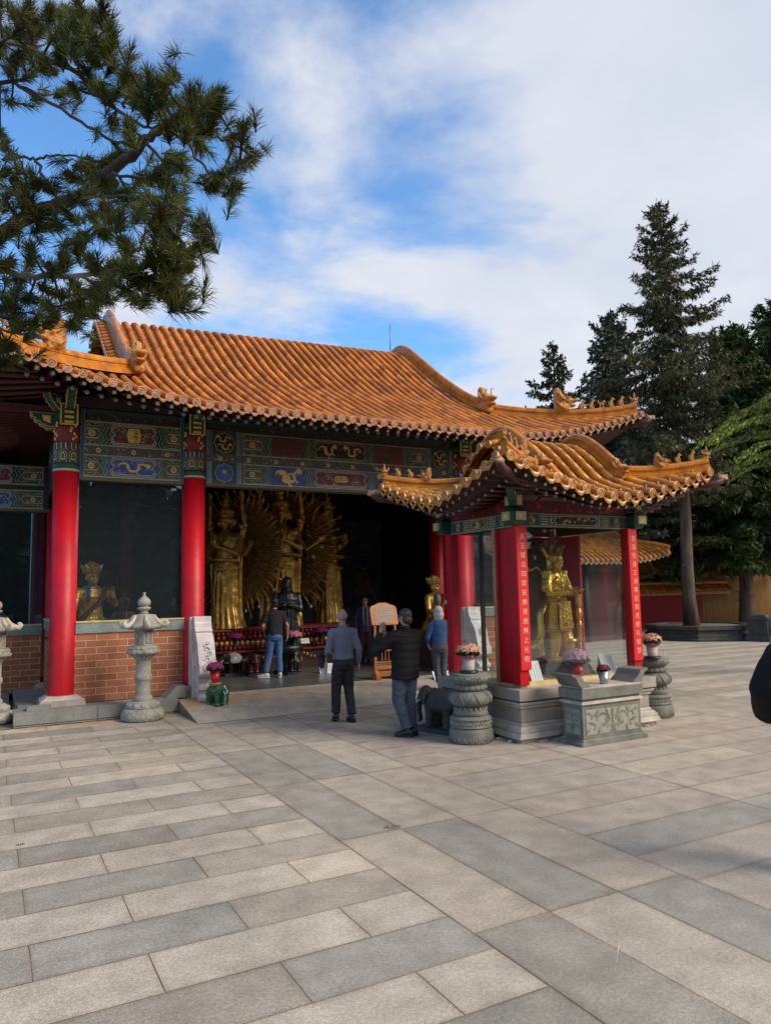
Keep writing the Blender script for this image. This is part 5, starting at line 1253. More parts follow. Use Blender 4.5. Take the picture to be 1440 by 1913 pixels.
# elephants ---------------------------------------------------
def elephant(loc, rz, s, mbody, mcloth, label, cat='elephant statue', plinth=None, mplinth=None, mt=None, name='elephant_statue', group=None, drape=True):
    t = thing(name, label, cat, loc, rz, group)
    z0 = .1 if plinth else 0
    if plinth: b = MB(); b.box((0, 0, .05 * s), (1.15 * s, .62 * s, .10 * s), mplinth, top=(.97, .96)); o = b.build('plinth', t)
    b = MB()
    b.ell((-.06, 0, z0 + .56), (.42, .26, .27), mbody, 16, 10)
    for sx in (-.30, .20):
        for sy in (-.14, .14): b.tube([(sx, sy, z0 + .5), (sx, sy, z0 + .1), (sx + .02, sy, z0 - .0)], [.13, .10, .12], mbody, 10)
    b.ell((.42, 0, z0 + .70), (.18, .17, .20), mbody); b.tube([(.52, 0, z0 + .68), (.64, 0, z0 + .50), (.66, 0, z0 + .28), (.60, 0, z0 + .10), (.68, 0, z0 + .06)], [.11, .085, .065, .05, .04], mbody, 10)
    for sy in (-1, 1): b.ell((.34, sy * .20, z0 + .66), (.13, .035, .19), mbody, 10, 8, Euler((0, 0, sy * -.5)).to_matrix())
    b.tube([(-.46, 0, z0 + .6), (-.53, 0, z0 + .4), (-.50, .03, z0 + .15)], [.035, .025, .03], mbody, 6)
    sc = MB(); sc.v = [tuple(c * s for c in v) for v in b.v]; sc.f = b.f; sc.mi = b.mi; sc.sm = b.sm; sc.fc = b.fc; sc.mats = b.mats
    remeshed(sc, 'body', max(.008, .022 * s), mbody, t, 3, carved(.006 * s, 12 / s))
    if drape:
        b = MB(); vs = []; n = 20; rows = []
        for j in range(6):
            th = pi / 2 * j / 5
            for k in range(n): a = 2 * pi * k / n; vs.append(((-.06 + .46 * sin(th) * cos(a)) * s, .31 * sin(th) * sin(a) * s, (z0 + .50 + .36 * cos(th)) * s))
        for k in range(n): a = 2 * pi * k / n; vs.append(((-.06 + .475 * cos(a)) * s, .325 * sin(a) * s, (z0 + .42) * s))
        fs = [(j * n + k, j * n + (k + 1) % n, (j + 1) * n + (k + 1) % n, (j + 1) * n + k) for j in range(6) for k in range(n)]
        b.add(vs, fs, mcloth, True); o = b.build('saddle_cloth', t); so = o.modifiers.new('s', 'SOLIDIFY'); so.thickness = .015 * s; so.offset = 1
    b = MB()
    for sy in (-1, 1): b.tube([(.52 * s, sy * .09 * s, (z0 + .58) * s), (.64 * s, sy * .12 * s, (z0 + .50) * s), (.76 * s, sy * .12 * s, (z0 + .53) * s)], [.03 * s, .024 * s, .008 * s], mt or M_marble, 6); b.build('tusk', t); b = MB()
    return t
elephant((5.66, 9.0, 0), R_(108), .62, M_dkstone, M_dkstone, 'dark stone elephant on a plinth beside the left pedestal, seen from behind', plinth=True, mplinth=M_dkstone)
M_gceram = mat('green_glaze', (0.012, 0.11, 0.045), 0.18, col2=(0.006, 0.05, 0.02), nscale=9, coat=.6)
M_yceram = mat('ochre_glaze', (0.40, 0.20, 0.03), 0.25, nscale=9, coat=.5)
te = elephant((3.42, 12.42, 0.135), R_(-62), .40, M_gceram, M_gceram, 'small green glazed elephant stool with a flower pot on its back', 'ceramic elephant', name='elephant_stool', drape=False)
b = MB(); b.ell((-.03, 0, .23), (.175, .115, .105), M_gceram, 16, 10); b.lathe([(.075, .305), (.10, .325), (.11, .34), (.11, .36), (.10, .37), (0, .371)], (-.02, 0, 0), M_yceram, 20); b.build('saddle', te)
M_wceram = mat('white_glaze', (0.50, 0.47, 0.44), .3, nscale=9); M_rceram = mat('maroon_glaze', (0.10, 0.02, 0.02), .3, nscale=9)
elephant((4.75, 16.0, .205), R_(200), .50, M_black, M_wceram, 'black elephant stool with white trimmings at the left end of the red altar', 'ceramic elephant', True, M_dkstone, name='elephant_stool', mt=M_wceram, group='elephant stools along the altar')
elephant((5.13, 15.75, .205), R_(-95), .48, M_rceram, M_rceram, 'maroon elephant stool with pale tusks left of the man in the black T-shirt', 'ceramic elephant', True, M_cabinet, name='elephant_stool', mt=M_wceram, group='elephant stools along the altar')
elephant((5.95, 15.35, .205), R_(-110), .52, M_black, M_statueb, 'black and gold elephant stool right of the man in the black T-shirt', 'ceramic elephant', True, M_dkstone, name='elephant_stool', mt=M_wceram, group='elephant stools along the altar')

# flower pots -------------------------------------------------
def flowers(loc, label, r, petal, petal2, potm, pot, leaf=(0.02, 0.05, 0.015), n=70, flat=.62, saucer=False, wrap=None, pr=.020, name='flower_pot'):
    """pot profile list; a dome of small five-petalled flowers over leaves"""
    t = thing(name, label, 'flower pot', loc); rn = random.Random(int(loc[0] * 100))
    H = pot[-1][1]
    b = MB(); b.lathe(pot + [(pot[-1][0] * .9, H - .005), (0, H - .02)], (0, 0, 0), potm, 24); b.build('pot', t)
    if saucer: b = MB(); b.lathe([(.11, -.035), (.12, -.03), (.12, -.01), (.09, -.001), (0, 0)], (0, 0, 0), M_black, 24); b.build('saucer', t)
    if wrap:
        b = MB()
        for k in range(14):
            a = 2 * pi * k / 14; b.ell((pot[-1][0] * 1.0 * cos(a), pot[-1][0] * 1.0 * sin(a), H - .01), (.035, .03, .03), wrap, 7, 5)
        b.build('ribbon', t)
    ml = mat(name + '_leaf', leaf, .5, rand=.5, nscale=5); mp = mat(name + '_petal', petal, .55, col2=petal2, nscale=60, rand=.25)
    b = MB()
    for i in range(int(n * 2.2)):
        a, q = rn.uniform(0, 2 * pi), sqrt(rn.random()); d = r * q * .95; z = H + r * .15 + rn.uniform(-.1, .45) * r; L = rn.uniform(.025, .05); an = rn.uniform(0, 6.28); tl = rn.uniform(-.6, .8)
        dv = Vector((cos(an), sin(an), tl)).normalized(); sv = dv.orthogonal().normalized(); c = Vector((d * cos(a), d * sin(a), z))
        b.add([c - dv * L, c + sv * L * .45, c + dv * L, c - sv * L * .45], [(0, 1, 2, 3)], ml)
    b.build('foliage', t).__setitem__('kind', 'stuff')
    b = MB()
    for i in range(n):
        z_ = rn.random() ** .7; a = i * 2.39996; th = math.acos(1 - i / n * .96); c = Vector((r * sin(th) * cos(a), r * sin(th) * sin(a), H + r * .35 + r * flat * cos(th))) + Vector((rn.uniform(-1, 1), rn.uniform(-1, 1), rn.uniform(-1, 1))) * r * .07
        nrm = Vector((sin(th) * cos(a), sin(th) * sin(a), cos(th) + .2)).normalized(); s1 = nrm.orthogonal().normalized(); s2 = nrm.cross(s1); ph = rn.uniform(0, 6)
        for k in range(5):
            aa = ph + 2 * pi * k / 5; dv = s1 * cos(aa) + s2 * sin(aa); sv = nrm.cross(dv); R = pr * rn.uniform(.8, 1.2)
            b.add([c, c + dv * R * .6 + sv * R * .42 + nrm * R * .2, c + dv * R * 1.05 + nrm * R * .12, c + dv * R * .6 - sv * R * .42 + nrm * R * .2], [(0, 1, 2, 3)], mp)
        b.ell(c + nrm * .003, (pr * .3, pr * .3, pr * .3), mp, 5, 4)
    b.build('blossoms', t).__setitem__('kind', 'stuff'); return t
M_redpot = mat('red_plastic', (0.45, 0.006, 0.02), .35); M_wovpot = mat('white_woven_wrap', (0.52, 0.45, 0.43), .7, col2=(.35, .27, .26), nscale=70, bump=.4, bscale=90); M_silver = mat('silver_foil', (0.42, 0.42, 0.44), .3, metal=.9, nscale=20, bump=.3)
M_pinkrib = mat('pink_ribbon', (0.45, .10, .16), .5)
PK = [(.068, 0), (.07, .01), (.085, .19)]
flowers((5.60, 8.18, .918), 'peach blossoms in a white woven pot on the left round pedestal', .155, (.72, .42, .28), (.60, .24, .14), M_wovpot, PK, saucer=True, wrap=M_pinkrib, n=110)
flowers((8.80, 8.02, .918), 'peach blossoms in a white woven pot on the right round pedestal', .145, (.72, .42, .30), (.60, .26, .18), M_wovpot, PK, saucer=True, wrap=M_pinkrib, n=90)
flowers((3.40, 12.42, .508), 'magenta cyclamen in a red pot on the green elephant stool', .135, (.33, .015, .14), (.20, .01, .10), M_redpot, [(.055, 0), (.06, .01), (.09, .19)], n=120, pr=.024)
flowers((7.40, 8.12, .702), 'pale pink hydrangea-like blossoms in a red pot behind the altar table inside the glass', .19, (.62, .34, .46), (.45, .16, .32), M_redpot, [(.075, 0), (.08, .01), (.105, .20)], n=170, pr=.024)
flowers((7.10, 7.30, .716), 'dark red flowers in a silver foil pot on the altar table', .075, (.22, .004, .02), (.14, .004, .012), M_silver, [(.045, 0), (.05, .01), (.075, .16)], n=60, flat=.7, pr=.02)
flowers((6.40, 8.25, .702), 'pale lilac blossoms inside the pavilion behind the near post', .13, (.55, .45, .55), (.35, .25, .42), M_wovpot, PK, n=70, pr=.022)
VK = [(.06, 0), (.065, .02), (.05, .04), (.06, .10), (.065, .16)]
flowers((4.80, 15.95, .80), 'magenta orchids in a dark vase over the black elephant at the altar\'s left end', .17, (.30, .005, .10), (.20, .005, .08), M_black, VK, n=60, pr=.032, flat=.5)
flowers((5.94, 15.35, .80), 'pale pink flowers in a dark vase beside the man in the black T-shirt', .17, (.55, .22, .28), (.42, .06, .14), M_black, VK, n=110, pr=.03)
flowers((6.95, 16.2, .80), 'magenta flowers in a dark vase right of the altar behind the grey-shirted man', .18, (.30, .005, .10), (.2, .005, .08), M_black, VK, n=70, pr=.032)

# reading stand with carved board
t = thing('wooden_notice_stand', 'tall varnished wooden stand holding a framed carved notice board inside the hall entrance', 'notice stand', (7.12, 13.35, .205), R_(-12))
b = MB()
for s_ in (-1, 1): b.box((s_ * .21, 0, .035), (.10, .46, .07), M_wood); b.prism([(-.2, .07), (.2, .07), (.08, .17), (-.08, .17)], s_ * .21 - .03, s_ * .21 + .03, M_wood, 'yz')
b.box((0, 0, .10), (.36, .03, .10), M_wood); b.build('foot', t)
b = MB()
for s_ in (-1, 1): b.box((s_ * .21, 0, .60), (.045, .045, .98), M_wood)
b.build('upright', t)
b = MB()
for z in (.20, .29, .33, .56, .84): b.box((0, 0, z), (.375, .03, .028 if z != .29 else .02), M_wood)
b.box((0, .005, .24), (.37, .016, .06), M_woodl)
for x in (-.07, 0, .07): b.box((x, 0, .45), (.014, .016, .20), M_wood)
b.build('rail', t)
bd = MB(); poly = [(-.27, 0), (.27, 0), (.285, .05), (.285, .36), (.25, .42), (.16, .45), (.08, .49), (-.08, .49), (-.16, .45), (-.25, .42), (-.285, .36), (-.285, .05)]
bd.prism(poly, -.02, .02, M_wood, 'xz'); o = bd.build('notice_board', t); o.location = (0, -.02, 1.06); o.rotation_euler = (R_(-24), 0, 0)
bv = o.modifiers.new('b', 'BEVEL'); bv.width = .012; bv.segments = 2
b = MB(); b.prism([(x * .78, z * .84 + .03) for x, z in poly], -.024, -.0205, M_woodl, 'xz'); p_ = b.build('carved_field', o)
text_mesh('大悲咒\n南無喝囉怛那\n婆盧羯帝爍缽\n菩提薩埵婆耶\n摩訶薩埵婆耶\n唵薩皤囉罰曳', .055, M_wceram, o, 'carved_lettering', (0, -.0265, .235), space=1.0)

# small inscribed plaques
def easel(loc, rz, w, h, tilt, label, rows=6, back=M_dkred, stand=False, name='inscription_plaque'):
    t = thing(name, label, 'plaque', loc, rz); Rm = Euler((tilt, 0, 0)).to_matrix()
    b = MB(); b.box(Rm @ Vector((0, 0, h / 2)), (w, .012, h), M_paper, rx=tilt); o = b.build('panel', t)
    i = MB(); rn = random.Random(3)
    for r in range(rows):
        x = -w * .36 + w * .72 * r / (rows - 1); n = int(h / .018)
        for k in range(2, n - 2 - (0 if r else 2)):
            z = h - .018 * k - .008; c = Rm @ Vector((x, -.0075, z)); i.box(c, (w * .045, .001, .009), M_paperink, rx=tilt); 
    i.build('lettering', o)
    b = MB(); b.prism([(0.008, 0), (h * .55, 0), (.008 - sin(tilt) * h * .95, h * cos(tilt) * .95)], -w / 2 + .004, w / 2 - .004, back, 'yz'); b.build('wedge_back', t)
    return t
easel((8.02, 8.10, .702), R_(0), .24, .30, R_(-22), 'white inscribed plaque on a dark red wedge beside the right couplet post')
easel((6.62, 8.04, .702), R_(0), .20, .29, R_(-22), 'narrow white inscribed plaque beside the left couplet post', 4)
easel((6.62, 14.95, .205), R_(-15), .46, .30, R_(-52), 'low white inscribed panel on a grey stone wedge on the hall floor', 9, M_plat)
easel((6.35, 15.9, .80), R_(-10), .34, .14, R_(-40), 'small white card propped on the altar ledge right of the man in the black T-shirt', 7, M_cabinet)
easel((8.05, 12.6, .17), R_(-15), .42, .26, R_(-52), 'white inscribed panel on the floor behind the woman in the blue top', 9, M_plat)

# ------------------------------------------------------------------ people
M_skin = mat('skin', (0.42, 0.22, 0.15), 0.5, col2=(0.36, 0.17, 0.115), nscale=12)
def capchain(b, pts, rad, m, n=12):
    b.tube(pts, rad, m, n)
    for p, r in zip(pts, rad if hasattr(rad, '__len__') else [rad] * len(pts)): b.ell(p, (r * .98,) * 3, m, n, 8)
def hand(b, wrist, dirv, palmn, m, curl=.35, s=1.0):
    """palm, four unequal bent fingers and a thumb from the side of the palm"""
    d = Vector(dirv).normalized(); n = Vector(palmn); n = (n - d * n.dot(d)).normalized(); sd = d.cross(n)
    w = Vector(wrist); pc = w + d * .048 * s
    b.ell(pc, (.040 * s, .050 * s, .016 * s), m, 12, 8, Matrix((sd, d, n)).transposed())
    capchain(b, [w - d * .01, w + d * .03 * s], [.024 * s, .026 * s], m, 10)
    for k, (o, L) in enumerate(((-.028, .062), (-.010, .074), (.009, .070), (.027, .054))):
        p0 = w + d * .085 * s + sd * o * s; c1 = curl * (1 + .12 * k)
        d1 = (d * cos(c1) + n * sin(c1)); d2 = (d * cos(c1 * 2.2) + n * sin(c1 * 2.2))
        p1 = p0 + d1 * L * .5 * s; p2 = p1 + d2 * L * .5 * s
        capchain(b, [p0 - d * .01, p1, p2], [.0092 * s, .0086 * s, .0072 * s], m, 8)
    t0 = w + d * .028 * s - sd * .030 * s; t1 = t0 + (d * .75 - sd * .6 + n * .25).normalized() * .034 * s; t2 = t1 + (d * .95 - sd * .15 + n * .35).normalized() * .028 * s
    capchain(b, [t0, t1, t2], [.013 * s, .0105 * s, .0085 * s], m, 8)
def head(b, c, yaw, pitch, m, s=1.0):
    """head with brow, nose, lips, chin and ears; looks along local +y before turning"""
    Rm = (Euler((pitch, 0, yaw)).to_matrix()); c = Vector(c)
    def E(p, r): b.ell(c + Rm @ (Vector(p) * s), tuple(q * s for q in r), m, 14, 10, Rm)
    E((0, -.012, .022), (.074, .094, .090)); E((0, .012, -.035), (.060, .078, .078)); E((0, .038, -.085), (.036, .040, .030))
    E((0, .085, -.012), (.012, .026, .022)); E((0, .098, -.026), (.016, .014, .012)); E((0, .078, .025), (.048, .022, .012)); E((0, .080, -.058), (.024, .016, .009)); E((0, .078, -.069), (.020, .015, .008))
    for sx in (-1, 1):
        E((sx * .074, -.008, -.008), (.010, .020, .032)); E((sx * .034, .055, -.030), (.026, .028, .026)); E((sx * .030, .075, .006), (.013, .010, .008))
    return Rm
def person(label, loc, rz, h, P, shirt, pants, shoes, hair, extra=None):
    s = h / 1.75
    t = thing('person', label, 'person', loc, rz, None); t.scale = (s, s, s)
    g = lambda k, d=None: P.get(k, d)
    lean = Vector(g('lean', (0, 0, 0))); hip = Vector((0, 0, .93)) + Vector(g('hip', (0, 0, 0))); chest = Vector((0, 0, 1.30)) + lean; neck = Vector((0, -.01, 1.47)) + lean * 1.2; hc = Vector((0, .02, 1.635)) + lean * 1.35 + Vector(g('head', (0, 0, 0)))
    shw = g('shw', .18); arms = P['arms']; legs = P['legs']
    b = MB()   # ---- body, one continuous surface
    b.loft([(hip + Vector((0, 0, -.08)), .13, .09), (hip, .14, .095), (hip.lerp(chest, .5), .12, .085), (chest, .145, .095), (chest + Vector((0, 0, .10)), .14, .075), (neck + Vector((0, 0, -.02)), .06, .055)], M_skin, 16)
    capchain(b, [neck - Vector((0, 0, .06)), neck, hc - Vector((0, .015, .08))], [.062, .056, .054], M_skin)
    Rm = head(b, hc, g('yaw', 0), g('pitch', 0), M_skin, 1.0)
    for sx, (el, ha, hd, hn, cu) in zip((-1, 1), arms):
        sh = chest + Vector((sx * (shw - .03), -.005, .11)); el = Vector(el); ha = Vector(ha)
        capchain(b, [sh, el, ha], [.042, .036, .024], M_skin, 10); hand(b, ha, hd, hn, M_skin, cu)
    for sx, (kn, an) in zip((-1, 1), legs):
        kn = Vector(kn); an = Vector(an); capchain(b, [hip + Vector((sx * .085, 0, -.06)), kn, an], [.078, .050, .034], M_skin, 12)
        b.ell(kn.lerp(an, .3) + Vector((0, -.015, 0)), (.048, .05, .11), M_skin, 10, 8)
    remeshed(b, 'body', .0068, M_skin, t, 2)
    # ---- trousers
    pm, cuff, loose = pants
    b = MB(); b.loft([(hip + Vector((0, 0, -.12)), .155, .115), (hip + Vector((0, -.015, -.04)), .172, .128), (hip + Vector((0, 0, .06)), .165, .115), (hip + Vector((0, 0, .13)), .155, .108)], pm, 20)
    for sx, (kn, an) in zip((-1, 1), legs):
        kn = Vector(kn); an = Vector(an); e = kn.lerp(an, cuff)
        capchain(b, [hip + Vector((sx * .082, -.005, -.07)), hip.lerp(kn, .45) + Vector((sx * .045, 0, 0)), kn], [.098, .088 * loose, .072 * loose], pm, 14)
        b.tube([kn, kn.lerp(e, .5), e], [.072 * loose, .066 * loose, .064 * loose], pm, 14)
    def wr(c, n): return .006 * mnoise.noise(Vector((c.x * 9, c.y * 9, c.z * 16))) + .004 * sin(c.z * 55 + 9 * mnoise.noise(c * 6)) * max(0, mnoise.noise(c * 4) + .3)
    remeshed(b, 'trousers', .011, pm, t, 3, wr)
    # ---- top
    sm, hem, sl, th, bulk = shirt
    b = MB(); k = bulk
    b.loft([(hip.lerp(chest, .0) + Vector((0, 0, hem)), .170 * k, .125 * k), (hip.lerp(chest, .3), .168 * k, .122 * k), (hip.lerp(chest, .65), .172 * k, .122 * k), (chest, .188 * k, .125 * k), (chest + Vector((0, -.01, .09)), .185 * k, .108 * k), (chest + Vector((0, -.01, .145)), .13, .085), (neck + Vector((0, 0, -.0)), .066, .064), (neck + Vector((0, .004, .03)), .060, .060)], sm, 22)
    capchain(b, [chest + Vector((-shw + .015, -.01, .10)), chest + Vector((shw - .015, -.01, .10))], [.056 * k, .056 * k], sm, 14)
    for sx, (el, ha, hd, hn, cu) in zip((-1, 1), arms):
        sh = chest + Vector((sx * (shw - .015), -.005, .075)); el = Vector(el); ha = Vector(ha)
        if sl >= .5: q = el.lerp(ha, (sl - .5) * 2); capchain(b, [sh, sh.lerp(el, .55), el], [.068 * th, .060 * th, .052 * th], sm, 14); b.tube([el, el.lerp(q, .5), q], [.052 * th, .047 * th, .038 * th], sm, 14)
        else: q = sh.lerp(el, sl * 2); capchain(b, [sh, sh.lerp(q, .5)], [.068 * th, .066 * th], sm, 14); b.tube([sh.lerp(q, .4), q], [.066 * th, .068 * th], sm, 14)
    def wr2(c, n): return .007 * mnoise.noise(Vector((c.x * 8, c.y * 8, c.z * 7))) + .005 * sin((c.z + c.x * .6) * 48 + 8 * mnoise.noise(c * 5)) * max(0, mnoise.noise(c * 3.5) + .25)
    remeshed(b, P.get('topname', 'shirt'), .011, sm, t, 3, wr2 if not P.get('quilt') else (lambda c, n: wr2(c, n) * .8 + .006 * abs(sin(c.z * 30)) ))
    # ---- shoes
    mshoe, msole = shoes
    for sx, (kn, an), (dirx, pit) in zip((-1, 1), legs, g('feet', ((0, 0), (0, 0)))):
        b = MB(); an = Vector(an); Rf = Euler((pit, 0, dirx)).to_matrix()
        def F(p): return an + Rf @ Vector(p)
        capchain(b, [F((0, -.045, -.045)), F((0, .03, -.05)), F((0, .10, -.065)), F((0, .16, -.070))], [.044, .046, .044, .032], mshoe, 12); capchain(b, [F((0, -.01, -.03)), F((0, 0, .01))], [.046, .040], mshoe, 12)
        o = remeshed(b, 'shoe', .009, mshoe, t, 2)
        zlim = min(v.co.z for v in o.data.vertices)
        b = MB(); b.T = Matrix.Translation(an) @ Rf.to_4x4(); out = [(-.034, -.085), (.034, -.085), (.042, -.02), (.046, .09), (.036, .165), (0, .195), (-.036, .165), (-.046, .09), (-.042, -.02)]
        b.prism(out, -.100, -.078, msole, 'xy'); b.build('sole', o)
    # ---- hair
    kind, mh = hair
    if kind != 'none':
        b = MB(); Hc = lambda p: hc + Rm @ Vector(p)
        def HE(p, r, rot=None): b.ell(Hc(p), r, mh, 16, 10, Rm)
        if kind == 'short': HE((0, -.022, .034), (.081, .096, .088)); HE((0, -.05, -.02), (.072, .056, .055))
        if kind == 'bald': HE((0, -.045, -.012), (.079, .066, .060)); HE((-.06, -.02, .01), (.022, .05, .035)); HE((.06, -.02, .01), (.022, .05, .035))
        if kind == 'bob': HE((0, -.02, .030), (.090, .106, .094)); HE((0, -.045, -.06), (.098, .075, .10)); HE((0, -.05, -.13), (.088, .055, .06)); HE((-.07, .0, -.07), (.03, .055, .09)); HE((.07, .0, -.07), (.03, .055, .09))
        if kind == 'medium': HE((0, -.02, .032), (.084, .100, .090)); HE((0, -.05, -.04), (.080, .060, .08))
        if kind == 'bun': HE((0, -.018, .034), (.081, .096, .086)); HE((0, -.08, .03), (.04, .04, .04))
        remeshed(b, 'hair', .0075, mh, t, 1, lambda c, n: .0035 * sin(c.x * 260 + 4 * mnoise.noise(c * 20)) + .004 * mnoise.noise(c * 45))
    if extra: extra(t, s, hc, Rm)
    return t
DN = (0, .1, -1)
M_greyshirt = mat('slate_blue_shirt', (0.135, 0.145, 0.20), .85, nscale=6, col2=(.11, .12, .165), speck=(160, .08)); M_blacktr = mat('black_trousers', (0.010, 0.010, 0.013), .8, nscale=5)
M_blackshoe = mat('black_leather', (0.012, 0.011, 0.010), .4, nscale=5); M_sole = mat('dark_rubber', (0.02, 0.02, 0.02), .8)
M_greyhair = mat('grey_hair', (0.30, 0.29, 0.29), .7, nscale=40, col2=(.18, .17, .17)); M_whitehair = mat('silver_hair', (0.62, 0.60, 0.56), .6, nscale=40, col2=(.42, .40, .38)); M_brownhair = mat('dark_brown_hair', (0.035, 0.02, 0.016), .55, nscale=40)
M_blackhair = mat('black_hair', (0.010, 0.009, 0.010), .5, nscale=40)
M_jacket = mat('black_nylon_jacket', (0.005, 0.005, 0.006), .75, spec=.25, nscale=5, bump=.3, bscale=30); M_denimg = mat('slate_jeans', (0.055, 0.075, 0.115), .9, col2=(.035, .05, .085), nscale=7, speck=(200, .15))
M_denim = mat('blue_jeans', (0.06, 0.135, 0.30), .9, col2=(.03, .08, .20), nscale=7, speck=(200, .15)); M_tee = mat('black_cotton', (0.010, 0.010, 0.012), .85)
M_bluetop = mat('blue_jersey', (0.045, 0.11, 0.27), .85, nscale=6, col2=(.03, .08, .20)); M_greytr = mat('grey_trousers', (0.085, 0.085, 0.095), .9, nscale=8, speck=(120, .1))
M_purple = mat('plum_jacket', (0.055, 0.020, 0.065), .8); M_plumtr = mat('maroon_trousers', (0.055, 0.012, 0.022), .85); M_white = mat('white_cloth', (0.62, 0.60, 0.60), .8); M_whitesole = mat('white_rubber', (0.7, 0.7, 0.7), .6); M_scarf = mat('grey_scarf', (0.16, 0.15, 0.16), .9, nscale=30)

def ex_coat(t, s, hc, Rm):
    b = MB(); capchain(b, [(-.33, .12, 1.06), (-.30, .18, .98), (-.31, .16, .86)], [.045, .065, .045], M_plumtr, 10); remeshed(b, 'folded_jacket', .012, M_plumtr, t, 2, lambda c, n: .01 * mnoise.noise(c * 18))
    b = MB(); capchain(b, [(-.26, .16, 1.02), (-.25, .20, .86), (-.26, .17, .68)], [.03, .05, .04], M_white, 10); capchain(b, [(-.28, .20, .95), (-.30, .22, .80)], [.03, .035], M_white, 8)
    remeshed(b, 'white_jacket_lining', .012, M_white, t, 2, lambda c, n: .012 * mnoise.noise(c * 22))
person('grey-haired balding man in slate-blue shirt and black trousers walking away, jacket over left arm', (4.86, 10.50, .002), R_(-8), 1.70,
       dict(arms=(((-.255, -.04, 1.10), (-.22, .17, 1.02), (.3, .9, -.1), (.2, 0, 1), .5), ((.245, -.05, 1.12), (.265, .03, .86), (.05, .1, -1), (-1, .1, 0), .45)),
            legs=(((-.105, .05, .50), (-.115, .05, .12)), ((.09, .02, .50), (.10, -.12, .105))), feet=((0, R_(-12)), (.1, 0)), yaw=R_(-6), pitch=R_(-3), lean=(0, .01, 0)),
       (M_greyshirt, .03, .93, 1.08, 1.02), (M_blacktr, .97, 1.12), (M_blackshoe, M_sole), ('bald', M_greyhair), ex_coat)
def ex_glasses(t, s, hc, Rm):
    b = MB(); b.tube([hc + Rm @ Vector((.078, -.01, .015)), hc + Rm @ Vector((.076, .08, .015))], .003, M_dark, 5); b.tube([hc + Rm @ Vector((-.078, -.01, .015)), hc + Rm @ Vector((-.076, .08, .015))], .003, M_dark, 5); b.build('spectacles', t)
    b = MB(); b.lathe([(.072, 1.455), (.078, 1.47), (.078, 1.51), (.070, 1.52)], (0, -.005, 0), M_jacket, 20); b.build('collar', t)
person('man in a black padded jacket and slate jeans, both palms pressed together before his face', (5.08, 8.96, 0), R_(8), 1.72,
       dict(arms=(((-.42, .16, 1.17), (-.17, .34, 1.40), (.28, .25, 1), (1, 0, 0), .03), ((.24, .22, 1.12), (-.085, .36, 1.41), (.18, .25, 1), (-1, 0, 0), .03)),
            legs=(((-.09, .06, .50), (-.02, -.06, .11)), ((.10, .05, .50), (.10, .0, .105))), feet=((.7, 0), (.55, 0)), yaw=R_(10), pitch=R_(-8), shw=.205, lean=(.02, .0, 0), topname='jacket', quilt=True),
       (M_jacket, -.14, .96, 1.38, 1.24), (M_denimg, .98, 1.22), (M_blackshoe, M_sole), ('medium', M_brownhair), ex_glasses)
person('silver-haired woman in a blue top and cropped grey trousers standing with ankles together', (7.50, 11.90, .055), R_(-22), 1.60,
       dict(arms=(((-.25, -.05, 1.12), (-.21, .10, .93), (.3, .6, -.5), (1, 0, 0), .5), ((.25, .02, 1.12), (.12, .18, 1.0), (-.6, .6, 0), (-.3, -.6, 0), .5)),
            legs=(((-.07, .03, .50), (-.02, -.01, .105)), ((.07, .03, .50), (.085, .02, .105))), feet=((.3, 0), (-.5, 0)), yaw=R_(-15), shw=.16),
       (M_bluetop, .02, .82, 1.0, .92), (M_greytr, .74, 1.02), (M_blackshoe, M_sole), ('bob', M_whitehair))
person('man in a black T-shirt, blue jeans and white sneakers facing the statues', (5.34, 14.92, .207), R_(-14), 1.66,
       dict(arms=(((-.26, -.02, 1.12), (-.22, .12, .95), (.3, .5, -.6), (1, 0, 0), .5), ((.28, -.02, 1.12), (.29, .08, .90), (0, .3, -1), (-1, 0, 0), .5)),
            legs=(((-.12, .04, .50), (-.20, .0, .105)), ((.09, .03, .50), (.11, .0, .105))), feet=((1.3, 0), (.1, 0)), pitch=R_(10), shw=.185, topname='t_shirt'),
       (M_tee, -.03, .34, 1.12, 1.05), (M_denim, .97, 1.12), (M_white, M_whitesole), ('medium', M_blackhair))
def ex_shades(t, s, hc, Rm):
    b = MB()
    for sx in (-1, 1): b.ell(hc + Rm @ Vector((sx * .033, .09, .008)), (.027, .008, .020), M_dark, 10, 6, Rm)
    b.tube([hc + Rm @ Vector((-.07, .06, .012)), hc + Rm @ Vector((0, .098, .014)), hc + Rm @ Vector((.07, .06, .012))], .004, M_dark, 5); b.build('sunglasses', t)
    b = MB(); capchain(b, [(-.05, .12, 1.44), (-.05, .15, 1.25), (-.05, .15, .98)], [.03, .035, .03], M_scarf, 8); capchain(b, [(.05, .12, 1.44), (.05, .15, 1.25), (.04, .15, 1.02)], [.03, .035, .03], M_scarf, 8); capchain(b, [(-.06, .06, 1.47), (0, .09, 1.46), (.06, .06, 1.47)], .03, M_scarf, 8)
    remeshed(b, 'scarf', .012, M_scarf, t, 2)
person('woman in sunglasses, plum jacket and grey scarf facing the camera inside the hall', (8.15, 16.3, .207), R_(155), 1.62,
       dict(arms=(((-.25, -.02, 1.12), (-.24, .06, .88), (0, .2, -1), (1, 0, 0), .5), ((.25, .0, 1.12), (.24, .08, .88), (0, .2, -1), (-1, 0, 0), .5)),
            legs=(((-.09, .04, .50), (-.08, .05, .105)), ((.09, .02, .50), (.09, -.08, .105))), shw=.165, topname='jacket'),
       (M_purple, -.12, .95, 1.15, 1.08), (M_plumtr, .97, 1.1), (M_blackshoe, M_sole), ('bun', M_blackhair), ex_shades)
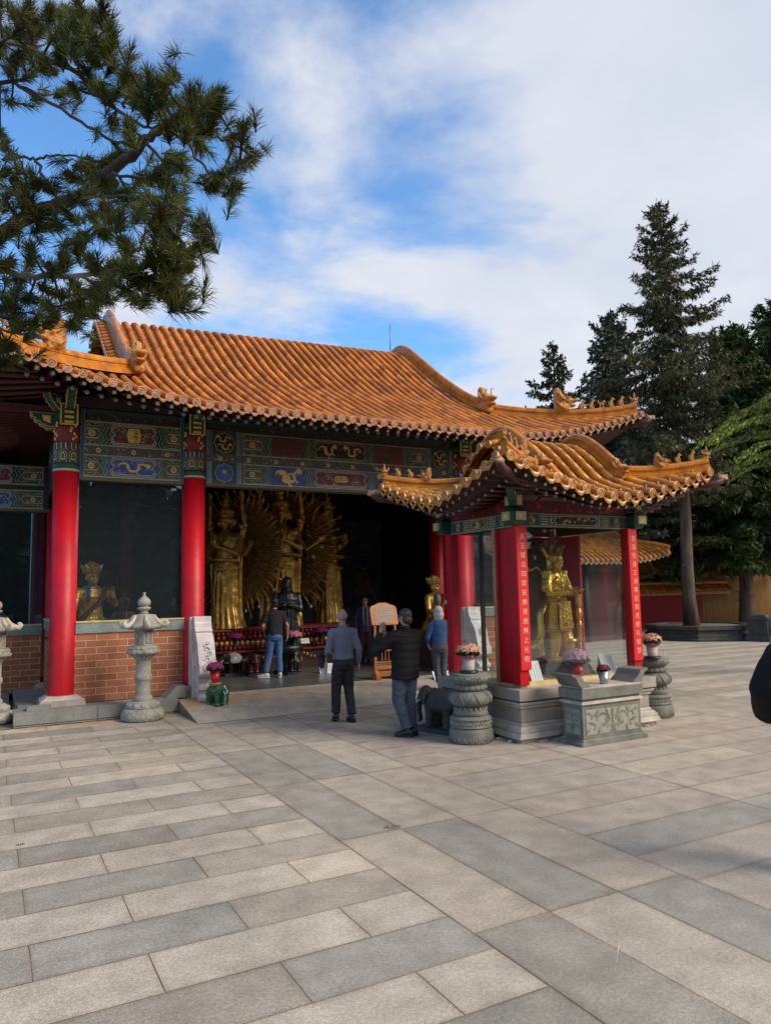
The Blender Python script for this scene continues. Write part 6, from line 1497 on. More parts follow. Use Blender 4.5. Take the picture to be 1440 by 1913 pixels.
person('person in a black padded coat cut off by the right edge of the photo', (5.16, 3.20, 0), R_(-30), 1.84,
       dict(arms=(((-.36, -.03, 1.20), (-.30, .16, .98), (.6, .5, -.2), (0, -1, 0), .6), ((.36, -.02, 1.14), (.24, .18, .96), (-.6, .5, -.2), (0, -1, 0), .6)),
            legs=(((-.10, .03, .50), (-.11, .0, .105)), ((.10, .03, .50), (.12, .0, .105))), shw=.22, topname='coat'),
       (M_jacket, -.10, .95, 2.45, 1.45), (M_blacktr, .97, 1.15), (M_blackshoe, M_sole), ('short', M_blackhair))

# ------------------------------------------------------------------ statues
def st_hand(b, w, d, n, m, s): hand(b, w, d, n, m, .12, s)
def folds(amp, k, z0, z1):
    def f(c, n):
        a = atan2(c.y, c.x); t = max(0, min(1, (z1 - c.z) / max(.01, (z1 - z0))))
        return amp * t * sin(a * k + 2.2 * mnoise.noise(c * 1.6) + c.z * 1.2) + amp * .5 * mnoise.noise(c * 9)
    return f
def bodhisattva(label, loc, rz, S, yaw_fan=0, arms_up=True, fan=True):
    """standing many-armed figure, local +y forward, S metres tall to the crown"""
    t = thing('thousand_armed_statue', label, 'statue', loc, rz, 'gilded many-armed statues'); m = M_statue; s = S / 2.3
    b = MB(); V = lambda *p: Vector(p) * s
    # robe: skirt, hips, bare waist, chest
    b.loft([(V(0, 0, 0), .36 * s, .26 * s), (V(0, 0, .08), .34 * s, .25 * s), (V(0, 0, .35), .27 * s, .20 * s), (V(0, 0, .75), .26 * s, .19 * s), (V(0, 0, 1.0), .27 * s, .20 * s), (V(0, 0, 1.12), .23 * s, .17 * s), (V(0, 0, 1.22), .21 * s, .155 * s), (V(0, 0, 1.40), .27 * s, .18 * s), (V(0, 0, 1.52), .27 * s, .16 * s), (V(0, 0, 1.60), .13 * s, .11 * s), (V(0, 0, 1.66), .08 * s, .08 * s)], m, 24)
    capchain(b, [V(-.25, 0, 1.50), V(.25, 0, 1.50)], .09 * s, m)
    for sx in (-1, 1):
        capchain(b, [V(sx * .30, .0, .02), V(sx * .29, 0, .5), V(sx * .31, .02, 1.1), V(sx * .30, -.02, 1.45)], [.06 * s, .035 * s, .035 * s, .05 * s], m, 8)     # hanging sashes
        capchain(b, [V(sx * .12, .12, 0.02), V(sx * .12, .16, .02)], .07 * s, m, 8)
        capchain(b, [V(sx * .06, .20, .15), V(sx * .10, .20, .6), V(sx * .05, .19, 1.0)], [.035 * s, .03 * s, .02 * s], m, 6)
    capchain(b, [V(-.24, .02, 1.02), V(-.1, .19, .93), V(.1, .19, .93), V(.24, .02, 1.02)], .03 * s, m, 8); capchain(b, [V(-.22, .03, 1.12), V(-.1, .17, 1.08), V(.1, .17, 1.08), V(.22, .03, 1.12)], .025 * s, m, 8)
    capchain(b, [V(0, .19, .9), V(0, .22, .5), V(0, .23, .1)], [.045 * s, .035 * s, .04 * s], m, 8)
    for k in range(9): a = pi * k / 8; b.ell(V(.14 * cos(a), .135 + .035 * sin(a), 1.52 - .10 * sin(a)), (.022 * s,) * 3, m, 6, 5)
    # arms: pressed palms, lap palms, raised pair
    for sx in (-1, 1):
        capchain(b, [V(sx * .28, 0, 1.49), V(sx * .30, .14, 1.24), V(sx * .035, .30, 1.36)], [.07 * s, .052 * s, .034 * s], m, 10); hand(b, V(sx * .02, .31, 1.37), (0, .1, 1), (-sx, 0, 0), m, .02, s * 1.25)
        capchain(b, [V(sx * .28, -.02, 1.42), V(sx * .31, .08, 1.12), V(sx * .07, .26, 1.14)], [.06 * s, .045 * s, .03 * s], m, 10); hand(b, V(sx * .07, .26, 1.14), (-sx, .1, 0), (0, 0, 1), m, .1, s * 1.1)
        if arms_up:
            capchain(b, [V(sx * .29, -.03, 1.52), V(sx * .37, -.02, 1.72), V(sx * .33, .02, 2.12)], [.065 * s, .05 * s, .032 * s], m, 10); hand(b, V(sx * .33, .02, 2.12), (0, 0, 1), (0, 1, 0), m, .25, s * 1.2)
            for k in range(3): b.lathe([(.062 * s, -.012 * s), (.066 * s, 0), (.062 * s, .012 * s)], V(sx * (.345 - .01 * k), 0, 1.66 + k * .025), m, 12)
        capchain(b, [V(sx * .28, -.03, 1.46), V(sx * .42, .05, 1.22), V(sx * .60, .16, 1.34)], [.05 * s, .04 * s, .028 * s], m, 8); hand(b, V(sx * .60, .16, 1.34), (sx * .6, .3, .5), (0, 1, 0), m, .2, s)
    # head, side faces, tall crown with small heads
    hc = V(0, .03, 1.80); head(b, hc, 0, R_(-6), m, s * 1.18)
    for sx in (-1, 1): head(b, V(sx * .13, -.02, 1.79), sx * -1.2, 0, m, s * .75); b.ell(V(sx * .095, .0, 1.72), (.014 * s, .02 * s, .06 * s), m, 7, 5)
    b.lathe([(.115 * s, 0), (.135 * s, .015 * s), (.13 * s, .04 * s), (.10 * s, .05 * s)], V(0, .0, 1.875), m, 20)
    for k in range(9):
        a = pi * (k - 4) / 7 + pi / 2; b.ell(V(.115 * cos(a), .115 * sin(a) * .9, 1.96), (.03 * s, .02 * s, .065 * s), m, 8, 6)
    head(b, V(0, .02, 2.07), 0, 0, m, s * .72); b.lathe([(.075 * s, 0), (.085 * s, .02 * s), (.05 * s, .03 * s)], V(0, 0, 2.13), m, 14); b.ell(V(0, .0, 2.19), (.06 * s, .05 * s, .07 * s), m, 10, 8); b.ell(V(0, 0, 2.27), (.03 * s, .03 * s, .05 * s), m, 8, 6)
    remeshed(b, 'figure', .0095 * s, m, t, 2, folds(.012 * s, 17, .0, 1.05 * s))
    if fan:
        # fan of a thousand arms behind: radial ribs and a rim of reaching hands
        b = MB(); R = 1.02 * s; c = V(0, -.22, 1.28); rn = random.Random(int(S * 10) + int(loc[0] * 7))
        n = 120; rings = (.12, .38, .60, .78, .90); vs = []
        for j, q in enumerate(rings):
            for k in range(n): a = 2 * pi * k / n; vs.append(c + Vector((R * q * cos(a), (.035 * s if k % 2 else 0) - .10 * s * q * q + j * .004, R * q * sin(a))))
        fs = [(j * n + k, j * n + (k + 1) % n, (j + 1) * n + (k + 1) % n, (j + 1) * n + k) for j in range(4) for k in range(n)]
        b.add(vs, fs, M_fan, False)
        for j in range(3):
            for k in range(90):
                a = 2 * pi * (k + .33 * j) / 90; r0, r1 = R * (.42 + .15 * j), R * (.56 + .15 * j)
                d = Vector((cos(a), 0, sin(a))); p = c + d * r0 + Vector((0, .03 * s, 0)); q = c + d * r1 + Vector((0, .05 * s, 0)); b.tube([p, q], [.011 * s, .008 * s], M_fan, 5); b.ell(q + d * .018 * s, (.014 * s, .007 * s, .014 * s), M_fan, 6, 4)
        b.build('arm_fan', t)
        b = MB()
        for k in range(40):
            a = 2 * pi * (k + .2 * rn.random()) / 40; L = rn.uniform(.90, 1.08); d = Vector((cos(a), 0, sin(a))); p = c + d * R * .78 + Vector((0, .02 * s, 0)); q = c + d * R * L + Vector((0, rn.uniform(.0, .16) * s, 0))
            dd = (q - p).normalized(); b.tube([p, p.lerp(q, .5), q], [.020 * s, .017 * s, .012 * s], M_statue, 6)
            sd = dd.cross(Vector((0, 1, 0))).normalized(); b.ell(q + dd * .022 * s, (.018 * s, .018 * s, .02 * s), M_statue, 7, 5)
            for f_ in range(4): o_ = (f_ - 1.5) * .010 * s; b.tube([q + dd * .03 * s + sd * o_, q + dd * (.065 + .01 * rn.random()) * s + sd * o_ * 1.8 + Vector((0, .015 * s, 0))], [.0045 * s, .003 * s], M_statue, 4)
            b.tube([q + sd * .016 * s, q + dd * .03 * s + sd * .036 * s], [.005 * s, .003 * s], M_statue, 4)
            if rn.random() < .35: b.ell(q + dd * .08 * s + Vector((0, .03 * s, 0)), (.025 * s, .025 * s, .03 * s), rn.choice((M_teal, M_statue, M_white)), 7, 5)
        o = b.build('rim_hands', t)
    return t
bodhisattva('gilded many-armed statue with crown, palms pressed together, nearest the second red column', (4.86, 16.80, 1.17), R_(125), 3.15)
bodhisattva('tallest gilded many-armed statue at the middle of the altar with both arms raised', (6.18, 16.85, 1.17), R_(168), 3.42)
bodhisattva('gilded many-armed statue seen in profile at the altar\'s right end', (7.80, 17.75, 1.17), R_(-118), 3.35)
# lacquered lotus altar beneath them
alt = thing('lotus_altar', 'long red and gold lacquer altar with rows of lotus petals under the gilded statues', 'altar', (5.9, 17.3, .206))
b = MB(); b.box((0, 0, .21), (3.7, 1.7, .42), M_cabinet); b.box((0, 0, .455), (3.9, 1.9, .05), M_lotusred); b.build('cabinet', alt)
b = MB(); b.box((0, 0, .70), (3.5, 1.5, .42), M_lotusred); b.box((0, 0, .935), (3.75, 1.75, .05), M_lotusred)
for row, (z, n, mm, tl, sz) in enumerate(((.53, 34, M_lotusred, .4, .06), (.63, 30, M_statue, .3, .075), (.76, 30, M_lotusred, -.2, .065), (.86, 34, M_lotusred, -.4, .055))):
    for k in range(n):
        x = -1.80 + 3.6 * (k + .5 * (row % 2)) / n; b.ell((x, -.80 - .04 * (row < 2), z), (1.8 / n * .95, .05, sz), mm, 8, 6)
    for k in range(12):
        for sx in (-1, 1): b.ell((sx * 1.80, -.75 + 1.5 * k / 12, z), (.05, .06, sz), mm, 8, 6)
b.build('lotus_tier', alt)
b = MB(); b.box((0, -.02, .965), (3.2, 1.35, .03), M_lotusred)
for k in range(40): b.ell((-1.75 + 3.5 * k / 39, -.93, .30 + .05 * sin(k)), (.03, .012, .04), M_statue, 6, 4)
b.build('altar_ledge', alt)
# black draped figure before the altar
t = thing('black_statue', 'tall black robed and hooded statue standing before the middle of the golden altar', 'statue', (5.88, 15.62, .206), R_(160))
b = MB(); b.loft([((0, 0, .62), .30, .24), ((0, 0, .9), .25, .20), ((0, 0, 1.25), .24, .18), ((0, 0, 1.6), .27, .19), ((0, 0, 1.74), .20, .15), ((0, 0, 1.80), .10, .09)], M_black, 20)
for sx in (-1, 1): capchain(b, [(sx * .24, 0, 1.68), (sx * .28, .08, 1.40), (sx * .06, .22, 1.48)], [.09, .08, .05], M_black, 10)
head(b, (0, .02, 1.93), 0, 0, M_black, 1.12); b.ell((0, -.03, 1.97), (.13, .13, .15), M_black); b.ell((0, -.04, 1.80), (.15, .11, .12), M_black); remeshed(b, 'figure', .016, M_black, t, 2, folds(.02, 15, .6, 1.8))
b = MB(); b.lathe([(.30, 0), (.30, .05), (.24, .08), (.22, .30), (.27, .38), (.34, .50), (.36, .58), (.30, .62), (0, .621)], (0, 0, 0), M_black, 24); ring_lobes(b, (0, 0, 0), .30, .50, 14, (.04, .07, .09), M_black, .4); b.build('lotus_seat', t)

# armoured guardian with sceptre inside the pavilion
def skanda():
    t = thing('gilded_guardian_statue', 'bright gold armoured guardian resting its hands on an upright sceptre inside the glass pavilion', 'statue', (7.53, 8.66, .86), R_(193)); m = M_statueb
    b = MB()
    b.loft([((0, 0, .46), .21, .165), ((0, 0, .50), .205, .16), ((0, 0, .85), .165, .13), ((0, 0, .92), .15, .12), ((0, 0, .98), .155, .12), ((0, 0, 1.12), .17, .13), ((0, 0, 1.25), .175, .13), ((0, -.0, 1.33), .13, .10), ((0, 0, 1.38), .06, .06)], m, 22)
    for sx in (-1, 1):
        capchain(b, [(sx * .17, 0, 1.27), (sx * .24, .03, 1.12), (sx * .23, .10, 1.02), (sx * .03, .33, 1.035)], [.095, .085, .065, .042], m, 12)
        b.lathe([(.07, 0), (.085, .02), (.07, .04)], (sx * .22, .08, .98), m, 12)
    hand(b, (.04, .31, 1.05), (-.25, 1, .05), (0, 0, -1), m, .05, 1.15); hand(b, (-.03, .33, 1.09), (.2, 1, -.05), (0, 0, -1), m, .05, 1.15)
    # legs in high boots, one foot advanced
    capchain(b, [(.09, .02, .5), (.10, .05, .28), (.10, .0, .07)], [.10, .085, .06], m, 12); capchain(b, [(-.10, .06, .5), (-.11, .14, .28), (-.11, .14, .07)], [.10, .085, .06], m, 12)
    for (x, y) in ((.10, .0), (-.11, .14)):
        capchain(b, [(x, y - .04, .045), (x, y + .08, .045), (x, y + .17, .05), (x, y + .21, .085)], [.05, .055, .045, .025], m, 10); b.lathe([(.085, 0), (.10, .02), (.085, .045)], (x, y + .03, .30), m, 14); b.lathe([(.07, 0), (.08, .015), (.07, .03)], (x, y, .12), m, 14)
    # belts, tassets, chest plates
    b.lathe([(.165, 0), (.185, .02), (.18, .06), (.16, .08)], (0, 0, .90), m, 22, sy=.8); b.ell((0, .14, .93), (.06, .04, .055), m)
    b.box((-.08, .17, .68), (.10, .02, .44), m); b.box((.08, .17, .66), (.12, .02, .40), m); b.lathe([(.215, 0), (.225, .02), (.215, .04)], (0, 0, .455), m, 22, sy=.8)
    for sx in (-1, 1): b.ell((sx * .07, .105, 1.20), (.075, .030, .06), m); b.ell((sx * .20, 0, 1.33), (.085, .09, .06), m)
    capchain(b, [(0, .10, 1.34), (0, .14, 1.10), (.02, .16, .6)], [.03, .025, .02], m, 8)
    for k in range(6): capchain(b, [(.12 - .05 * k, .16, .9), (.16 - .06 * k, .19, .5)], [.012, .018], m, 6)
    head(b, (-.015, .03, 1.50), R_(-20), R_(-18), m, 1.28)
    b.ell((0, -.01, 1.555), (.115, .125, .10), m); b.lathe([(.108, 0), (.125, .012), (.12, .035), (.10, .045)], (0, .0, 1.55), m, 20)
    for sx in (-1, 1): b.ell((sx * .115, -.01, 1.45), (.02, .05, .10), m, 8, 6); capchain(b, [(sx * .12, -.03, 1.58), (sx * .17, -.05, 1.68), (sx * .15, -.05, 1.76)], [.035, .03, .01], m, 7)
    remeshed(b, 'figure', .009, m, t, 2, lambda c, n: .004 * mnoise.noise(c * 30) + (.0035 * (abs(sin(c.x * 95 + c.z * 4)) * abs(sin(c.z * 95)) - .4) if .5 < c.z < .88 or (abs(c.x) > .16 and 1.02 < c.z < 1.33) else 0))
    b = MB()     # helmet plume of dark gilt flames
    rn = random.Random(2)
    for k in range(16):
        a = 2 * pi * k / 16; r = .05 + .05 * (k % 2); capchain(b, [(r * cos(a), r * sin(a) - .02, 1.62), (r * 1.7 * cos(a + .3), r * 1.7 * sin(a + .3) - .03, 1.72), (r * 1.2 * cos(a + .6), r * 1.2 * sin(a + .6) - .02, 1.82 + .05 * rn.random())], [.03, .026, .008], M_statue, 6)
    capchain(b, [(0, -.02, 1.6), (0, -.02, 1.80), (0, -.02, 1.93)], [.06, .05, .015], M_statue, 8); remeshed(b, 'helmet_plume', .012, M_fan, t, 1, lambda c, n: .03 * mnoise.noise(c * 16))
    b = MB()     # flying sashes
    for pts, rr in (([(.15, -.05, 1.30), (.30, -.12, 1.42), (.42, -.14, 1.36), (.50, -.14, 1.46)], [.03, .028, .025, .01]), ([(-.12, -.05, 1.35), (-.22, -.16, 1.55), (-.12, -.16, 1.75), (.02, -.14, 1.82)], [.025, .025, .02, .01]),
                    ([(.19, -.03, .95), (.30, -.08, .70), (.26, -.10, .45), (.34, -.12, .30), (.44, -.12, .22)], [.035, .045, .05, .06, .02]), ([(.25, -.10, .50), (.28, -.12, .30), (.24, -.12, .12), (.34, -.12, .10)], [.04, .05, .05, .015]), ([(-.19, -.03, .95), (-.28, -.08, .6), (-.25, -.1, .2)], [.03, .04, .03])):
        b.tube(pts, [q * 1.5 for q in rr], m, 8, flat=.28)
    b.build('sash', t)
    b = MB(); b.lathe([(.0, 0), (.02, .01), (.022, .30), (.035, .34), (.03, .50), (.045, .56), (.03, .62), (.04, .68), (.05, .74), (.035, .80), (.045, .86), (.045, .96), (.06, .99), (.03, 1.01), (0, 1.02)], (.0, .40, .0), M_statue, 8, smooth=False)
    for k in range(12): b.ell((.0, .40, .06 + k * .045), (.032, .032, .02), M_statueb, 6, 4)
    b.build('sceptre', t)
    b = MB(); b.box((0, .06, -.08), (.62, .75, .15), M_dkstone, top=(.85, .85)); b.ell((0, .05, -.03), (.27, .34, .04), M_dkstone); remeshed(b, 'rock_pedestal', .025, M_dkstone, t, 1, lambda c, n: .03 * mnoise.noise(c * 9))
skanda()
# pair of seated gilded figures in the side bays
def seated(label, loc, rz, S):
    t = thing('seated_gilded_statue', label, 'statue', loc, rz, 'seated gilded statues in the side bays'); t.scale = (S, S, S); m = M_statue
    b = MB()
    b.loft([((0, 0, .20), .34, .28), ((0, 0, .35), .27, .22), ((0, 0, .50), .19, .14), ((0, 0, .62), .17, .13), ((0, 0, .80), .20, .14), ((0, 0, .92), .19, .12), ((0, 0, .98), .09, .08)], m, 20)
    capchain(b, [(-.15, .1, .30), (-.34, .28, .34), (-.25, .34, .05)], [.13, .11, .08], m, 12); capchain(b, [(.15, .1, .30), (.36, .22, .30), (.34, .30, .05)], [.13, .11, .08], m, 12)
    capchain(b, [(.20, 0, .88), (.30, .10, .62), (.42, .34, .56)], [.075, .06, .045], m, 12); hand(b, (.42, .34, .56), (.35, 1, -.05), (0, 0, -1), m, .2, 1.2)
    capchain(b, [(-.20, 0, .88), (-.33, .08, .70), (-.22, .26, .80)], [.075, .06, .045], m, 12); hand(b, (-.22, .26, .80), (.2, .3, 1), (0, 1, 0), m, .3, 1.2)
    head(b, (0, .03, 1.10), 0, 0, m, 1.2); b.lathe([(.10, 0), (.14, .03), (.11, .05)], (0, 0, 1.16), m, 18)
    remeshed(b, 'figure', .011, m, t, 2, carved(.004, 20))
    b = MB()
    for k in range(10): a = 2 * pi * k / 10; capchain(b, [(.10 * cos(a), .10 * sin(a), 1.18), (.13 * cos(a), .13 * sin(a), 1.25), (.16 * cos(a), .16 * sin(a), 1.29)], [.035, .035, .015], M_statue, 6)
    b.ell((0, 0, 1.25), (.10, .10, .10), M_statue); o = remeshed(b, 'crown', .014, M_statue, t, 1)
    b = MB(); b.tube([(-.2, .1, .95), (-.05, .16, .72), (.16, .16, .52), (.28, .05, .42)], [.05, .05, .05, .03], M_lotusred, 8, flat=.5); b.tube([(.08, .13, 1.0), (.12, .18, .74)], [.03, .03], M_blue, 8); b.build('scarf', t)
    b = MB(); b.box((0, .05, -.15), (.95, .9, .7), M_cabinet); b.box((0, .05, .21), (1.02, .96, .05), M_lotusred); b.build('throne', t)
seated('gold seated crowned figure with a red scarf behind the window between the two left columns', (1.73, 14.95, .95), R_(-165 + 360), 1.25)
seated('gold seated figure beyond the pavilion\'s rear left post, inside the right of the hall', (9.30, 14.95, .75), R_(200), 1.15)

# ------------------------------------------------------------------ trees
M_bark = mat('grey_brown_bark', (0.115, 0.085, 0.066), .95, col2=(0.040, 0.028, 0.022), nscale=3, stretch=(3, 3, .5), bump=1.0, bscale=14)
M_bark2 = mat('pine_bark', (0.075, 0.058, 0.046), .9, col2=(0.032, 0.024, 0.02), nscale=9, bump=1.0, bscale=40)
M_barkg = mat('pale_bark', (0.30, 0.27, 0.24), .9, col2=(0.14, 0.12, 0.10), nscale=14, bump=.6, bscale=40)
M_spruce = mat('spruce_needles', (0.125, 0.122, 0.062), .7, col2=(0.046, 0.050, 0.026), nscale=.8, spec=.12, rand=.55)
M_spruceg = mat('blue_grey_needles', (0.13, 0.145, 0.11), .7, col2=(0.06, 0.075, 0.055), nscale=.8, spec=.12, rand=.5)
M_cedar = mat('cedar_foliage', (0.085, 0.125, 0.036), .7, col2=(0.030, 0.055, 0.018), nscale=.5, spec=.12, rand=.5)
M_cedarl = mat('yellow_green_foliage', (0.36, 0.42, 0.05), .75, spec=.15, col2=(0.16, 0.24, 0.03), nscale=1.2, rand=.45)
M_broad = mat('bright_understorey_leaves', (0.11, 0.15, 0.045), .65, col2=(0.04, 0.07, 0.02), nscale=.6, spec=.12, rand=.6)
M_pine = mat('pine_needles', (0.100, 0.112, 0.022), .6, col2=(0.040, 0.055, 0.014), nscale=3, spec=.12, rand=.5)
M_cone = mat('pine_cone', (0.07, 0.04, 0.025), .8, nscale=60)
def leaf(b, c, d, up, L, w, m, rn, n=1):
    d = d.normalized(); s = d.cross(up)
    s = s.normalized() if s.length > 1e-4 else d.orthogonal().normalized()
    b.add([c, c + d * L * .45 + s * w, c + d * L, c + d * L * .45 - s * w], [(0, 1, 2, 3)], m)
def conifer(loc, h, R, prof, m, seed, label, lean=(0, 0), trunk_r=.3, clear=.15, nb=130, spray=11, droop=.35, L=.34, w=.085, curl=.4, group=None, mb_=None, cat='tree', name='conifer_tree'):
    """tapered trunk, drooping whorled limbs, hanging sprays of narrow leaf clumps; prof = [(height fraction, radius fraction)]"""
    t = thing(name, label, cat, loc, 0, group); rn = random.Random(seed); tr = MB(); cr = MB(); mb_ = mb_ or M_bark
    def axis(z): f = z / h; return Vector((lean[0] * f + .06 * sin(z * .9 + seed) * (h / 16), lean[1] * f + .06 * cos(z * .7) * (h / 16), z))
    zs = [h * q / 14 for q in range(15)]
    tr.tube([axis(z) for z in zs], [trunk_r * (1.25 if q == 0 else 1) * (1 - .93 * (z / h)) + .012 for q, z in enumerate(zs)], mb_, 10)
    for i in range(26):
        z = h * clear * rn.uniform(.25, 1.1); a = rn.uniform(0, 6.28); r0_ = trunk_r * (1 - .9 * z / h); d_ = Vector((cos(a), sin(a), rn.uniform(-.4, .1))); tr.tube([axis(z) + d_ * r0_ * .7, axis(z) + d_ * (r0_ + rn.uniform(.04, .18))], [.030, .012], mb_, 5)
    for i in range(nb):
        f = clear + (1 - clear) * ((i + rn.random()) / nb) ** .92; z = f * h; rad = R * interp(prof, f) * rn.uniform(.55, 1.12)
        if rn.random() < .10: rad *= 1.22
        a = i * 2.399 + rn.uniform(-.4, .4); dv = Vector((cos(a), sin(a), 0)); p0 = axis(z); pts = []
        up0 = lerp(-.05, .9, max(0, (f - .75) / .25))
        N = 6
        for k in range(N + 1):
            q = k / N; pts.append(p0 + dv * rad * q + Vector((0, 0, rad * (up0 * q - droop * sin(q * pi * .62) + droop * curl * q * q * 1.3))) + Vector((rn.uniform(-1, 1), rn.uniform(-1, 1), rn.uniform(-.5, .5))) * .04 * rad * (k > 0))
        tr.tube(pts, [max(.008, .035 * (rad / R) * trunk_r / .3 * (1 - .8 * k / N)) for k in range(N + 1)], mb_, 4, caps=False)
        ns = max(4, int(spray * rad * 2.2))
        for k in range(ns):
            q = (k + rn.random()) / ns * .92 + .08; ii = min(N - 1, int(q * N)); c = pts[ii].lerp(pts[ii + 1], q * N - ii); tng = (pts[ii + 1] - pts[ii]).normalized()
            side = tng.cross(Vector((0, 0, 1))).normalized()
            for g_ in range(3):
                o = side * rn.uniform(-1, 1) * .22 * rad * (1 - .55 * q) + Vector((0, 0, rn.uniform(-.22, .06) * L * 2)); d = tng * rn.uniform(.1, 1) + side * rn.uniform(-.9, .9) + Vector((0, 0, rn.uniform(-1.0, .25)))
                for e in range(2):
                    leaf(cr, c + o + Vector((rn.uniform(-1, 1), rn.uniform(-1, 1), rn.uniform(-1, 1))) * .05, d + Vector((rn.uniform(-.6, .6), rn.uniform(-.6, .6), rn.uniform(-.5, .3))), Vector((rn.uniform(-1, 1), rn.uniform(-1, 1), 1)), L * rn.uniform(.5, 1.15), w * rn.uniform(.6, 1.3), m, rn)
    for k in range(14): leaf(cr, axis(h * (.93 + .006 * k)), Vector((rn.uniform(-1, 1), rn.uniform(-1, 1), 1.2)), Vector((1, 0, 0)), L * .8, w * .7, m, rn)
    tr.build('trunk', t); cr.build('crown', t); return t
PS = [(0, .35), (.30, .80), (.42, .95), (.50, .75), (.58, .80), (.63, 1.08), (.68, .90), (.73, .50), (.78, .80), (.83, .55), (.86, .32), (.90, .34), (.93, .22), (.97, .16), (1, .05)]
conifer((22.25, 18.35, .3), 15.9, 3.0, PS, M_spruce, 3, 'tallest dark spruce with bare lower trunk growing from the dark stone planter', lean=(-.35, .1), trunk_r=.23, clear=.33, nb=140, spray=14, droop=.30, L=.23, w=.030)
PD = [(0, .5), (.3, .9), (.5, 1), (.75, .7), (.9, .35), (1, .05)]
conifer((23.4, 22.6, 0), 13.6, 2.9, PD, M_spruceg, 5, 'grey-green conifer with feathery foliage just left of the tallest spruce', trunk_r=.2, clear=.3, nb=160, spray=9, droop=.15, L=.24, w=.055)
conifer((26.6, 30.0, 0), 15.0, 3.0, PD, M_spruce, 8, 'small distant conifer rising above the hall\'s right hip ridge', trunk_r=.2, clear=.45, nb=62, spray=8, droop=.15, L=.30, w=.065)
conifer((25.4, 26.0, 0), 11.0, 1.6, PD, M_spruceg, 18, 'low thin conifer top just above the ridge figurines on the hall roof', trunk_r=.18, clear=.4, nb=60, spray=9, droop=.2, L=.30, w=.07)
PC = [(0, .7), (.2, 1), (.45, 1), (.7, .8), (.88, .5), (1, .12)]
conifer((28.3, 20.5, 0), 13.0, 3.4, PC, M_cedar, 11, 'broad dark green cedar right of the tallest spruce', trunk_r=.30, clear=.28, nb=200, spray=15, droop=.45, L=.34, w=.052, curl=.1)
conifer((32.5, 20.8, 0), 15.2, 3.6, PC, M_cedar, 12, 'dark green cedar with drooping sprays at the right edge of the photo', trunk_r=.30, clear=.28, nb=190, spray=15, droop=.5, L=.34, w=.052, curl=.1)
for i, (x, y, h, R, lab) in enumerate(((27.2, 25.6, 9.4, 2.9, 'dark conifer behind the gatehouse roof'), (31.0, 27.5, 10.5, 3.0, 'dark conifer behind the small gabled roof'), (35.0, 25.5, 10.6, 3.2, 'dark conifer with bare trunk behind the stepped bamboo wall'), (39.0, 28.5, 11.5, 3.2, 'dark conifer farthest right behind the bamboo wall'), (22.6, 27.0, 8.6, 2.7, 'dark conifer mostly hidden behind the pavilion roof'))):
    conifer((x, y, 0), h, R, PC, M_cedar if i % 2 else M_spruce, 21 + i, lab, trunk_r=.26, clear=.42 if i != 4 else .3, nb=90, spray=12, droop=.3, L=.42, w=.075, group='dark conifers beyond the courtyard wall')
# far wood seen below the crowns
b = MB(); rn = random.Random(9)
for i in range(9000):
    x = rn.uniform(14, 66); y = 40 + rn.uniform(-2.5, 4) + .1 * x; z = 9.5 * rn.random() ** .9; 
    if mnoise.noise(Vector((x * .35, y * .1, z * .55))) < -.16: continue
    leaf(b, Vector((x, y, z)), Vector((rn.uniform(-1, 1), rn.uniform(-1, 1), rn.uniform(-1, .6))), Vector((0, 1, .4)), rn.uniform(.5, 1.1), rn.uniform(.16, .34), M_broad if mnoise.noise(Vector((x * .25, 3, z * .3))) > .05 else M_cedar, rn)
for i in range(26): x = 18 + i * 1.9 + rn.uniform(-.6, .6); b.tube([(x, 38.5, 0), (x + rn.uniform(-.3, .3), 38.5, 10)], [.24, .16], M_bark, 6)
tag(b.build('far_wood'), kind='stuff')
# nearer light-green cedar reaching in from the right
def reaching_cedar():
    t = thing('golden_cedar', 'bright yellow-green cedar boughs reaching in from the right edge', 'tree', (16.4, 9.4, 0)); rn = random.Random(31); tr = MB(); cr = MB()
    tr.tube([(0, 0, 0), (.05, 0, 3), (0, .05, 6), (.02, 0, 9.5)], [.26, .20, .14, .03], M_bark, 10)
    for i in range(34):
        z = 4.5 + 2.6 * i / 33; a = pi * rn.uniform(.62, 1.18) if i % 3 else rn.uniform(0, 6.28); rad = interp([(4.4, 2.4), (5.3, 3.1), (6.0, 2.3), (7.1, 1.3)], z) * rn.uniform(.75, 1.05); pts = []
        for k in range(8): q = k / 7; pts.append(Vector((cos(a) * rad * q, sin(a) * rad * q, z + .5 * sin(q * 2.2) * rad * .35 - .24 * rad * q * q)))
        tr.tube(pts, [.045 * (1 - .85 * k / 7) for k in range(8)], M_bark, 5, caps=False)
        for k in range(int(rad * 170)):
            q = rn.uniform(.12, 1); ii = min(6, int(q * 7)); c = pts[ii].lerp(pts[ii + 1], q * 7 - ii); tg = (pts[ii + 1] - pts[ii]).normalized(); sd = tg.cross(Vector((0, 0, 1))).normalized()
            o = sd * rn.uniform(-1, 1) * .42 * (1 - .7 * q) * rad * .5; leaf(cr, c + o + Vector((0, 0, rn.uniform(-.08, .04))), tg * .9 + sd * rn.uniform(-.8, .8) + Vector((0, 0, rn.uniform(-.9, .1))), Vector((rn.uniform(-.5, .5), rn.uniform(-.5, .5), 1)), rn.uniform(.07, .15), rn.uniform(.008, .016), M_cedarl, rn)
    tr.build('trunk', t); cr.build('crown', t)
reaching_cedar()
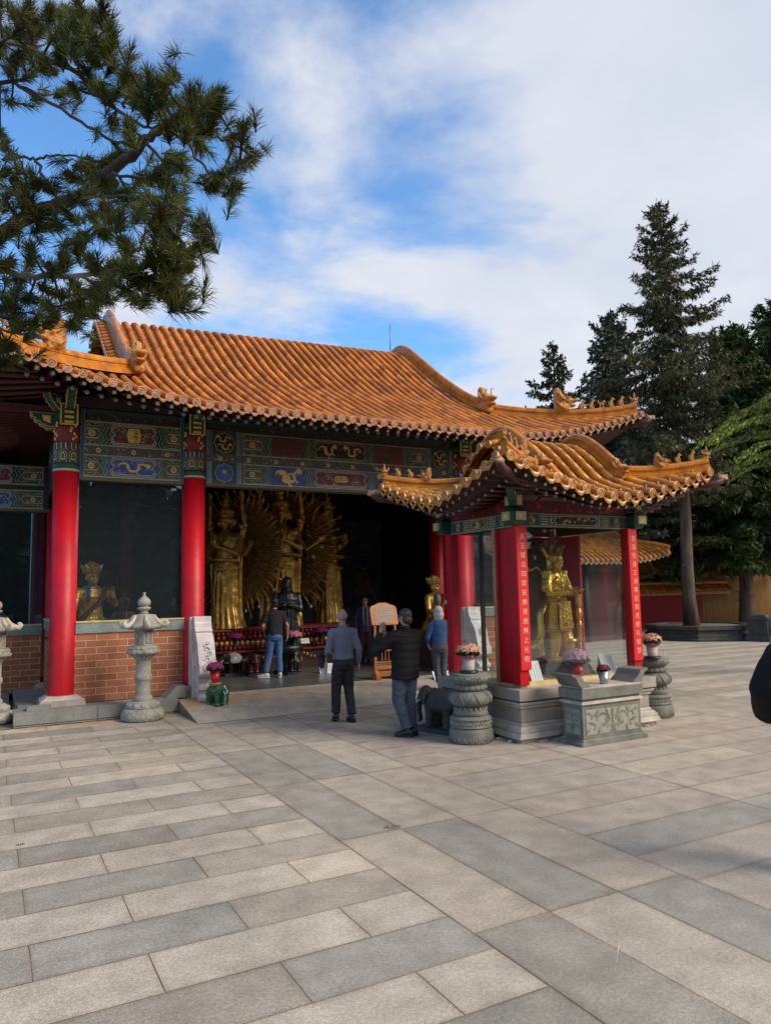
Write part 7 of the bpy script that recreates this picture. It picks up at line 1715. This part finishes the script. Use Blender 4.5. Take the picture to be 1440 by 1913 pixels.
# trees behind the camera, mirrored in the glass
for i, (x, y, h) in enumerate(((-16, -20, 10), (-8, -23, 12), (0, -21, 10), (8, -24, 12), (16, -26, 11), (24, -22, 9), (33, -18, 9))):
    conifer((x, y, 0), h, 5.4, PC, M_cedar, 51 + i, 'dark conifer behind the viewer, only mirrored in the pavilion glass', trunk_r=.3, clear=.04, nb=60, spray=3, droop=.3, L=1.5, w=.55, group='conifers behind the viewer')
# pine boughs over the hall, trunk outside the frame on the left
def pine():
    t = thing('pine_tree', 'long-needled pine with cones, its boughs hanging in at the top left', 'tree', (-5.2, 3.4, 0)); rn = random.Random(77); O = Vector((-5.2, 3.4, 0))
    tr = MB(); tr.tube([(0, 0, 0), (.1, .1, 2.5), (.05, .2, 5), (.2, .2, 8)], [.32, .26, .2, .1], M_bark2, 12)
    segs = []
    for li, l in enumerate(PINE_L):
        pts = [Vector(p) - O for p in l]
        if l[0][0] < -1.0: pts = [Vector((.1, .15, max(2.6, pts[0].z - .3)))] + pts
        # smooth wiggle
        fine = []
        for a, c in zip(pts, pts[1:]):
            for k in range(4): fine.append(a.lerp(c, k / 4) + Vector((rn.uniform(-1, 1), rn.uniform(-1, 1), rn.uniform(-1, 1))) * .016)
        fine.append(pts[-1]); r0 = {0: .06, 4: .030, 7: .024, 8: .034}.get(li, .013); r1 = .007
        if li == 0: rr = [lerp(.075, .026, k / (len(fine) - 1)) for k in range(len(fine))]
        else: rr = [lerp(r0, r1, k / (len(fine) - 1)) for k in range(len(fine))]
        lm = MB(); lm.tube(fine, rr, M_barkg if li == 8 else M_bark2, 7); lm.build('branch', t); segs += fine[2:]
    tw = MB(); nd = MB(); cn = MB()
    for i, c in enumerate(PINE_T):
        c = Vector(c) - O; near = min(segs, key=lambda p: (p - c).length); d = (c - near)
        L = d.length
        if L > .02: mid = near.lerp(c, .5) + Vector((0, 0, -.05 * L)); tw.tube([near, mid, c], [.012, .009, .006], M_bark2, 5)
        ax = (d.normalized() * .8 + Vector((.25, -.05, .75))).normalized(); s1 = ax.orthogonal().normalized(); s2 = ax.cross(s1)
        for rep in range(3):
            cc = c + Vector((rn.uniform(-1, 1), rn.uniform(-1, 1), rn.uniform(-1, 1))) * (0, .09, .14)[rep]; ax2 = (ax + Vector((rn.uniform(-1, 1), rn.uniform(-1, 1), rn.uniform(-1, 1))) * (.15 if rep == 0 else .7)).normalized()
            back = -ax2 * .13
            tw.tube([cc + back, cc + ax2 * .03], [.006, .005], M_bark2, 4)
            for k in range(270 if rep == 0 else 85):
                q = rn.random(); base = cc + back * q; th = rn.uniform(.25, 1.25) if q > .15 else rn.uniform(.05, .9); ph = rn.uniform(0, 6.283)
                dv = (ax2 * cos(th) + (s1 * cos(ph) + s2 * sin(ph)) * sin(th)).normalized(); Ln = rn.uniform(.075, .13); sd = dv.cross(Vector((rn.uniform(-1, 1), rn.uniform(-1, 1), rn.uniform(-1, 1)))).normalized() * .0020
                e = base + dv * Ln + Vector((0, 0, -.012 * rn.random())); m_ = base.lerp(e, .55) + Vector((0, 0, .004))
                nd.add([base - sd * .7, base + sd * .7, m_ + sd, e, m_ - sd], [(0, 1, 2, 3, 4)], M_pine)
        if i % 3 == 0:
            q = c + Vector((rn.uniform(-.03, .03), rn.uniform(-.03, .0), .0))
            for j in range(7):
                for k in range(7): a = k * .9 + j * .45; r_ = .022 * sin(pi * (j + 1) / 8.5) + .004; cn.ell(q + ax * (.009 * j - .03) + (s1 * cos(a) + s2 * sin(a)) * r_, (.009, .009, .006), M_cone, 5, 4)
    tr.build('trunk', t); tw.build('twigs', t); nd.build('needles', t); cn.build('cones', t)
PINE_T = [ (1.71, 5.18, 5.33), (1.61, 5.22, 5.28), (1.42, 5.09, 5.04), (1.33, 4.39, 4.58), (1.27, 4.66, 4.71), (1.53, 4.86, 5.33), (1.58, 5.25, 5.48), (1.34, 4.87, 5.54), (1.29, 4.70, 5.34), (1.29, 4.81, 5.32), (1.14, 4.87, 5.49), (1.27, 5.19, 5.64), (1.10, 5.22, 5.81), (0.96, 4.92, 5.52), (0.86, 4.86, 5.51), (0.85, 5.39, 5.82), (0.77, 5.25, 5.77), (0.73, 5.57, 6.01), (0.71, 5.76, 6.33), (0.63, 5.01, 5.86), (0.58, 5.01, 5.99), (0.59, 5.74, 6.49), (0.46, 5.47, 6.34), (0.43, 6.26, 6.88), (0.30, 6.04, 6.68), (0.19, 6.69, 7.04), (0.06, 6.73, 7.07), (0.00, 7.05, 7.10), (0.19, 6.75, 6.84), (0.39, 6.78, 6.98), (0.49, 5.99, 6.37), (0.56, 5.64, 6.07), (0.60, 5.47, 6.08), (0.35, 6.58, 6.51), (0.21, 6.85, 6.61), (0.05, 6.73, 6.58), (0.47, 5.83, 5.91), (0.64, 5.49, 5.75), (0.78, 5.67, 5.89), (0.84, 5.25, 5.60), (0.94, 4.91, 5.39), (1.15, 5.33, 5.70), (1.12, 4.95, 5.35), (0.96, 4.76, 5.13), (0.89, 5.00, 5.38), (0.75, 5.64, 5.59), (0.74, 4.88, 5.12), (0.46, 6.75, 6.46), (0.28, 6.94, 6.47), (0.06, 7.05, 6.42), (1.09, 4.73, 5.12), (1.30, 5.11, 5.38), (1.23, 4.94, 5.12), (1.02, 4.71, 4.86), (0.89, 4.60, 4.68), (0.99, 4.78, 4.70), (0.85, 4.92, 4.80), (0.80, 5.42, 5.22), (0.73, 5.77, 5.34), (0.64, 5.33, 4.96), (0.72, 5.50, 5.02), (0.76, 4.99, 4.70), (0.58, 5.85, 5.28), (0.46, 5.75, 5.15), (0.37, 6.10, 5.22), (0.21, 5.90, 5.17), (0.10, 5.99, 5.12), (-0.00, 5.87, 5.12), (0.03, 5.73, 4.86), (0.16, 5.81, 4.89), (0.28, 5.94, 4.91), (0.39, 5.86, 4.79), (0.10, 5.63, 4.61), (0.00, 6.02, 4.66), (0.21, 5.97, 4.62), (0.07, 5.84, 4.42), (0.52, 5.60, 4.91), (0.57, 5.23, 4.61), (0.63, 4.96, 4.56), (0.70, 4.86, 4.47), (0.80, 4.69, 4.42), (0.78, 4.02, 4.13), (0.98, 4.54, 4.47), (1.06, 4.75, 4.52), (0.79, 4.21, 4.12), (0.90, 4.29, 4.14), (1.11, 4.50, 4.35), (1.15, 4.47, 4.24), (1.21, 4.88, 4.38), (1.04, 4.46, 4.09), (0.69, 4.76, 4.24), (0.67, 5.36, 4.54), (0.50, 5.19, 4.43), (0.48, 5.34, 4.41), (0.80, 5.24, 4.37), (0.82, 4.52, 4.09), (0.96, 4.72, 4.14), (0.94, 4.36, 3.94), (0.78, 4.62, 3.96), (0.87, 4.58, 3.93), (0.70, 4.67, 3.89), (0.72, 5.71, 4.33), (0.57, 5.20, 4.03), (0.53, 5.89, 4.37), (0.43, 6.13, 4.35), (0.33, 6.18, 4.40), (0.22, 6.30, 4.35), (0.11, 6.82, 4.57), (0.03, 6.42, 4.26), (0.19, 6.38, 4.17), (0.30, 6.59, 4.31), (0.42, 6.56, 4.29), (0.51, 6.03, 4.09), (0.60, 6.18, 4.21), (0.69, 6.13, 4.30), (0.80, 4.47, 3.79), (0.97, 4.87, 4.01), (1.00, 4.47, 3.78), (1.01, 4.43, 3.81), (0.04, 6.58, 4.05), (0.11, 6.58, 4.03), (0.07, 6.62, 3.90), (0.25, 6.53, 4.74), (0.35, 5.83, 4.44), (-0.02, 7.03, 6.09), (0.02, 6.73, 5.84), (1.05, 4.55, 4.05), (0.93, 4.54, 4.16), (0.73, 4.57, 3.99), (0.11, 6.23, 6.58), (0.27, 6.66, 6.95), (0.42, 6.32, 6.75), (0.10, 6.37, 6.44), (0.26, 6.39, 6.46), (0.52, 5.81, 6.38), (-0.12, 6.60, 6.92), (-0.15, 7.09, 6.97), (-0.11, 6.40, 6.21), (-0.11, 6.43, 5.25), (-0.08, 5.91, 4.79), (-0.11, 6.14, 4.69), (-0.06, 5.92, 4.31), (-0.05, 6.77, 4.46), (0.16, 6.35, 4.51), (0.45, 6.02, 4.62), (0.53, 4.98, 4.17), (0.72, 5.46, 4.37), (0.34, 5.91, 4.16), (0.28, 6.89, 4.26), (-0.08, 6.35, 4.04), (-0.05, 6.64, 6.59), (0.38, 6.10, 6.34), (0.54, 5.76, 6.05), (-0.06, 6.37, 6.82), (0.45, 5.82, 6.48), (0.16, 6.49, 7.00), (0.13, 5.85, 5.01), (0.27, 6.17, 4.87), (0.41, 5.43, 4.69), (0.12, 6.24, 4.22), (0.55, 5.76, 4.18), (0.67, 5.26, 4.04) ]
PINE_L = [ [(-0.82, 5.94, 4.18), (-0.26, 5.84, 4.40), (0.00, 6.10, 4.73), (0.29, 5.98, 4.96), (0.51, 5.54, 4.90), (0.70, 5.17, 4.97), (0.86, 4.97, 5.09), (0.96, 4.95, 5.22)],
 [(0.96, 4.95, 5.22), (1.10, 4.82, 5.08), (1.17, 4.71, 4.89), (1.28, 4.67, 4.76)],
 [(0.96, 4.95, 5.22), (1.13, 4.99, 5.42), (1.29, 5.06, 5.55), (1.41, 5.15, 5.72)],
 [(0.96, 4.95, 5.22), (1.25, 4.91, 5.22), (1.46, 4.99, 5.28), (1.63, 4.94, 5.18)],
 [(-0.93, 6.10, 6.23), (-0.27, 6.41, 6.52), (0.20, 6.67, 6.73), (0.55, 6.16, 6.26), (0.70, 5.71, 5.79), (0.86, 5.09, 5.27), (0.96, 4.95, 5.22)],
 [(0.55, 6.16, 6.26), (0.71, 5.66, 6.11), (0.70, 5.46, 6.19)],
 [(0.78, 5.42, 5.59), (0.81, 5.38, 5.67), (0.95, 5.12, 5.61), (1.09, 5.05, 5.69)],
 [(-0.95, 6.45, 5.69), (-0.27, 6.62, 6.25), (0.05, 6.84, 6.49), (0.30, 6.65, 6.28), (0.54, 6.04, 5.79), (0.71, 5.41, 5.31), (0.86, 4.97, 5.09)],
 [(-0.84, 6.15, 4.10), (-0.20, 6.02, 4.41), (0.01, 6.27, 4.52), (0.28, 6.23, 4.51), (0.48, 5.84, 4.40), (0.67, 5.24, 4.22), (0.84, 4.59, 4.06), (1.00, 4.42, 4.13), (1.16, 4.47, 4.25)],
 [(0.84, 4.59, 4.06), (0.95, 4.66, 3.97), (1.06, 4.78, 3.92)],
 [(0.48, 5.84, 4.40), (0.56, 5.88, 4.24), (0.55, 6.16, 4.17)],
 [(-0.01, 6.40, 5.49), (0.14, 6.44, 5.60), (0.25, 6.31, 5.52), (0.31, 6.28, 5.56), (0.47, 5.97, 5.44), (0.57, 5.66, 5.28)],
 [(0.25, 6.31, 5.52), (0.31, 6.08, 5.23), (0.39, 5.84, 5.00)],
 [(-0.87, 6.04, 5.06), (-0.22, 6.05, 5.12), (-0.01, 6.40, 5.49)],
 [(-0.32, 5.99, 4.21), (-0.05, 6.63, 4.27), (0.11, 6.85, 4.23), (0.08, 7.06, 4.01)],
 [(0.63, 5.33, 4.98), (0.74, 4.89, 4.76), (0.83, 4.68, 4.67)],
 [(0.51, 5.54, 4.90), (0.71, 4.85, 4.59), (0.93, 4.46, 4.46)],
 [(0.70, 5.17, 4.97), (0.60, 5.36, 4.93), (0.64, 5.06, 4.56), (0.73, 4.73, 4.24)],
 [(0.88, 4.49, 4.46), (0.99, 4.41, 4.34), (1.10, 4.43, 4.29)],
 [(0.86, 4.97, 5.09), (0.92, 4.71, 4.82), (0.99, 4.75, 4.94)] ]
pine()

# ------------------------------------------------------------------ courtyard walls, roofs and planters at the back right
wall = thing('courtyard_wall', 'dark red courtyard wall with a coping of orange tiles behind the planter', 'wall', (22, 23.9, 0))
names2 = {o.name for o in bpy.data.objects}
def coping(x0, x1, y, z, root, w=.34):
    b = MB(); b.bb(x0, x1, y - .20, y + .20, z - .16, z - .10, M_ridge); b.bb(x0, x1, y - .26, y + .26, z - .098, z - .05, M_ridge)
    n = int((x1 - x0) / .22)
    for i in range(n + 1):
        x = x0 + (x1 - x0) * i / n
        for s_ in (-1, 1): b.tube([(x, y, z + .33), (x, y + s_ * (w + .06), z + .0)], .055, M_roll, 8); eave_disc(b, Vector((x, y + s_ * (w + .07), z + .0)), Vector((0, s_, 0)), .06, M_roll)
    b.add([(x0, y - w, z - .03), (x1, y - w, z - .03), (x1, y, z + .32), (x0, y, z + .32)], [(0, 1, 2, 3)], M_tile); b.add([(x0, y + w, z - .03), (x1, y + w, z - .03), (x1, y, z + .32), (x0, y, z + .32)], [(3, 2, 1, 0)], M_tile)
    b.tube([(x0, y, z + .38), (x1, y, z + .38)], .10, M_ridge, 10); b.build('coping', root)
b = MB(); b.bb(12, 29.6, 23.8, 24.0, 0, 1.50, M_wallred); b.build('wall_face', wall); coping(12, 31.4, 23.9, 1.60, wall)
wall2 = thing('bamboo_wall', 'stepped tan wall ribbed like bamboo with orange tile copings', 'wall', (33, 23.9, 0))
b = MB(); rn = random.Random(4); x = 29.62
while x < 44:
    top = 1.50 if x < 31.3 else (2.28 if x < 33.5 else 2.95); b.tube([(x, 23.85, 0), (x, 23.85, top)], .042, M_tan, 8); x += .078
b.bb(29.6, 44, 23.86, 24.0, 0, 1.44, M_tan); b.bb(31.42, 44, 23.861, 23.999, 1.441, 2.2, M_tan); b.bb(33.6, 44, 23.862, 23.998, 2.201, 2.9, M_tan)
b.build('wall_face', wall2); coping(31.2, 33.5, 23.9, 2.36, wall2); coping(33.4, 44, 23.9, 3.02, wall2)
b = MB(); b.ell((34.0, 23.72, 2.78), (.07, .1, .05), M_white, 8, 6); b.tube([(34.0, 23.8, 2.86), (34.0, 23.72, 2.80)], .015, M_white, 6); b.build('security_camera', wall2)
for o in bpy.data.objects:
    if o.name not in names2 and o.parent in (wall, wall2): o.matrix_parent_inverse = Matrix.Translation(-o.parent.location)
def small_building(name, label, cx, cy, ex, ey, gx, gy, z0, z1, body, wallm):
    t = thing(name, label, 'building', (cx, cy, 0)); before = {o.name for o in bpy.data.objects}
    rf = Roof(cx, cy, ex, ey, gx, gy, [(0, z0), (.4, z0 + (z1 - z0) * .22), (ey * .6, z0 + (z1 - z0) * .58), (ey * .93, z1 - .04), (ey, z1)], .35, 2.4, 1.8, .235, .30, .065, M_roll, M_tile, M_disc)
    a, p, e = MB(), MB(), MB()
    for sd in (0, 3, 1): rf.tiles(sd, a, p, e)
    a.build('roll_tiles', t); p.build('pan_tiles', t); e.build('eave_end_tiles', t); s_ = MB()
    for sd in range(4): rf.sheet(sd, M_dkred, s_, -.08)
    rf.sheet(2, M_tile, s_, 0); s_.build('roof_boards', t)
    for sx in (-1, 1):
        path = [rf.P(0, sx * gx, (ey - gy) + gy * i / 10) + Vector((0, 0, .02)) for i in range(11)]; path += [Vector((q.x, 2 * cy - q.y, q.z)) for q in path[:-1]][::-1]
        r = MB(); ridge_sweep(r, path, .18, .24, M_ridge); r.build('gable_ridge', t)
        for sy in (-1, 1):
            hp = []
            for i in range(9): tt = i / 8 * .96; dx_ = (ex - gx) * (1 - tt); q = rf.P(0, ex - dx_, dx_ * rf.k); hp.append(Vector((cx + sx * lerp(gx, ex, tt), cy + sy * lerp(gy, ey, tt), q.z + .02)))
            r = MB(); ridge_sweep(r, hp, .16, .22, M_ridge); r.build('hip_ridge', t)
    b = MB(); b.bb(cx - ex + 1.3, cx + ex - 1.6, cy - ey + .9, cy + ey - .7, 0, z0 + .1, wallm); b.build('wall', t)
    b = MB(); b.bb(cx - ex + .75, cx + ex - 1.3, cy - ey + .75, cy - ey + .88, z0 - .35, z0 - .02, M_dgreen); b.build('beam', t)
    for i in range(4): b = MB(); b.lathe([(.13, 0), (.13, z0 - .1)], (cx - ex + .9 + i * (2 * ex - 2.4) / 3, cy - ey + .8, 0), M_dkstone, 14); b.build('column', t)
    for o in bpy.data.objects:
        if o.name not in before and o.parent == t: o.matrix_parent_inverse = Matrix.Translation((-cx, -cy, 0))
small_building('gatehouse', 'low gatehouse with a curved orange tiled roof seen behind the pavilion\'s right post', 17.9, 21.3, 4.2, 2.3, 3.2, 1.0, 2.78, 4.05, None, M_dkred)
small_building('side_hall', 'small building with low orange tiled roof behind the red courtyard wall', 31.2, 27.2, 2.9, 1.9, 2.0, .8, 2.15, 3.45, None, M_dkred)

def planter():
    t = thing('stone_planter', 'low dark stone octagonal planter around the tallest spruce', 'planter', (22.75, 18.5, 0), R_(218)); b = MB()
    b.lathe([(1.95, 0), (1.97, .06), (1.88, .10), (1.88, .20), (1.80, .24), (1.80, .34), (1.88, .38), (1.88, .50), (1.55, .505), (1.55, .40), (0, .42)], (0, 0, 0), M_dkstone, 8, smooth=False); b.build('rim', t)
    b = MB(); b.lathe([(1.5, .40), (1.45, .46), (0, .47)], (0, 0, 0), M_earth, 16); b.build('soil', t)
planter()
t = thing('stone_block', 'plain dark stone pedestal right of the octagonal planter', 'pedestal', (23.0, 16.25, 0), R_(20))
b = MB(); b.box((0, 0, .10), (.95, .8, .20), M_dkstone, top=(.9, .9)); b.build('foot', t); b = MB(); b.box((0, 0, .46), (.78, .62, .52), M_dkstone); b.box((0, 0, .76), (.86, .7, .08), M_dkstone); b.box((0, 0, .84), (.70, .55, .08), M_dkstone, top=(.9, .9)); b.build('body', t)
t = thing('stone_altar', 'distant dark stone altar with a small arched shrine on top, by the right edge', 'altar', (23.85, 15.55, 0), R_(15))
b = MB(); b.box((0, 0, .06), (1.3, .7, .12), M_dkstone); b.box((0, 0, .42), (1.1, .5, .60), M_dkstone); b.box((0, 0, .77), (1.25, .62, .10), M_dkstone); b.build('body', t)
b = MB()
for s_ in (-1, 1): b.prism([(s_ * .40, .82), (s_ * .58, .82), (s_ * .74, 1.0), (s_ * .58, .96)], -.25, .25, M_dkstone, 'xz')
b.build('upturned_end', t)
b = MB(); b.prism([(-.26, .82)] + [(.26 * cos(a), 1.05 + .24 * sin(a)) for a in [pi - pi * q / 10 for q in range(11)]] + [(.26, .82)], .02, .22, M_dkstone, 'xz')
b.tube([(.17 * cos(a), .01, 1.03 + .15 * sin(a)) for a in [pi * q / 10 for q in range(11)]], .02, M_tan, 6); b.build('arched_shrine', t)
